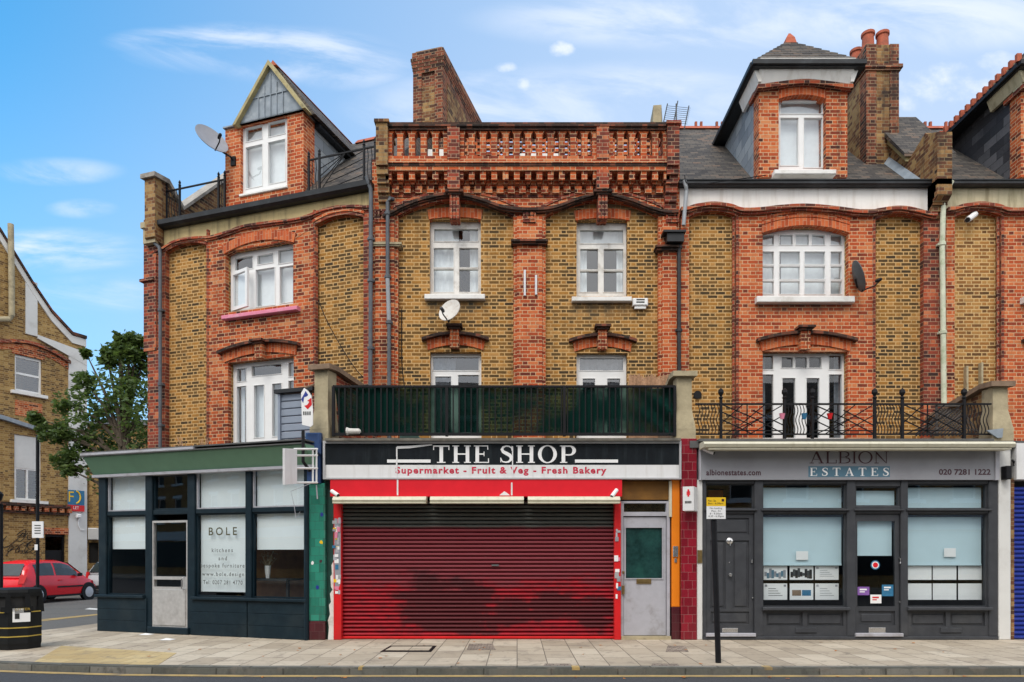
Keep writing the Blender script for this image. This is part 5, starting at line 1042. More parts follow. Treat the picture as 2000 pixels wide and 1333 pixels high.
# ---- far right shop
T = Thing('shopfront', 'cobalt blue shutter shop cut off by the right edge of the photo', 'shopfront', G, (9.3, 0, 0))
sh = MB(); xx0, xx1 = x(1976), x(2140); n = 34
for i in range(n): sh.prismx([(.02, i*.08), (-.015, i*.08+.03), (-.015, i*.08+.05), (.02, i*.08+.078), (.05, i*.08+.078), (.05, i*.08)], xx0+.03, xx1)
T.part('shutter', sh, MAT['cobalt'])
T.part('jamb', MB().box(x(1971), x(1977), -.05, .2, 0, z(935)), MAT['chim'])
T.part('sign_panel', MB().box(x(1984, -.1), xx1, -.12, .2, z(938), z(868)), MAT['whitep'])
T.part('flat_roof', MB().box(x(1977), xx1, -.1, 2.35, 3.40, 3.52), MAT['flat'])
T.part('rear_wall', MB().box(x(1976), xx1, .7, .8, 0, 3.4), MAT['dark'])
# ================================================================ PIERS AND BALCONY WALLS
x, z = G.x, G.z
T = Thing('tiled_pier', 'green glazed tile pier between the teal shop and the shutter', 'pier', G, (-3.5, 0, 0))
T.part('green_tiles', MB().bbox(x(605), x(637), -.08, .3, z(1213), z(945), .012), MAT['tgreen'])
T.part('base_tiles', MB().bbox(x(605), x(637), -.085, .3, 0, z(1213), .012), MAT['dmaroon'])
T.part('blue_cap', MB().bbox(x(601), x(631), -.16, .3, z(890), z(848), .03).box(x(603), x(629), -.1, .3, z(945), z(890)), MAT['blue'])
T.part('dark_conduit', MB().tube([(x(602), -.12, 0), (x(602), -.12, z(945))], .035, 8), MAT['teal'])
T = Thing('tiled_pier', 'maroon glazed tile pier between the orange pillar and the grey agent', 'pier', G, (3.1, 0, 0))
T.part('tiles', MB().bbox(x(1328.5), x(1359.5), -.07, .3, 0, z(858), .012), MAT['maroon'])
T.part('white_post', MB().bbox(x(1360), x(1371), -.04, .3, 0, z(938), .008), MAT['wht'])
T.part('entry_panel', MB().bbox(x(1361), x(1370), -.06, -.04, z(1100), z(1075), .005), MAT['brass'])
T = Thing('tiled_pier', 'whitewashed pier at the right of the grey agent shopfront', 'pier', G, (8.7, 0, 0))
T.part('shaft', MB().bbox(x(1946.5), x(1970), -.06, .3, 0, z(864), .012), MAT['wht'])
def balcony_wall(label, fr, xc, w_, ztop, front, yb, zb, slope, brickm='chim', px=None):
    T = Thing('balcony_wall', label, 'wall', fr, (xc, 0, 3.4))
    a, b = xc-w_/2, xc+w_/2
    T.part('end_pillar', MB().rings([[(a-.02, front-.02, 3.50), (b+.02, front-.02, 3.50), (b+.02, front+.35, 3.50), (a-.02, front+.35, 3.50)], [(a-.02, front-.02, 3.75), (b+.02, front-.02, 3.75), (b+.02, front+.35, 3.75), (a-.02, front+.35, 3.75)], [(a+.03, front+.05, 4.1), (b-.03, front+.05, 4.1), (b-.03, front+.35, 4.1), (a+.03, front+.35, 4.1)], [(a+.03, front+.06, ztop), (b-.03, front+.06, ztop), (b-.03, front+.35, ztop), (a+.03, front+.35, ztop)]]), MAT['stone'])
    if brickm:
        T.part('wall', MB().prismx([(front+.35, 3.45), (front+.35, ztop), (yb, zb), (yb, 3.45)], a+.06, b-.06), MAT[brickm])
        T.part('coping', MB().rings([[(a-.05, front-.03, ztop), (b+.05, front-.03, ztop), (b+.05, front-.03, ztop+.09), (a-.05, front-.03, ztop+.09)], [(a-.05, front+.3, ztop+.02), (b+.05, front+.3, ztop+.02), (b+.05, front+.3, ztop+.11), (a-.05, front+.3, ztop+.11)], [(a-.05, yb, zb), (b+.05, yb, zb), (b+.05, yb, zb+.09), (a-.05, yb, zb+.09)]]), MAT['wood' if slope else 'stone'])
    return T
# walls between the balconies run back to the upper facade
q = Fr(*G.w(x(624), 0, 0)[:2], math.atan2(-(1378-1010), 1350))
balcony_wall('stone-fronted balcony wall with tiled coping between the left balcony and the green mesh', q, 0, .33, z(722), 0, 2.25, z(722)-.15, True, 'dred')
balcony_wall('squat pale stone pillar and wall between the green mesh and the iron balcony', G, x(1338), .33, z(735), 0, 2.08, z(735)-.5, False, 'wood')
balcony_wall('mossy brick balcony wall with stone end at the right of the iron balcony', G, x(1958), .33, z(755), 0, 2.05, z(755)-.25, True, 'chim')
solo('flashing_sheet', 'bent lead sheet at the foot of the right balcony wall', 'flashing', G, MB().prism([(x(1930, -.1), z(842)), (x(1963, -.1), z(838)), (x(1961, -.1), z(856)), (x(1952, -.1), z(857))], -.06, -.03), MAT['lead'])

# ================================================================ RAILINGS
T = Thing('balcony_railing', 'plain black bar railing behind THE SHOP sign, backed by green mesh', 'railing', G, (0, 0, z(853)))
yb = -.02; X0, X1 = x(651), x(1319); zt, zb = z(756), z(849)
T.part('rails', MB().box(X0, X1, yb-.02, yb+.02, zt-.02, zt+.02).box(X0, X1, yb-.02, yb+.02, zb-.025, zb+.025), MAT['black'])
for a in (652, 873, 1102, 1317): T.part('post', MB().box(x(a)-.025, x(a)+.025, yb-.03, yb+.03, z(853), zt+.0), MAT['black'])
n = 57
for i in range(1, n):
    a = X0+(X1-X0)*i/n; T.part('bar', MB().box(a-.011, a+.011, yb-.012, yb+.012, zb, zt), MAT['black'])
def mesh_mat():
    m = bpy.data.materials.new("green_screen_mesh"); m.use_nodes = True; nt = m.node_tree; nt.nodes.clear()
    tc = nd(nt, 'ShaderNodeTexCoord')
    n = nd(nt, 'ShaderNodeTexNoise', {'Vector': tc.outputs['Object'], 'Scale': 1.2, 'Detail': 4.}).outputs[0]
    wv = nd(nt, 'ShaderNodeTexWave', {'Vector': tc.outputs['Object'], 'Scale': 22., 'Distortion': .5}, bands_direction='Z').outputs[1]
    d = nd(nt, 'ShaderNodeBsdfDiffuse', {0: mix(nt, n, (.003, .015, .013), (.007, .034, .027))})
    t = nd(nt, 'ShaderNodeBsdfTransparent', {0: (.55, .85, .72, 1)})
    f = mt(nt, 'ADD', .76, mt(nt, 'ADD', mt(nt, 'MULTIPLY', sstep(nt, n, .35, .7), .28), mt(nt, 'MULTIPLY', wv, .12)), clamp=True)
    mx = nd(nt, 'ShaderNodeMixShader', {0: f, 1: t.outputs[0], 2: d.outputs[0]})
    nt.links.new(mx.outputs[0], nd(nt, 'ShaderNodeOutputMaterial').inputs[0]); return m
s = MB(); nx, nz_ = 150, 10
vs = []
for i in range(nx+1):
    for k in range(nz_+1):
        u_, v_ = i/nx, k/nz_; xx = X0+.02+(X1-X0-.04)*u_
        rip = .012*math.sin(u_*190)+.01*math.sin(u_*61+v_*2)
        if u_ > .78: rip += .07*(u_-.78)/.22*math.sin((u_*1.0+v_*.16)*75)*(1-.3*v_)
        sag = (.10*(1-v_)*max(0, 1-u_/.06))
        vs.append((xx+sag, yb+.05+rip, zb+(zt-zb)*v_-.01))
fs = [(i*(nz_+1)+k, (i+1)*(nz_+1)+k, (i+1)*(nz_+1)+k+1, i*(nz_+1)+k+1) for i in range(nx) for k in range(nz_)]
solo('privacy_mesh', 'dark green garden mesh tied behind the plain bar railing', 'mesh screen', G, MB().add(vs, fs), mesh_mat(), smooth=True)
T = Thing('flat_roof', 'flat roof terrace floor above THE SHOP sign', 'roof', G, (0, 1, 3.5)); T.part('deck', MB().box(x(632), x(1330), .1, 2.08, 3.53, 3.56), MAT['flat'])
r = MB()
for i in range(70): a = x(1228, 1.9)+(x(1318, 1.9)-x(1228, 1.9))*i/70; r.tube([(a, 1.85+.01*math.sin(i*3), 3.56), (a, 1.85+.01*math.sin(i*3), z(735, 1.85)+random.uniform(-.05, .05))], .011, 5)
solo('reed_screen', 'reed fence roll standing on the terrace behind the green mesh', 'fence', G, r, MAT['reed'])
solo('terrace_clutter', 'dark green tarpaulin heap behind the green mesh', 'tarpaulin', G, MB().rings([[(x(785, .9), .6, 3.57), (x(832, .9), .6, 3.57), (x(832, .9), 1.2, 3.57), (x(785, .9), 1.2, 3.57)], [(x(785, .9), .7, 3.9), (x(800, .9), .7, 4.0), (x(806, .9), 1.1, 3.95), (x(785, .9), 1.1, 3.9)]]), MAT['dkgreen'])

def finial_post(T, a, y, z0, z1, w_=.045):
    T.part('post', MB().box(a-w_/2, a+w_/2, y-w_/2, y+w_/2, z0, z1).lathe([(.02, 0), (.045, .02), (.02, .05), (.03, .07), (.052, .11), (.045, .16), (.015, .185), (0, .2)], (a, y, z1), 'z', 10), MAT['black'])
T = Thing('balcony_railing', 'black wrought iron balcony railing with ball finials and wavy bars, above the agent sign', 'railing', G, (5.8, 0, z(858)))
y_ = .03; zt, zb = z(789), z(848)
cols = [1359, 1409, 1533.5, 1588, 1710, 1764, 1885, 1938]
T.part('rails', MB().box(x(1359), x(1938), y_-.018, y_+.018, zt-.015, zt+.015).box(x(1359), x(1938), y_-.018, y_+.018, zb-.012, zb+.012), MAT['black'])
for a in cols[1:-1]: finial_post(T, x(a), y_, z(857), z(779))
def wavy(T, a, b, n):
    for i in range(1, n):
        q = a+(b-a)*i/n
        T.part('wavy_bar', MB().tube([(q+.02*math.sin(k/12*math.pi*3.2), y_, zb+(zt-zb)*k/12) for k in range(13)], .0085, 6), MAT['black'])
def lattice(T, a, b):
    m_ = (a+b)/2; h = zt-zb; w_ = b-a
    for p, q in (((a, zt), (m_, zt-h*.45)), ((a, zt-h*.25), (m_, zt-h*.72)), ((a, zt-h*.5), (m_, zb)), ((m_, zt-h*.2), (b, zt-h*.72)), ((m_, zt-h*.45), (b, zb)), ((a+.06, zb), (m_+.1, zt-h*.5)), ((a+w_*.2, zb), (b-.05, zt-h*.05)), ((a+w_*.45, zb), (b, zt-h*.35)), ((a, zt-h*.65), (a+w_*.35, zt)), ((a+w_*.3, zt-h*.7), (a+w_*.7, zt)), ((m_-.1, zb), (m_-.1, zt)), ((a, zb+h*.12), (b, zb+h*.12))):
        T.part('lattice_bar', MB().box(0, math.hypot(q[0]-p[0], q[1]-p[1]), -.008, .008, -.009, .009).xf(Matrix.Translation((p[0], y_, p[1])) @ Matrix.Rotation(-math.atan2(q[1]-p[1], q[0]-p[0]), 4, 'Y')), MAT['black'])
wavy(T, x(1359), x(1409), 8); lattice(T, x(1409), x(1533.5)); wavy(T, x(1533.5), x(1588), 9); lattice(T, x(1588), x(1710)); wavy(T, x(1710), x(1764), 9); lattice(T, x(1764), x(1885)); wavy(T, x(1885), x(1938), 8)
q = MB()
for i in range(14):
    a = x(1795)+i*.065
    q.tube([(a, .10, z(850)), (min(a+.5, x(1884)), .10, z(850)+min(.5, x(1884)-a)*.95)], .014, 4)
    if i < 10: q.tube([(x(1836)+i*.05, .12, z(795)), (x(1836)+i*.05+.3, .12, z(795)-.42)], .012, 4)
q.box(x(1835), x(1838), .09, .13, z(850), z(790)).box(x(1835), x(1884), .09, .13, z(792), z(788))
solo('trellis_panel', 'weathered timber trellis leaning behind the iron balcony railing at its right', 'trellis', G, q, pm("grey_timber", (.13, .115, .105), .85, .25, 10))
for p, lab, mm in ((1526, 'small pink pot hung on the iron balcony railing', 'pink'), (1569, 'small blue pot hung on the iron balcony railing', 'stkb'), (1619, 'small red lantern hung on the iron balcony railing', 'redp')):
    solo('hanging_pot', lab, 'pot', G, MB().lathe([(.03, 0), (.05, .09), (.055, .1), (.045, .1)], (x(p), -.04, z(820)), 'z', 12), MAT[mm])
# iron railings by the left house's dormer
yl = -.02
def lrail(label, pts, z0, h, kind):
    a, b = pts[0], pts[-1]
    T = Thing('roof_railing', label, 'railing', L, (a, yl, z0), 'iron railings along the left gutter')
    T.part('rails', MB().box(a, b, yl-.015, yl+.015, z0+h-.015, z0+h+.015).box(a, b, yl-.015, yl+.015, z0+.06, z0+.085), MAT['black'])
    for q in pts: T.part('post', MB().box(q-.02, q+.02, yl-.02, yl+.02, z0, z0+h+.06).lathe([(.015, 0), (.035, .03), (.02, .06), (.03, .1), (0, .16)], (q, yl, z0+h+.05), 'z', 8), MAT['black'])
    for s0, s1, k in kind:
        if k == 'v':
            n = max(2, int((s1-s0)/.07))
            for i in range(1, n): q = s0+(s1-s0)*i/n; T.part('bar', MB().tube([(q+.012*math.sin(j*1.3), yl, z0+.08+(h-.08)*j/8) for j in range(9)], .009, 5), MAT['black'])
        else:
            for i in range(4):
                for e in (0, 1):
                    p = (s0+(s1-s0)*.0, z0+.1+h*.2*i); r_ = (s1, z0+.3+h*.2*i) if e else (s0+(s1-s0)*.6, z0+h)
                    T.part('lattice_bar', MB().tube([(p[0]+(s1-s0)*.15*e*i, yl, min(z0+h, p[1])), (r_[0], yl, min(z0+h, r_[1]))], .009, 5), MAT['black'])
lx = lambda p: L.x(p, yl)
lrail('iron railing with scrolled panel at the right of the pointed gable dormer', [lx(603), lx(624), lx(711), lx(733)], gz+.03, .83, [(lx(603), lx(624), 'v'), (lx(624), lx(711), 'l'), (lx(711), lx(733), 'v')])
lrail('iron railing at the left of the pointed gable dormer', [lx(325), lx(351), lx(427), lx(439)], gz+.03, .80, [(lx(325), lx(351), 'v'), (lx(427), lx(439), 'v')])

# ================================================================ PIPES, DISHES, BOXES ON THE FACADES
def pipe(label, fr, path, r, mat, collars=(), name='drainpipe', extra=None):
    lo = min(q[2] for q in path)
    T = Thing(name, label, 'pipe', fr, (path[-1][0], path[-1][1], lo))
    T.part('pipe', MB().tube(path, r, 12), MAT[mat], smooth=True)
    for (a, b, c_) in collars: T.part('collar', MB().lathe([(r+.004, 0), (r+.016, .01), (r+.016, .07), (r+.004, .08)], (a, b, c_), 'z', 12).box(a-r-.03, a+r+.03, b, b+.08, c_+.02, c_+.06), MAT[mat])
    return T
p0 = L.x(722, -.22)
pipe('dark grey drainpipe down the seam between the turned house and the balustrade house', M, [(M.x(716, -.25), -.25, M.z(358)), (M.x(719, -.25), -.25, M.z(368)), (M.x(724, -.22), -.22, M.z(380)), (M.x(724.5, -.22), -.22, M.z(395)), (M.x(723, -.22), -.22, 3.55)], .042, 'pipeg', [(M.x(724, -.22), -.22, M.z(q)) for q in (480, 560, 690)])
T_ = pipe('grey drainpipe left of the balustrade house with a pale section at mid height', M, [(M.x(767, -.2), -.13, M.z(396)), (M.x(761, -.2), -.2, M.z(397)), (M.x(757, -.2), -.2, M.z(405)), (M.x(757, -.2), -.2, M.z(552)), (M.x(760, -.2), -.2, M.z(640)), (M.x(760, -.2), -.2, 3.55)], .04, 'pipeg', [(M.x(757, -.2), -.2, M.z(q)) for q in (430, 552)]+[(M.x(760, -.2), -.2, M.z(640))])
T_.part('pale_section', MB().tube([(M.x(757, -.2), -.2, M.z(552)), (M.x(760, -.2), -.2, M.z(638))], .043, 12), MAT['pipel'], label='unpainted pale grey length')
T_ = pipe('black drainpipe with square hopper head right of the balustrade house', M, [(M.x(1330, -.3), -.2, M.z(480)), (M.x(1328.5, -.3), -.2, M.z(500)), (M.x(1328.5, -.3), -.2, M.z(650)), (M.x(1329, -.3), -.2, 3.7)], .04, 'gutter', [(M.x(1328.5, -.3), -.2, M.z(q)) for q in (495, 655)])
T_.part('hopper_head', MB().rings([[(M.x(1303, -.35)+.0, -.36, M.z(472, -.35)), (M.x(1336, -.35), -.36, M.z(472, -.35)), (M.x(1336, -.35), -.14, M.z(472, -.35)), (M.x(1303, -.35), -.14, M.z(472, -.35))], [(M.x(1303, -.35), -.36, M.z(455, -.35)), (M.x(1336, -.35), -.36, M.z(455, -.35)), (M.x(1336, -.35), -.14, M.z(455, -.35)), (M.x(1303, -.35), -.14, M.z(455, -.35))]]).box(M.x(1295, -.35), M.x(1339, -.35), -.40, -.12, M.z(455, -.35), M.z(451, -.35)), MAT['gutter'])
T_.part('inlet_pipe', MB().tube([(M.x(1336, -.25), -.25, M.z(366)), (M.x(1340, -.25), -.25, M.z(378)), (M.x(1340, -.2), -.22, M.z(385)), (M.x(1335, -.25), -.25, M.z(452))], .04, 10), MAT['pipel'], label='pale grey feed pipe from the gutter')
pipe('mossy white and green drainpipe at the right between the brick houses', M, [(M.x(1857, -.25), -.28, M.z(368)), (M.x(1851, -.25), -.25, M.z(382)), (M.x(1846, -.25), -.23, M.z(396)), (M.x(1844, -.25), -.22, M.z(410)), (M.x(1842, -.25), -.22, M.z(490)), (M.x(1846, -.25), -.22, 3.9)], .052, 'pipew', [(M.x(1842, -.25), -.22, M.z(q)) for q in (404, 490)]+[(M.x(1844, -.25), -.22, M.z(660))])
a = L.x(313, -.22)
pipe('dark drainpipe with bent top at the far left corner of the turned house', L, [(L.x(293, -.28), -.28, gz-.08), (L.x(294, -.28), -.28, gz-.25), (L.x(300, -.25), -.25, gz-.42), (a-.03, -.22, gz-.55), (a, -.22, gz-.7), (a, -.22, 3.6)], .038, 'pipeg', [(a, -.22, L.p(313, q, -.2)[1]) for q in (610, 755, 835)])
def dish(label, fr, c, r, yaw, pitch, mats, wallpt, arm=.42):
    """offset parabolic dish: shallow bowl, feed arm with LNB, wall bracket"""
    T = Thing('satellite_dish', label, 'satellite dish', fr, wallpt)
    R = Matrix.Translation(c) @ Matrix.Rotation(yaw, 4, 'Z') @ Matrix.Rotation(pitch, 4, 'X')
    prof = [(r*k/7, -.18*r*(1-(k/7)**2)) for k in range(1, 8)]
    bowl = MB(); rings_ = []
    for s_, off in ((1, 0), (-1, .012)):
        for (q, d_) in (prof if s_ == 1 else prof[::-1]):
            rings_.append([(q*math.cos(2*math.pi*k/28), -d_*-1+off if False else d_*-1*-1+off, 1.08*q*math.sin(2*math.pi*k/28)) for k in range(28)])
    # bowl opens towards local -Y
    rings_ = [[(p[0], -(p[1]) if False else (.18*r)+p[1]*-1*-1, p[2]) for p in rg] for rg in rings_]
    bowl.rings([[(p[0], .18*r*(1-((p[0]**2+(p[2]/1.08)**2)/r**2))+(0 if i < 7 else .014), p[2]) for p in rg] for i, rg in enumerate(rings_)])
    T.part('bowl', bowl.xf(R), MAT[mats[0]], smooth=True)
    T.part('feed_arm', MB().tube([(0, .12*r, -1.0*r), (0, -arm*.6, -1.0*r), (0, -arm, -.75*r)], .014, 6).xf(R), MAT[mats[1]])
    T.part('receiver', MB().lathe([(.02, 0), (.035, .02), (.035, .09), (.022, .13), (.0, .13)], (0, -arm-.02, -.72*r), 'y', 10).xf(R), MAT[mats[1]])
    b = R @ Vector((0, .2*r+.02, -.1*r))
    T.part('bracket', MB().tube([tuple(b), ((b[0]+wallpt[0])/2, wallpt[1]-.12, b[2]-.12), (wallpt[0], wallpt[1]-.10, wallpt[2]+.05), wallpt], .02, 8).box(wallpt[0]-.06, wallpt[0]+.06, wallpt[1]-.03, wallpt[1]+.01, wallpt[2]-.1, wallpt[2]+.1), MAT[mats[1]])
wl = (L.x(455, .03), .05, L.p(455, 316, .05)[1]); cc_ = L.p(414, 270, -.35)
dish('grey satellite dish on the left brick pier of the pointed dormer', L, (cc_[0], -.35, cc_[1]), .36, rad(68), rad(-30), ('dishg', 'black'), wl, .30)
cc_ = M.p(877, 604, -.4)
dish('rusty cream satellite dish under the left upper window of the balustrade house', M, (cc_[0], -.35, cc_[1]), .24, rad(-26), rad(-22), ('dishw', 'dishk'), (M.x(872), 0, M.z(612)), .26)
cc_ = M.p(1680, 538, -.4)
dish('dark mesh satellite dish seen edge-on right of the wide upper window', M, (cc_[0], -.35, cc_[1]), .30, rad(78), rad(-18), ('dishk', 'black'), (M.x(1672), -.11, M.z(556)), .36)
T = Thing('alarm_box', 'small white alarm box beside the right upper window sill of the balustrade house', 'alarm box', M, (M.x(1250), 0, M.z(601)))
T.part('case', MB().bbox(M.x(1236, -.1), M.x(1266, -.1), -.10, .0, M.z(597, -.1), M.z(582, -.1), .02).box(M.x(1240, -.1), M.x(1262, -.1), -.07, 0, M.z(602, -.1), M.z(597, -.1)), MAT['upvc'])
T.part('grille', MB().box(M.x(1243, -.1), M.x(1259, -.1), -.102, -.099, M.z(587, -.1), M.z(584, -.1)).box(M.x(1243, -.1), M.x(1259, -.1), -.102, -.099, M.z(592, -.1), M.z(589, -.1)), MAT['greyt'])
for p, t, b, lab in ((1025, 527, 578, 'taller steel bracket bar on the red pilaster between the upper windows'), (1047, 537, 576, 'shorter steel bracket bar on the red pilaster between the upper windows')):
    solo('bracket_bar', lab, 'bracket', M, MB().bbox(M.x(p-2.2, -.2), M.x(p+2.2, -.2), -.2, -.155, M.z(b, -.2), M.z(t, -.2), .006), MAT['sil'], 'steel bracket bars on the pilaster')
for p, t, b, lab in ((1890, 715, 755, 'shorter bare metal stub above the right balcony wall'), (1919, 708, 745, 'taller bare metal stub above the right balcony wall')):
    solo('bracket_bar', lab, 'bracket', M, MB().bbox(M.x(p-2, -.1), M.x(p+2, -.1), -.1, .0, M.z(b+30, -.1), M.z(t, -.1), .006), MAT['stone'], 'metal stubs over the right balcony')
def camera_thing(label, fr, c, aim, s=1., mat='upvc'):
    T = Thing('security_camera', label, 'security camera', fr, c)
    a = Vector(aim).normalized(); c_ = Vector(c)
    T.part('body', MB().tube([tuple(c_+Vector((0, -.12, 0))-a*.09*s), tuple(c_+Vector((0, -.12, 0))+a*.09*s)], .035*s, 10), MAT[mat])
    T.part('lens', MB().tube([tuple(c_+Vector((0, -.12, 0))+a*.088*s), tuple(c_+Vector((0, -.12, 0))+a*.1*s)], .028*s, 10), MAT['ink'])
    T.part('mount', MB().tube([tuple(c_), tuple(c_+Vector((0, -.12, 0)))], .018, 8), MAT[mat])
camera_thing('white security camera at the left end of the red fascia', G, (x(661), -.12, z(966)), (.8, -.5, -.5))
camera_thing('white security camera at the right end of the red fascia', G, (x(1196), -.12, z(966)), (-.6, -.5, -.75))
camera_thing('small silver spotlight at the top left of the agent sign', G, (x(1377), -.12, z(885)), (.8, -.4, -.45), 1.1, 'sil')
camera_thing('black and white tube lamp under the arch at the far right house', M, (M.x(1887), -.05, M.z(432)), (-.8, -.4, -.6), 1.7)
solo('floodlight', 'small round floodlight lying on the ledge at the left end of the green mesh', 'floodlight', G, MB().lathe([(.02, .25), (.05, .22), (.055, .04), (.07, .02), (.07, 0)], (x(677, -.1), -.1, z(843, -.1)), 'x', 12), MAT['dishw'])
solo('wall_lamp', 'black box lamp on the white pier right of the agent sign', 'lamp', G, MB().bbox(x(1966, -.2), x(1977, -.2), -.2, -.06, z(936, -.2), z(910, -.2), .01).tube([(x(1972), -.1, z(912)), (x(1972), -.1, z(904)), (x(1976), -.02, z(900))], .02, 8), MAT['black'])
solo('vent_ring', 'black round vent on the yellow brick above the iron balcony left end', 'vent', M, MB().lathe([(.05, 0), (.085, -.01), (.085, -.03), (.05, -.03)], (M.x(1362), 0, M.z(772)), 'y', 16), MAT['black'])
# projecting signs
T = Thing('projecting_sign', 'empty white light-box frame sticking out beside the green fascia', 'sign', G, (x(590), -.3, z(948)))
fx0, fx1, y0_, y1_ = x(566, -.75), x(612, -.5), -1.0, -.72
c1 = G.p(552, 0, -1.0)
T.part('end_plate', MB().rings([[(G.x(552, -1.05), -1.05, G.z(947, -1.05)), (G.x(576, -.75), -.75, G.z(945, -.75)), (G.x(576, -.75), -.75, G.z(877, -.75)), (G.x(552, -1.05), -1.05, G.z(876, -1.05))], [(G.x(552, -1.05)+.03, -1.03, G.z(947, -1.05)), (G.x(576, -.75)+.03, -.73, G.z(945, -.75)), (G.x(576, -.75)+.03, -.73, G.z(877, -.75)), (G.x(552, -1.05)+.03, -1.03, G.z(876, -1.05))]]), MAT['whitep'])
fr_ = MB(); A_, B_ = G.x(576, -.75), G.x(624, -.2)
for py in (877.5, 890, 915, 943):
    fr_.tube([(G.x(574, -.76), -.76, G.z(py, -.76)), (G.x(620, -.22), -.22, G.z(py, -.22))], .018, 4)
for px_, yy in ((618, -.24), (611, -.32)): fr_.tube([(G.x(px_, yy), yy, G.z(944, yy)), (G.x(px_, yy), yy, G.z(877, yy))], .02, 4)
T.part('frame', fr_, MAT['upvc'])
T.part('bracket', MB().tube([(x(620), -.2, z(885)), (x(620), .0, z(885))], .025, 6).tube([(x(592, -.5), -.5, z(845, -.3)), (x(592, -.5), -.5, z(905, -.3)), (x(605, -.3), -.3, z(920, -.3))], .03, 6), MAT['black'])
T.part('loose_cable', MB().tube([(x(606, -.3), -.3, z(945, -.3)), (x(568, -.3), -.3, z(960, -.3)), (x(574, -.3), -.3, z(985, -.3)), (x(578, -.3), -.3, z(1012, -.3)), (x(586, -.3), -.3, z(1000, -.3))], .006, 5).tube([(x(618, -.2), -.2, z(948, -.2)), (x(620, -.2), -.2, z(975, -.2))], .012, 5), MAT['silp'])
T = Thing('projecting_sign', 'small white projecting sign with red mark on the maroon pier', 'sign', G, (x(1348), -.3, z(998)))
q = MB(); qa, qb = G.x(1333.5, -.3), G.x(1353.5, -.3)
T.part('box', MB().prismz([(qa, -.30), (qb, -.36), (qb+.14, -.08), (qa+.10, -.08)], G.z(998, -.3), G.z(951, -.3)), MAT['whitep'])
fx_ = lambda u_: qa+(qb-qa)*u_; fy_ = lambda u_: -.303-.06*u_; fz_ = lambda v_: G.z(998, -.3)+(G.z(951, -.3)-G.z(998, -.3))*v_
def tick(mb, u0, u1, v0, v1): mb.quad((fx_(u0), fy_(u0), fz_(v0)), (fx_(u1), fy_(u1), fz_(v0)), (fx_(u1), fy_(u1), fz_(v1)), (fx_(u0), fy_(u0), fz_(v1)))
mk = MB(); tick(mk, .42, .58, .58, .88); tick(mk, .34, .41, .64, .80); tick(mk, .59, .66, .64, .80)
T.part('red_mark', mk, MAT['reds'])
mk = MB()
for k in range(5): tick(mk, .2+.12*k, .29+.12*k, .30, .40)
T.part('lettering', mk, MAT['ink'])
T = Thing('agent_board', 'small white estate board with red and blue arrow logo, hung by the stone balcony end', 'sign', G, (x(600), -.3, z(835)))
bp_ = [(588, 768), (594, 758), (601, 763), (608, 773), (611, 800), (611, 830), (607, 834), (590, 830)]
T.part('board', MB().prism([(G.x(a, -.3), G.z(b, -.3)) for a, b in bp_], -.3, -.28), MAT['white'])
lg = MB(); P2 = lambda a, b: (G.x(a, -.305), G.z(b, -.305))
def poly(mb, pp, y): mb.add([(P2(*p)[0], y, P2(*p)[1]) for p in pp], [tuple(range(len(pp)))])
poly(lg, [(588, 780), (597, 764), (602, 772), (598, 775), (594, 776), (592, 788)], -.303)
T.part('blue_logo', lg, MAT['cobalt'])
lg = MB(); poly(lg, [(600, 783), (608, 777), (609, 791), (601, 800), (594, 793), (600, 791), (604, 785)], -.303); T.part('red_logo', lg, MAT['redp'])
lg = MB()
for k in range(4): lg.box(P2(592+4*k, 0)[0], P2(594.6+4*k, 0)[0], -.303, -.3005, P2(0, 811)[1], P2(0, 804)[1])
T.part('lettering', lg, MAT['greyt'])
T.part('hanger', MB().tube([(G.x(596, -.29), -.29, G.z(757, -.3)), (G.x(600, -.29), .2, G.z(745))], .015, 6), MAT['wood'])
T = Thing('cladding_screen', 'blue-grey boarded screen with black cap on the left balcony', 'screen', B, (B.x(570, 1.), 1., 3.5))
sx0, sx1 = B.x(545, .5), B.x(606, .5); zz0, zz1 = 3.55, B.p(570, 768, .5)[1]
q = MB(); n = 7
for i in range(n): q.bbox(sx0+.04, sx1, .5, .56, zz0+(zz1-zz0)*i/n, zz0+(zz1-zz0)*(i+1)/n-.012, .012)
q.box(sx0, sx0+.05, .46, .6, zz0, zz1)
T.part('boards', q, MAT['shed']); T.part('cap', MB().box(sx0-.06, sx1+.1, .42, .64, zz1, zz1+.07), MAT['gutter'])
for k, (p, dp) in enumerate(((360, .35), (400, .6), (440, .5))):
    T = Thing('roof_plant', ('dark low planter with dry stalks on the green shop roof, leftmost', 'dry plant pot on the green shop roof, middle one', 'small grey basin on the green shop roof')[k], 'planter', B, (B.x(p, dp), dp, 3.5))
    zt_ = ft+.02
    T.part('pot', MB().lathe([(.08, 0), (.16, .06), (.17, .12), (.14, .12), (.1, .05)], (B.x(p, dp), dp, zt_), 'z', 12), MAT['carblk' if k != 2 else 'dishg'])
    if k < 2:
        q = MB()
        for i in range(9): q.tube([(B.x(p, dp)+random.uniform(-.05, .05), dp, zt_+.08), (B.x(p, dp)+random.uniform(-.2, .2), dp+random.uniform(-.1, .1), zt_+random.uniform(.2, .4))], .007, 4)
        T.part('stalks', q, MAT['reed'])
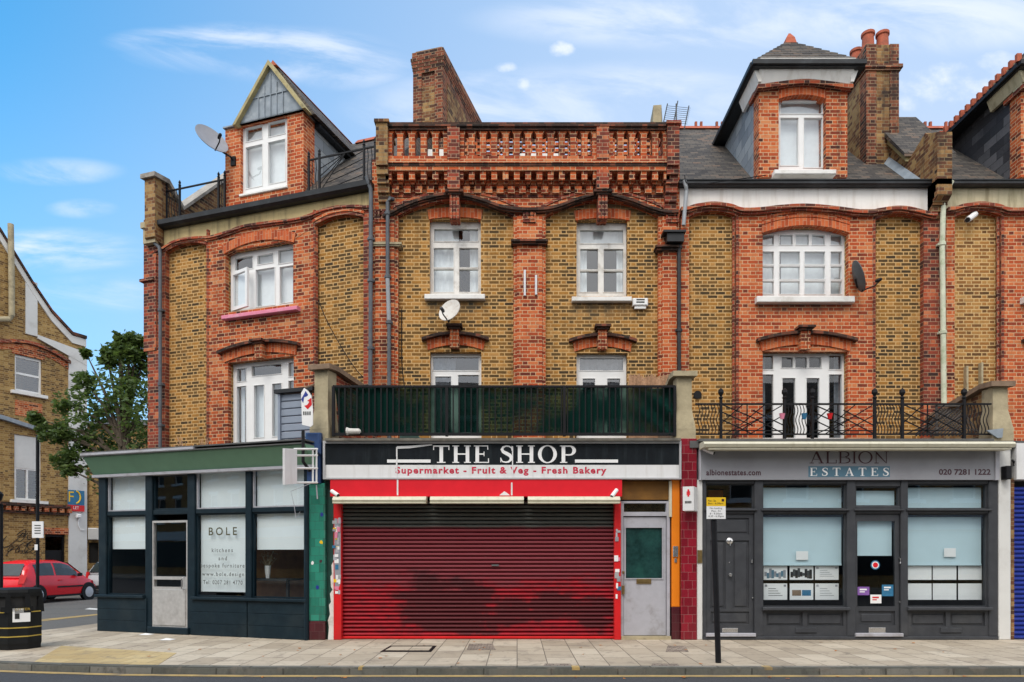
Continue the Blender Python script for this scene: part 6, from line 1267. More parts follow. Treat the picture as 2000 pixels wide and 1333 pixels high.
# aerial and stub behind the balustrade
T = Thing('tv_aerial', 'grey television aerial sticking up behind the right end of the balustrade', 'aerial', M, (M.x(1315, 3), 3, 9.7))
ax_, ay_ = M.x(1313, 3), 3.; z1_ = M.z(238, 3)
q = MB().tube([(ax_+.1, ay_, 9.7), (ax_+.1, ay_, z1_+.45)], .018, 6)
for (u0, v0, u1, v1) in ((-.25, .15, -.12, .55), (.0, .1, .14, .62), (.3, .1, .42, .5)): q.tube([(ax_+u0, ay_, z1_-.3+v0), (ax_+u1, ay_, z1_-.1+v1)], .014, 5)
for i in range(9): q.tube([(ax_-.22+.01*i, ay_, z1_+.0+.05*i), (ax_+.38+.01*i, ay_, z1_-.06+.05*i)], .006, 4)
T.part('array', q, MAT['dishk'])
solo('chimney_stub', 'stub of weathered chimney slab behind the right end of the balustrade', 'chimney', M, MB().rings([[(M.x(1272, 3.2), 3.2, 9.7), (M.x(1290, 3.2), 3.2, 9.7), (M.x(1302, 3.2)+.1, 4.2, 9.7), (M.x(1280, 3.2), 4.2, 9.7)], [(M.x(1276, 3.2), 3.2, M.z(206, 3.2)), (M.x(1292, 3.2), 3.2, M.z(205, 3.2)), (M.x(1304, 3.2)+.1, 4.2, M.z(215, 3.2)), (M.x(1280, 3.2), 4.2, M.z(215, 3.2))]]), MAT['stone'])
# a few loose cables
for lab, fr, pts in (('thin black cable sagging along the right white render band', M, [(1333, 352), (1345, 370), (1420, 362), (1490, 352)]), ('thin black cable hanging diagonally on the left yellow brick panel', L, [(622, 588), (645, 640), (690, 715), (722, 750)]), ('thin cable down the left edge of the balustrade house panel', M, [(783, 600), (783, 700), (788, 752)])):
    solo('cable', lab, 'cable', fr, MB().tube(smoothpath([(fr.p(a, b, -.12)[0], -.12 if fr is L else -.3 if b < 400 else -.02, fr.p(a, b, -.12)[1]) for a, b in pts], 6), .009, 5), MAT['black'])
# stickers on the pier and shutter guide
rs = random.Random(11)
for i in range(44):
    left = i < 32
    px_ = rs.uniform(654, 665) if left else rs.uniform(1201, 1208); py_ = rs.uniform(1015, 1160) if left else rs.uniform(1035, 1165)
    w_, h_ = rs.uniform(.03, .08), rs.uniform(.04, .11)
    solo('sticker', 'small peeling paper sticker on the red strip left of the shutter' if left else 'small peeling paper sticker on the red strip right of the shutter', 'sticker', G,
         MB().box(x(px_)-w_/2, x(px_)+w_/2, -.0615-.0007*(i % 22), -.0605, z(py_)-h_/2, z(py_)+h_/2), MAT[rs.choice(['white', 'silp', 'signy', 'white', 'pink', 'dishg', 'sil', 'stkb'])], 'stickers on the left red strip' if left else 'stickers on the right red strip')
for i, (p, q, mm) in enumerate(((628, 1060, 'signy'), (626, 1097, 'plum'), (611, 1100, 'white'), (629, 1005, 'cobalt'), (620, 1148, 'cobalt'))):
    solo('sticker', ('yellow round sticker on the green tiled pier', 'plum smear on the green tiled pier', 'white torn sticker on the green tiled pier', 'blue paint blob high on the green tiled pier', 'blue scrawl low on the green tiled pier')[i], 'sticker', G, MB().prism([(x(p, -.08)+rs.uniform(.6, 1.3)*.03*math.cos(k*.785), z(q, -.08)+rs.uniform(.6, 1.3)*.035*math.sin(k*.785)) for k in range(8)], -.0835, -.0805), MAT[mm])
# vase with dried flowers in the corner shop window
vx, vy = B.x(523, .35), .35; vz = B.p(523, 1130, .35)[1]
T = Thing('flower_vase', 'white vase of dried flowers in the right window of the teal shop', 'vase', B, (vx, vy, vz))
T.part('vase', MB().lathe([(.035, 0), (.05, .1), (.06, .24), (.05, .24), (.0, .05)], (vx, vy, vz), 'z', 14), MAT['white'], smooth=True)
q = MB()
for i in range(60):
    a, b = rs.uniform(0, 6.28), rs.uniform(.03, .2); cx_ = (vx+b*math.cos(a), vy+b*.5*math.sin(a), vz+.26+rs.uniform(.02, .24))
    q.add([(cx_[0]+rs.uniform(-.03, .03), cx_[1]+rs.uniform(-.03, .03), cx_[2]+rs.uniform(-.03, .03)) for _ in range(3)], [(0, 1, 2)])
    if i % 4 == 0: q.tube([(vx, vy, vz+.2), cx_], .004, 4)
T.part('dried_flowers', q, MAT['stone'])
T = Thing('plinth_table', 'dark display table under the vase in the teal shop window', 'table', B, (vx, vy, 0)); T.part('top', MB().box(vx-.4, vx+.5, vy-.12, vy+.4, vz-.04, vz-.002), MAT['ink']); T.part('leg', MB().box(vx-.35, vx-.3, vy, vy+.05, 0, vz-.04), MAT['ink']); T.part('leg', MB().box(vx+.4, vx+.45, vy, vy+.05, 0, vz-.04), MAT['ink'])

# ================================================================ GROUND
RZ = -.09
struct('road', MB().quad((-300, -200, RZ), (300, -200, RZ), (300, 400, RZ), (-300, 400, RZ)), MAT['asph'])
def gp(px, py, zz=0.): t = (CH-zz)*F_/(py-CY); return ((px-CX)/F_*t, t)
KY = 9.2
edge = [(-9.2, 10.05), (-8.0, 9.78), (-6.6, 9.5), (-5.2, 9.29), (-3.5, KY), (0, KY), (40, KY)]
corner = [(40, 30), (-6.0, 30), (-9.2, 15.6), (-9.35, 14.4), (-9.6, 13.6), (-10.2, 13.0), (-11.2, 12.9)]
left = [(-12.5, 12.7), (-13.5, 12.0), (-13.2, 11.2), (-11.8, 10.45)]
pl = edge+corner+left
pl2 = []
for i, p in enumerate(pl): pl2.append(p)
struct('pavement', MB().prismz([(a, b+.0) for a, b in pl2], RZ-.05, 0), MAT['pave'])
# kerb stones along the street edge
kp = [left[-1]]+edge
kb = MB(); kk = []
for i, p in enumerate(kp):
    a, b = Vector(kp[max(0, i-1)]), Vector(kp[min(len(kp)-1, i+1)]); d_ = (b-a).normalized(); n_ = Vector((-d_.y, d_.x))
    kk.append((Vector(p), n_))
out = []
for p, n_ in kk: out.append([(p.x-n_.x*.02, p.y-n_.y*.02, RZ-.03), (p.x-n_.x*.012, p.y-n_.y*.012, -.012), (p.x+n_.x*.002, p.y+n_.y*.002, .006), (p.x+n_.x*.14, p.y+n_.y*.14, .006), (p.x+n_.x*.14, p.y+n_.y*.14, RZ-.03)])
struct('kerb', kb.rings(out), MAT['kerb'] if 'kerb' in MAT else brick("granite_kerb_stone", [(0., (.10, .10, .085)), (.5, (.15, .148, .13)), (1., (.22, .21, .185))], (.06, .06, .05), bw=.9, bh=.5, mw=.02, half=.98, soot=.8, sootc=(.07, .068, .06), sc_=4., rough=.9, bump=.8, spots=.6))
struct('yellow_line', MB().rings([[(a, b-.20, RZ+.004), (a, b-.20, RZ+.005), (a, b-.07, RZ+.005), (a, b-.07, RZ+.004)] for a, b in kp]), MAT['yline'])
for l_, (a, b) in (('left', (1117, 1132)), ('right', (1492, 1508)), ('far', (700, 708))):
    struct('kerb_mark', MB().box((a-CX)/F_*KY, (b-CX)/F_*KY, KY-.016, KY+.13, -.03, .0085), MAT['yline'])
c_ = [gp(55, 1297), gp(300, 1303), gp(345, 1276), gp(120, 1262)]
struct('tactile_paving', MB().prismz([(c_[0][0], c_[0][1]+.1), (c_[1][0], c_[1][1]+.08), c_[2], c_[3]], -.02, .004), MAT['tact'])
# side street surface and its lines
sstr = [gp(-400, 1236), (-11.0, 12.95), (-10.2, 13.05), (-9.6, 13.65), (-9.3, 14.5), (-9.1, 15.7), (-2., 36), (10, 60), (-60, 60), (-60, 14)]
struct('side_road', MB().quad(*[(a, b, RZ+.006) for a, b in sstr]), MAT['asph2'])
struct('yellow_line', MB().quad(*[(*gp(a, b, RZ), RZ+.011) for a, b in ((70, 1216), (70, 1212), (197, 1199.5), (197, 1202))]), MAT['yline'])
struct('white_line', MB().quad(*[(*gp(a, b, RZ), RZ+.011) for a, b in ((165, 1191), (175, 1188.5), (196, 1190), (192, 1192.5))]), MAT['wht'])
# pavement repairs and covers
for a, b, t, u_, lab in ((912, 968, 1258, 1270, 0), (1060, 1120, 1297, 1303, 0), (1270, 1330, 1297, 1304, 0), (1300, 1345, 1262, 1274, 0)):
    struct('sett_patch', MB().prismz([gp(a, u_), gp(b, u_), gp(b-6, t), gp(a+4, t)], -.02, .004), MAT['cobble'])
q = MB(); P4 = [gp(742, 1274), gp(842, 1274), gp(853, 1262), (gp(762, 1262))]
T = Thing('inspection_cover', 'rectangular cover with dark frame let into the paving before the shutter', 'cover', W0, (*P4[0], 0))
T.part('frame', MB().prismz(P4, -.02, .005), MAT['carblk'])
cxm = sum(p[0] for p in P4)/4; cym = sum(p[1] for p in P4)/4
T.part('lid', MB().prismz([(cxm+(p[0]-cxm)*.86, cym+(p[1]-cym)*.6) for p in P4], -.02, .010), MAT['pave'])
for p, q_, lab in ((286, 1240, 'crumpled white paper on the pavement by the aluminium door'), (327, 1250, 'flat scrap of white paper on the pavement before the teal shop')):
    a, b = gp(p, q_); solo('paper_scrap', lab, 'litter', W0, MB().rings([[(a-.11, b-.08, .004), (a+.1, b-.09, .004), (a+.12, b+.07, .004), (a-.08, b+.09, .004)], [(a-.08, b-.05, .012), (a+.07, b-.06, .02), (a+.09, b+.04, .012), (a-.05, b+.06, .025)]]), MAT['white'])
for i in range(46):
    px_, py_ = (rs.uniform(230, 1950), rs.uniform(1252, 1304)) if i < 32 else (rs.uniform(400, 1900), rs.uniform(1322, 1328))
    g_ = 0 if i < 32 else RZ
    a, b = gp(px_, py_, g_); r_ = rs.uniform(.018, .035); an = rs.uniform(0, 6)
    pt = [(a+r_*k_*math.cos(an+j*6.283/8), b+r_*k_*math.sin(an+j*6.283/8), g_+.006+rs.uniform(0, .012)) for j, k_ in enumerate((1.3, .7, 1, .6, 1.2, .6, 1, .7))]
    solo('fallen_leaf', 'small dry orange-brown leaf lying on the pavement' if g_ == 0 else 'small dry orange-brown leaf lying in the gutter by the kerb', 'leaf', W0, MB().add(pt, [tuple(range(8))]), MAT['leafb'], 'dry leaves on the pavement' if g_ == 0 else 'dry leaves in the gutter')

# ================================================================ STREET FURNITURE
bx_, by_ = gp(1403, 1295)
T = Thing('parking_sign', 'leaning black post with yellow and white parking sign before the agent door', 'sign post', W0, (bx_, by_, 0))
zt = CH-(990-CY)*by_/F_; tx = (1393-CX)/F_*by_
T.part('post', MB().tube([(bx_, by_, 0), (tx, by_, CH-(975-CY)*by_/F_)], .04, 14), MAT['black'], smooth=True)
ps_ = lambda p, q_: ((p-CX)/F_*(by_-.05), CH-(q_-CY)*(by_-.05)/F_)
a, b = ps_(1380, 1014), ps_(1417, 972)
zm = ps_(0, 989)[1]
T.part('yellow_plate', MB().box(a[0], b[0], by_-.06, by_-.045, zm, b[1]), MAT['signy'])
T.part('white_plate', MB().box(a[0], b[0], by_-.06, by_-.045, a[1], zm-.002), MAT['white'])
for body, l, r, t, b_ in (('Mon - Sat', 1382.5, 1398, 976.5, 980.5), ('8am - 6.30pm', 1382.5, 1412, 982, 986.5), ('No loading', 1386, 1410, 991.5, 995.5), ('Mon - Fri', 1389, 1407, 996.8, 1000.5), ('8 - 9.30am', 1386, 1410, 1002, 1005.5), ('4.30 - 6.30pm', 1383, 1413, 1007, 1011.5)):
    p0, p1 = ps_(l, b_), ps_(r, t); T.part('lettering', text_mb(body, (p0[0], p1[0], p0[1], p1[1]), by_-.062), MAT['ink'])
p0, p1 = ps_(1409, 980), ps_(1414, 975); T.part('symbol', MB().box(p0[0], p1[0], by_-.0625, by_-.0605, p0[1], p1[1]), MAT['plum'])
# litter bin
bxw, byw = gp(35, 1266); BF = Fr(bxw, byw, rad(36)); bx0 = by0 = 0.
T = Thing('litter_bin', 'black octagonal litter bin with gold bands and a white notice, cut by the left edge', 'litter bin', BF, (0, 0, 0))
hb = 118*byw/F_; rb = 41*byw/F_
def octr(r, zz): return [(bx0+r*math.cos(math.pi/8+k*math.pi/4), by0+r*.9*math.sin(math.pi/8+k*math.pi/4), zz) for k in range(8)]
T.part('body', MB().rings([octr(rb*.96, 0), octr(rb*.97, .06), octr(rb, .1), octr(rb, hb*.62)]), MAT['carblk'])
T.part('hood', MB().rings([octr(rb*1.0, hb*.86), octr(rb*1.02, hb*.93), octr(rb*.98, hb*.98), octr(rb*.7, hb)]), MAT['carblk'])
T.part('inner_liner', MB().rings([octr(rb*.86, hb*.6), octr(rb*.86, hb*.9)]), MAT['ink'])
for k in range(8):
    a, b = octr(rb*.955, 0)[k][:2]; T.part('corner_post', MB().rings([[(a-.05, b-.02, hb*.6), (a+.05, b-.02, hb*.6), (a+.05, b+.02, hb*.6), (a-.05, b+.02, hb*.6)], [(a-.03, b-.02, hb*.9), (a+.03, b-.02, hb*.9), (a+.03, b+.02, hb*.9), (a-.03, b+.02, hb*.9)]]), MAT['carblk'])
for zz in (.2, .34, hb*.60): T.part('gold_band', MB().rings([octr(rb*1.008, zz), octr(rb*1.008, zz+.018)]), MAT['ggold'])
yf = by0-rb*.9*math.cos(math.pi/8)
T.part('notice', MB().box(bx0-.07, bx0+.16, yf-.006, yf-.002, .44, .66), MAT['white'])
nt_ = MB().box(bx0-.04, bx0+.02, yf-.009, yf-.0062, .49, .58).box(bx0-.04, bx0+.12, yf-.009, yf-.0062, .61, .62).box(bx0-.04, bx0+.10, yf-.009, yf-.0062, .59, .60); T.part('notice_print', nt_, MAT['ink'])
T.part('lettering', text_mb('LITTER', (bx0-.03, bx0+.16, hb*.64-.0, hb*.64+.035), yf-.012), MAT['ggold'])
T.part('lettering_plate', MB().box(bx0-.22, bx0+.2, yf-.006, yf+.02, hb*.62, hb*.70), MAT['carblk'])
# sign pole on the side street
def street_post(label, px_, d_, top, sgn):
    X_ = (px_-CX)/F_*d_; Z_ = lambda q_: CH-(q_-CY)*d_/F_
    T = Thing('street_post', label, 'post', W0, (X_, d_, RZ))
    T.part('post', MB().tube([(X_, d_, RZ), (X_, d_, Z_(top))], .05, 10), MAT['black'])
    if sgn:
        l, r, t, b = sgn; xx = lambda p: (p-CX)/F_*d_
        T.part('plate', MB().box(xx(l), xx(r), d_-.08, d_-.055, Z_(b), Z_(t)), MAT['white'])
        for k in range(4): T.part('print', MB().box(xx(l+5), xx(r-5), d_-.085, d_-.081, Z_(t+9+5*k), Z_(t+7+5*k)), MAT['greyt'])
        T.part('sticker', MB().box(xx(70), xx(76), d_-.06, d_-.05, Z_(1075), Z_(1064)), MAT['white'])
street_post('black street post with white notice beside the red car', 73.5, 21.5, 850, (66, 88, 1019, 1051))
street_post('plain black lamp post at the left edge of the photo', 2, 19, 985, None)
solo('lamp_head', 'dark lantern head on the post at the left edge of the photo', 'lamp', W0, MB().lathe([(.02, 0), (.12, .1), (.16, .25), (.05, .38), (0, .4)], ((4-CX)/F_*19, 18.8, CH-(985-CY)*19/F_), 'z', 12), MAT['black'])

# ================================================================ CARS
def car(label, loc, rz, paint):
    E = Fr(loc[0], loc[1], rz)
    T = Thing('parked_car', label, 'car', E, (0, 0, RZ)); zr = RZ
    # stations along the length (x, rear to front): half-width, sill z, belt z, roof z, roof half-width
    Lh = 1.72
    def ring(xx, hw, z0, z1, crown):
        pts = [(hw*.80, z0), (hw*.96, z0+.06), (hw, z0+(z1-z0)*.45), (hw*.985, z0+(z1-z0)*.8), (hw*.93, z1), (hw*.5, z1+crown)]
        return [(xx, y, zz+zr) for y, zz in pts]+[(xx, -y, zz+zr) for y, zz in pts[::-1]]
    st = [(-1.72, .62, .34, .62, .0), (-1.66, .72, .26, .80, .01), (-1.45, .79, .22, .90, .02), (-1.0, .82, .20, .92, .03), (-.3, .825, .20, .90, .03), (.4, .82, .20, .87, .03), (.75, .81, .20, .85, .04), (1.1, .79, .21, .78, .06), (1.45, .73, .22, .68, .06), (1.64, .62, .25, .58, .04), (1.72, .45, .32, .50, .02)]
    T.part('body', MB().rings([ring(*s_) for s_ in st]), MAT[paint], smooth=True)
    def cab(xx, hw, z0, rw, z1): return [(xx[0], hw, z0+zr), (xx[1], rw, z1+zr), (xx[1], -rw, z1+zr), (xx[0], -hw, z0+zr)]
    # greenhouse: lofted rings along x with sloped ends
    gs = [(-1.60, .70, .86, .66, .92), (-1.42, .745, .88, .60, 1.22), (-1.22, .755, .88, .57, 1.36), (-.7, .765, .88, .58, 1.43), (0., .765, .87, .585, 1.42), (.35, .76, .86, .57, 1.34), (.65, .75, .85, .60, 1.15), (1.02, .72, .80, .68, .86)]
    R_ = []
    for xx, hw, z0, rw, z1 in gs: R_.append([(xx, hw, z0+zr), (xx, hw*.45+rw*.55+.02, z0+(z1-z0)*.55+zr), (xx, rw, z1-.03+zr), (xx, rw*.6, z1+.015+zr), (xx, -rw*.6, z1+.015+zr), (xx, -rw, z1-.03+zr), (xx, -(hw*.45+rw*.55+.02), z0+(z1-z0)*.55+zr), (xx, -hw, z0+zr)])
    T.part('roof', MB().rings(R_), MAT[paint], smooth=True)
    # side windows, windscreen and rear window proud of the shell
    def sidew(x0, x1, s_):
        def at(xx, f):
            for g0, g1 in zip(gs, gs[1:]):
                if g0[0] <= xx <= g1[0]:
                    t = (xx-g0[0])/(g1[0]-g0[0]); hw, z0, rw, z1 = [g0[i]+(g1[i]-g0[i])*t for i in (1, 2, 3, 4)]
                    pz = [(hw, z0), (hw*.45+rw*.55+.02, z0+(z1-z0)*.55), (rw, z1-.03)]
                    if f < .55: q = f/.55; y, zz = pz[0][0]+(pz[1][0]-pz[0][0])*q, pz[0][1]+(pz[1][1]-pz[0][1])*q
                    else: q = (f-.55)/.45; y, zz = pz[1][0]+(pz[2][0]-pz[1][0])*q, pz[1][1]+(pz[2][1]-pz[1][1])*q
                    return (xx, s_*(y+.008), zz+zr)
        mb = MB(); n = 8; vs = []
        for i in range(n+1):
            for f in (.08, .55, .88): vs.append(at(x0+(x1-x0)*i/n, f))
        mb.add(vs, [(3*i+k, 3*i+3+k, 3*i+4+k, 3*i+1+k) for i in range(n) for k in (0, 1)]); return mb
    for s_ in (-1, 1):
        T.part('side_window', sidew(-1.15, -.42, s_), MAT['glassc']); T.part('side_window', sidew(-.34, .62, s_), MAT['glassc'])
        T.part('door_trim', MB().box(-.35, .78, s_*.815, s_*.838, .50+zr, .55+zr), MAT['carblk'])
        T.part('door_handle', MB().box(-.3, -.14, s_*.82, s_*.845, .74+zr, .77+zr), MAT[paint])
        T.part('mirror', MB().rings([[(.55, s_*.80, .86+zr), (.62, s_*.80, .86+zr), (.62, s_*.80, .97+zr), (.55, s_*.80, .97+zr)], [(.53, s_*.95, .87+zr), (.62, s_*.94, .87+zr), (.62, s_*.94, .98+zr), (.53, s_*.95, .98+zr)]]), MAT['carblk'])
        T.part('headlight', MB().rings([[(1.38, s_*.66, .56+zr), (1.58, s_*.56, .54+zr), (1.50, s_*.60, .66+zr), (1.32, s_*.70, .68+zr)], [(1.38, s_*.76, .56+zr), (1.60, s_*.66, .54+zr), (1.52, s_*.68, .65+zr), (1.32, s_*.77, .68+zr)]]), MAT['chrome'])
        T.part('tail_light', MB().rings([[(-1.68, s_*.60, .68+zr), (-1.60, s_*.745, .68+zr), (-1.52, s_*.78, .96+zr), (-1.60, s_*.60, .96+zr)], [(-1.72, s_*.62, .68+zr), (-1.64, s_*.765, .68+zr), (-1.54, s_*.80, .96+zr), (-1.64, s_*.62, .96+zr)]]), MAT['redp'])
        T.part('sill_trim', MB().box(-.75, .75, s_*.80, s_*.815, .19+zr, .25+zr), MAT['carblk'])
        for wx in (-1.12, 1.08):
            w_ = T.part('wheel', MB().lathe([(.2, 0), (.29, .01), (.29, .15), (.2, .16)], (wx, s_*.74-.08, .29+zr), 'y', 22), MAT['rubber'])
            T.part('rim', MB().lathe([(.19, -.012), (.19, .172), (.06, .18), (0, .18)] if s_ > 0 else [(.0, -.02), (.06, -.02), (.19, -.012), (.19, .172)], (wx, s_*.74-.08, .29+zr), 'y', 14), MAT['sil'], w_)
            T.part('wheel_arch', MB().lathe([(.33, 0), (.34, .02), (.34, .1), (.2, .1)], (wx, s_*.775-.05, .30+zr), 'y', 22), MAT['carblk'])
    T.part('rear_window', MB().quad((-1.60, .60, .93+zr), (-1.60, -.60, .93+zr), (-1.33, -.52, 1.31+zr), (-1.33, .52, 1.31+zr)).xf(Matrix.Translation((-.03, 0, .01))), MAT['glassc'])
    T.part('windscreen', MB().quad((1.0, .62, .89+zr), (1.0, -.62, .89+zr), (.42, -.52, 1.32+zr), (.42, .52, 1.32+zr)).xf(Matrix.Translation((.03, 0, .02))), MAT['glassc'])
    T.part('bumper', MB().box(-1.73, -1.60, -.62, .62, .30+zr, .44+zr).box(1.60, 1.73, -.5, .5, .30+zr, .40+zr), MAT['carblk'])
    return T
cx_, cd_ = -16.35, 23.9
car('red hatchback parked on the side street in front of the left brick building', (cx_, cd_), rad(82), 'carred')
car('silver car parked behind the red hatchback, mostly hidden by the teal shop', (-15.75, 28.3), rad(82), 'carsil')

# ================================================================ BUILDINGS ACROSS THE SIDE STREET
A_ = math.atan2(1.18, 1.)       # facade runs away to the right
D0 = 27.0; X0_ = (80-CX)/F_*D0
A_ = rad(60)
H = Fr(X0_, D0, A_)
T = Thing('corner_building', 'yellow brick building with raking gable and white bands across the side street', 'house', H, (0, 0, RZ))
hx = lambda p, c=0: H.x(p, c)
hz = lambda p, q_, c=0: H.p(p, q_, c)[1]
xa, xb = hx(-60), hx(167)
hp_ = lambda p, q_: H.p(p, q_, 0)
w1 = (hx(29), hx(82), hz(55, 768), hz(55, 697)); w2 = (hx(28), hx(80), hz(55, 978), hz(55, 852)); dr = (hx(88), hx(128), RZ, hz(108, 1044))
zt0 = hz(80, 700)
q = MB().holes(xa, xb, RZ, zt0, [w1, w2, dr], 0, .3)
T.part('wall', q, brick("brown_stock_brick", [(.0, (.11, .06, .025)), (.3, (.22, .12, .04)), (.6, (.32, .19, .06)), (1., (.42, .27, .10))], (.42, .31, .16), mw=.014, soot=.35, sootc=(.05, .04, .03)))
bw_ = bpy.data.materials["brown_stock_brick"]
gp_ = [hp_(-60, 372), hp_(0, 455), hp_(62, 556), hp_(100, 612), hp_(140, 655), hp_(167, 663)]
T.part('gable', MB().prism([(xa, zt0+.001), (xb, zt0+.001)]+[(a, b) for a, b in gp_[::-1]], 0, .3), bw_)
T.part('coping', MB().ribbon([(a, b+.12) for a, b in gp_], gp_, -.12, .4), MAT['soot'])
T.part('white_band', MB().ribbon([(a, b-.02) for a, b in gp_], [(a, b-.32) for a, b in gp_], -.06, .1), MAT['wht'])
T.part('white_pilaster', MB().box(hx(49), hx(72), -.05, .1, hz(60, 655), hz(60, 550)), MAT['wht'])
T.part('white_return', MB().box(hx(133), xb+.02, -.08, .2, RZ, hz(150, 700)).prism([hp_(72, 662), hp_(167, 715), hp_(167, 690), hp_(72, 655)], -.09, .1), MAT['wht'])
sc_ = smoothpath([hp_(-60, 660), hp_(0, 664), hp_(30, 664), hp_(60, 668), hp_(100, 684), hp_(135, 706)], 6)
T.part('arched_string', MB().hood(sc_, .12, -.15, .1), MAT['dred'])
T.part('red_arch', MB().hood([(a, b-.14) for a, b in sc_], .22, -.03, .1).box(w1[0]-.1, w1[1]+.1, -.02, .1, w1[3]+.0, w1[3]+.3), MAT['red'])
T.part('apron', MB().box(hx(29), hx(82), -.03, .1, hz(55, 815), hz(55, 785)), MAT['red'])
T.part('lead_ledge', MB().prism([hp_(-60, 800), hp_(0, 812), hp_(60, 832), hp_(130, 855), hp_(130, 861), hp_(60, 839), hp_(0, 820), hp_(-60, 808)], -.2, .1), MAT['lead'])
T.part('dentil_string', MB().box(xa, hx(133), -.2, .1, hz(60, 990), hz(60, 984)).box(xa, hx(133), -.12, .1, hz(60, 1004), hz(60, 999)), MAT['soot'])
dq = MB()
for i in range(9): a = hx(8+15*i); dq.box(a, a+.16, -.17, .05, hz(60, 999), hz(60, 991))
T.part('dentils', dq, MAT['red'])
wd_ = T.part('window', MB().holes(*w1, [(w1[0]+.07, w1[1]-.07, w1[2]+.1, (w1[2]+w1[3])/2-.04), (w1[0]+.07, w1[1]-.07, (w1[2]+w1[3])/2+.04, w1[3]-.1)], .08, .15), MAT['upvc'])
T.part('pane', MB().quad((w1[0], .12, w1[2]), (w1[1], .12, w1[2]), (w1[1], .12, w1[3]), (w1[0], .12, w1[3])), glassmat("grey_mirror_glass", .16), wd_)
T.part('sill', MB().box(w1[0]-.15, w1[1]+.15, -.15, .1, w1[2]-.12, w1[2]), MAT['sillw'], wd_)
zm_ = hz(55, 916)
wd_ = T.part('window', MB().holes(w2[0], w2[1], w2[2], zm_, [(w2[0]+.08, (w2[0]+w2[1])/2-.03, w2[2]+.08, zm_-.05), ((w2[0]+w2[1])/2+.03, w2[1]-.08, w2[2]+.08, zm_-.05)], .05, .12), MAT['sillw'])
T.part('pane', MB().quad((w2[0], .1, w2[2]), (w2[1], .1, w2[2]), (w2[1], .1, zm_), (w2[0], .1, zm_)), MAT['glass'], wd_)
T.part('blanked_panel', MB().box(w2[0], w2[1], .04, .1, zm_, w2[3]), MAT['wht'], wd_)
T.part('sill', MB().box(w2[0]-.15, w2[1]+.2, -.15, .1, w2[2]-.15, w2[2]), MAT['sillw'], wd_)
d_ = T.part('door', MB().box(dr[0], dr[1], .15, .2, RZ, hz(108, 1075)).holes(dr[0], dr[1], RZ, dr[3], [(dr[0]+.06, dr[1]-.06, RZ, dr[3]-.1)], .1, .22), MAT['black'])
T.part('door_surround', MB().box(hx(86), hx(136), -.04, .08, dr[3], dr[3]+.25), MAT['red'])
T.part('rear_shell', MB().box(xa, xa+.2, .3, 8, RZ, zt0).box(xb-.2, xb, .3, 2.5, RZ, zt0).box(xa+.2, xb-.2, 2.4, 2.5, RZ, zt0).box(xa+.2, xb-.2, .3, 2.4, zt0-.1, zt0), MAT['chim'])
gr = random.Random(5); gm = MB()
for i in range(12):
    a, b = hp_(gr.uniform(15, 65), gr.uniform(1040, 1080)); s_ = gr.uniform(.15, .4)
    gm.tube([(a+s_*math.cos(k*.7+i)*(.4+.1*k), -.012, b+s_*.6*math.sin(k*.9+i)) for k in range(7)], .012, 4)
T.part('graffiti', gm, MAT['ink'])
pipe('pale soil pipe with an elbow on the gable across the side street', H, [(hx(-20), -.15, hz(-20, 626)), (hx(14), -.15, hz(14, 625)), (hx(19), -.15, hz(19, 618)), (hx(19), -.15, hz(19, 560)), (hx(17), -.15, hz(17, 440))], .10, 'stone', [], 'soil_pipe')
T = Thing('let_board', 'blue and yellow letting board with a red LET strip on the white pilaster', 'sign', H, (hx(147), -.15, hz(147, 999)))
bl = lambda l, r, t, b: (hx(l, -.15), hx(r, -.15), hz(147, b, -.15), hz(147, t, -.15))
r1 = bl(133, 165, 958, 987); T.part('board', MB().box(r1[0], r1[1], -.15, -.12, r1[2], r1[3]), MAT['stkb'])
r2 = bl(133, 165, 987, 999); T.part('strip', MB().box(r2[0], r2[1], -.155, -.12, r2[2], r2[3]), MAT['redp'])
T.part('lettering', text_mb('F', bl(134, 144, 961, 981), -.156), MAT['signy'])
T.part('lettering', text_mb('LET', bl(143, 154, 989.5, 995), -.160), MAT['white'])
cq = bl(146, 158, 959, 984); ring_ = []
for k in range(13): an = -1.3+2.6*k/12; ring_.append((cq[0]+(cq[1]-cq[0])*math.cos(an)*.9, -.155, (cq[2]+cq[3])/2+(cq[3]-cq[2])/2*math.sin(an)))
T.part('arc_logo', MB().tube(ring_, .03, 5), MAT['signy'])
solo('wall_light', 'small white floodlight with hanging cable on the white pilaster', 'lamp', H, MB().bbox(hx(150, -.2), hx(158, -.2), -.25, -.09, hz(152, 1012), hz(152, 1005), .02).tube([(hx(151), -.12, hz(151, 1012)), (hx(150), -.1, hz(151, 1025)), (hx(155), -.1, hz(155, 1036)), (hx(162), -.1, hz(160, 1036))], .02, 5), MAT['white'])
# brick house further back
D1 = 33.; K = Fr((180-CX)/F_*D1, D1, rad(8))
T = Thing('rear_building', 'brown brick house further down the side street behind the tree', 'house', K, (0, 0, RZ))
kx = lambda p: K.x(p); kz = lambda q_: K.p(180, q_, 0)[1]
T.part('wall', MB().holes(kx(150), kx(420), RZ, kz(830), [(kx(172), kx(192), kz(1100), kz(1060))], 0, .3).box(kx(150), kx(420), .31, 6, RZ, kz(830)), bw_)
T.part('roof', MB().prismx([(-.3, kz(830)), (3, kz(795)), (6.3, kz(830))], kx(148), kx(422)), MAT['slate'])
T.part('shop_window', MB().box(kx(172), kx(192), .1, .15, kz(1100), kz(1060)), MAT['ink'])
T.part('meter_box', MB().bbox(kx(176), kx(196), -.25, .0, kz(1055), kz(1032), .03), MAT['upvc'])
T.part('downpipe', MB().tube([(kx(168), -.1, kz(1052)), (kx(168), -.1, kz(935))], .09, 8), MAT['stone'])

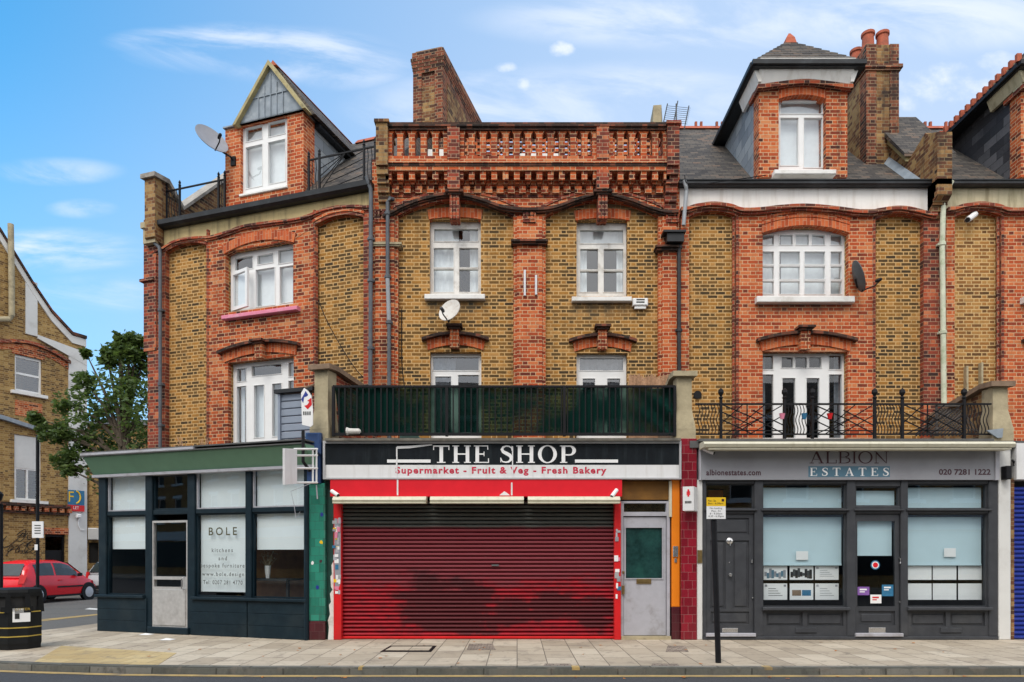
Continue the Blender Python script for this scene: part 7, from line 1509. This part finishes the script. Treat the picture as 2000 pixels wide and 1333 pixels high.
# ================================================================ TREE
def leafmat():
    m, nt, bs, tc = newmat("broad_leaf"); oc = tc.outputs['Object']
    wn = nd(nt, 'ShaderNodeTexNoise', {'Vector': oc, 'Scale': 5., 'Detail': 3.}).outputs[0]
    c = ramp(nt, wn, [(.3, (.035, .07, .018)), (.55, (.085, .14, .032)), (.75, (.17, .23, .055))])
    nt.links.new(c, bs.inputs['Base Color']); bs.inputs['Roughness'].default_value = .55
    bs.inputs['Subsurface Weight'].default_value = 0.
    t = nd(nt, 'ShaderNodeBsdfTranslucent', {0: (.16, .24, .05, 1)})
    mx = nd(nt, 'ShaderNodeMixShader', {0: .35, 1: bs.outputs[0], 2: t.outputs[0]})
    nt.links.new(mx.outputs[0], nt.nodes['Material Output'].inputs[0]); return m
def tree(label, bx, by, h, crown, nleaf, seed, size=.11):
    r = random.Random(seed)
    T = Thing('street_tree', label, 'tree', W0, (bx, by, RZ))
    tr = MB().tube([(bx, by, RZ), (bx+.05, by, h*.25), (bx-.05, by, h*.5), (bx+.1, by, h*.8)], [.2, .16, .11, .03], 10)
    tips = []
    for (cx_, cy_, cz_, rr) in crown:
        s0 = Vector((bx, by, max(h*.2, min(h*.7, cz_-1.2)))); e = Vector((cx_, cy_, cz_)); m_ = s0.lerp(e, .5)+Vector((0, 0, .25))
        tr.tube([tuple(s0), tuple(m_), tuple(e)], [.07, .045, .012], 6); tips.append((e, rr))
    T.part('trunk', tr, MAT['bark'])
    mb = MB()
    for _ in range(nleaf):
        e, rr = r.choice(tips)
        # sub-clumps: leaves gather around random twig ends inside the clump
        tw = random.Random(seed*1000+r.randrange(26)+int(e.x*37) % 997*29); d_ = Vector((tw.gauss(0, 1), tw.gauss(0, 1), tw.gauss(0, .9))); d_ = d_.normalized()*rr*(.35+.65*tw.random())
        p = e+d_+Vector((r.gauss(0, 1), r.gauss(0, 1), r.gauss(0, 1)))*rr*.17
        a = Vector((r.uniform(-1, 1), r.uniform(-1, 1), r.uniform(-.6, .4))).normalized(); b = a.cross(Vector((r.uniform(-1, 1), r.uniform(-1, 1), r.uniform(-1, 1)))).normalized(); s_ = size*r.uniform(.6, 1.25)
        mb.add([tuple(p-a*s_), tuple(p+b*s_*.5-a*s_*.1), tuple(p+a*s_), tuple(p-b*s_*.5-a*s_*.1)], [(0, 1, 2, 3)])
    T.part('crown', mb, leafmat())
TD = 21.5
def tp3(px_, py_, dy=0.): d_ = TD+dy; return ((px_-CX)/F_*d_, d_, CH-(py_-CY)*d_/F_)
crown = []
for px_, py_, rr, dy in ((233, 662, .16, 0), (238, 676, .25, 0), (207, 690, .16, 0), (212, 705, .3, .1), (270, 668, .2, .2), (255, 690, .3, 0), (282, 700, .5, .4), (232, 690, .45, 0), (268, 715, .6, .4), (222, 755, .7, -.3), (262, 770, .8, .2), (180, 790, .6, 0), (215, 825, .8, .3), (265, 830, .9, -.3), (150, 835, .6, -.2), (185, 860, .7, .2), (240, 880, .9, .4), (130, 790, .4, 0), (118, 850, .35, -.3), (90, 840, .3, -.3), (70, 818, .22, -.4), (150, 880, .5, 0), (165, 745, .35, 0), (168, 690, .15, 0), (120, 900, .3, -.2), (300, 760, 1., .6), (310, 850, 1., .6), (290, 900, .9, .3), (255, 665, .28, .2), (140, 920, .25, -.2), (200, 910, .7, .2), (282, 680, .5, .5)):
    crown.append((*tp3(px_, py_, dy), rr))
tree('leafy green street tree between the brick building and the turned house', (240-CX)/F_*TD, TD, 7., crown, 12500, 4, .085)

# ================================================================ TERRACE ACROSS THE ROAD (reflected in the shop glass)
O = Fr(0, -7.5, math.pi)
T = Thing('opposite_terrace', 'pale brick terrace on the near side of the road, visible only reflected in shop glass', 'house', O, (0, 0, 0))
hs = [(a, a+1.1, b, b+h_) for a in [-24+2.6*i for i in range(41)] for b, h_ in ((4.1, 1.9), (7.1, 1.6))]
T.part('wall', MB().holes(-25, 84, -.1, 9.2, hs, 0, .25), MAT['yel2'])
q = MB(); p_ = MB()
for h in hs: q.holes(*h, [(h[0]+.08, h[1]-.08, h[2]+.08, (h[2]+h[3])/2-.03), (h[0]+.08, h[1]-.08, (h[2]+h[3])/2+.03, h[3]-.08)], .08, .14).box(h[0]-.15, h[1]+.15, -.12, .08, h[2]-.14, h[2]).box(h[0]-.1, h[1]+.1, -.04, .08, h[3], h[3]+.22); p_.quad((h[0], .12, h[2]), (h[1], .12, h[2]), (h[1], .12, h[3]), (h[0], .12, h[3]))
T.part('window_frames', q, MAT['upvc'])['kind'] = 'stuff'; T.part('panes', p_, MAT['ink'])['kind'] = 'stuff'
T.part('shop_band', MB().box(-25, 84, -.1, 0, 2.7, 3.4), MAT['whitep'])
T.part('shop_windows', MB().box(-24.5, 83.5, -.02, 0, .6, 2.6), MAT['ink'])
T.part('roof', MB().prismx([(-.2, 9.2), (3.5, 11.5), (7, 9.2)], -25, 84), MAT['slate'])
struct('pavement', MB().box(-90, 60, -14, -3.0, RZ-.05, 0), MAT['pave'])
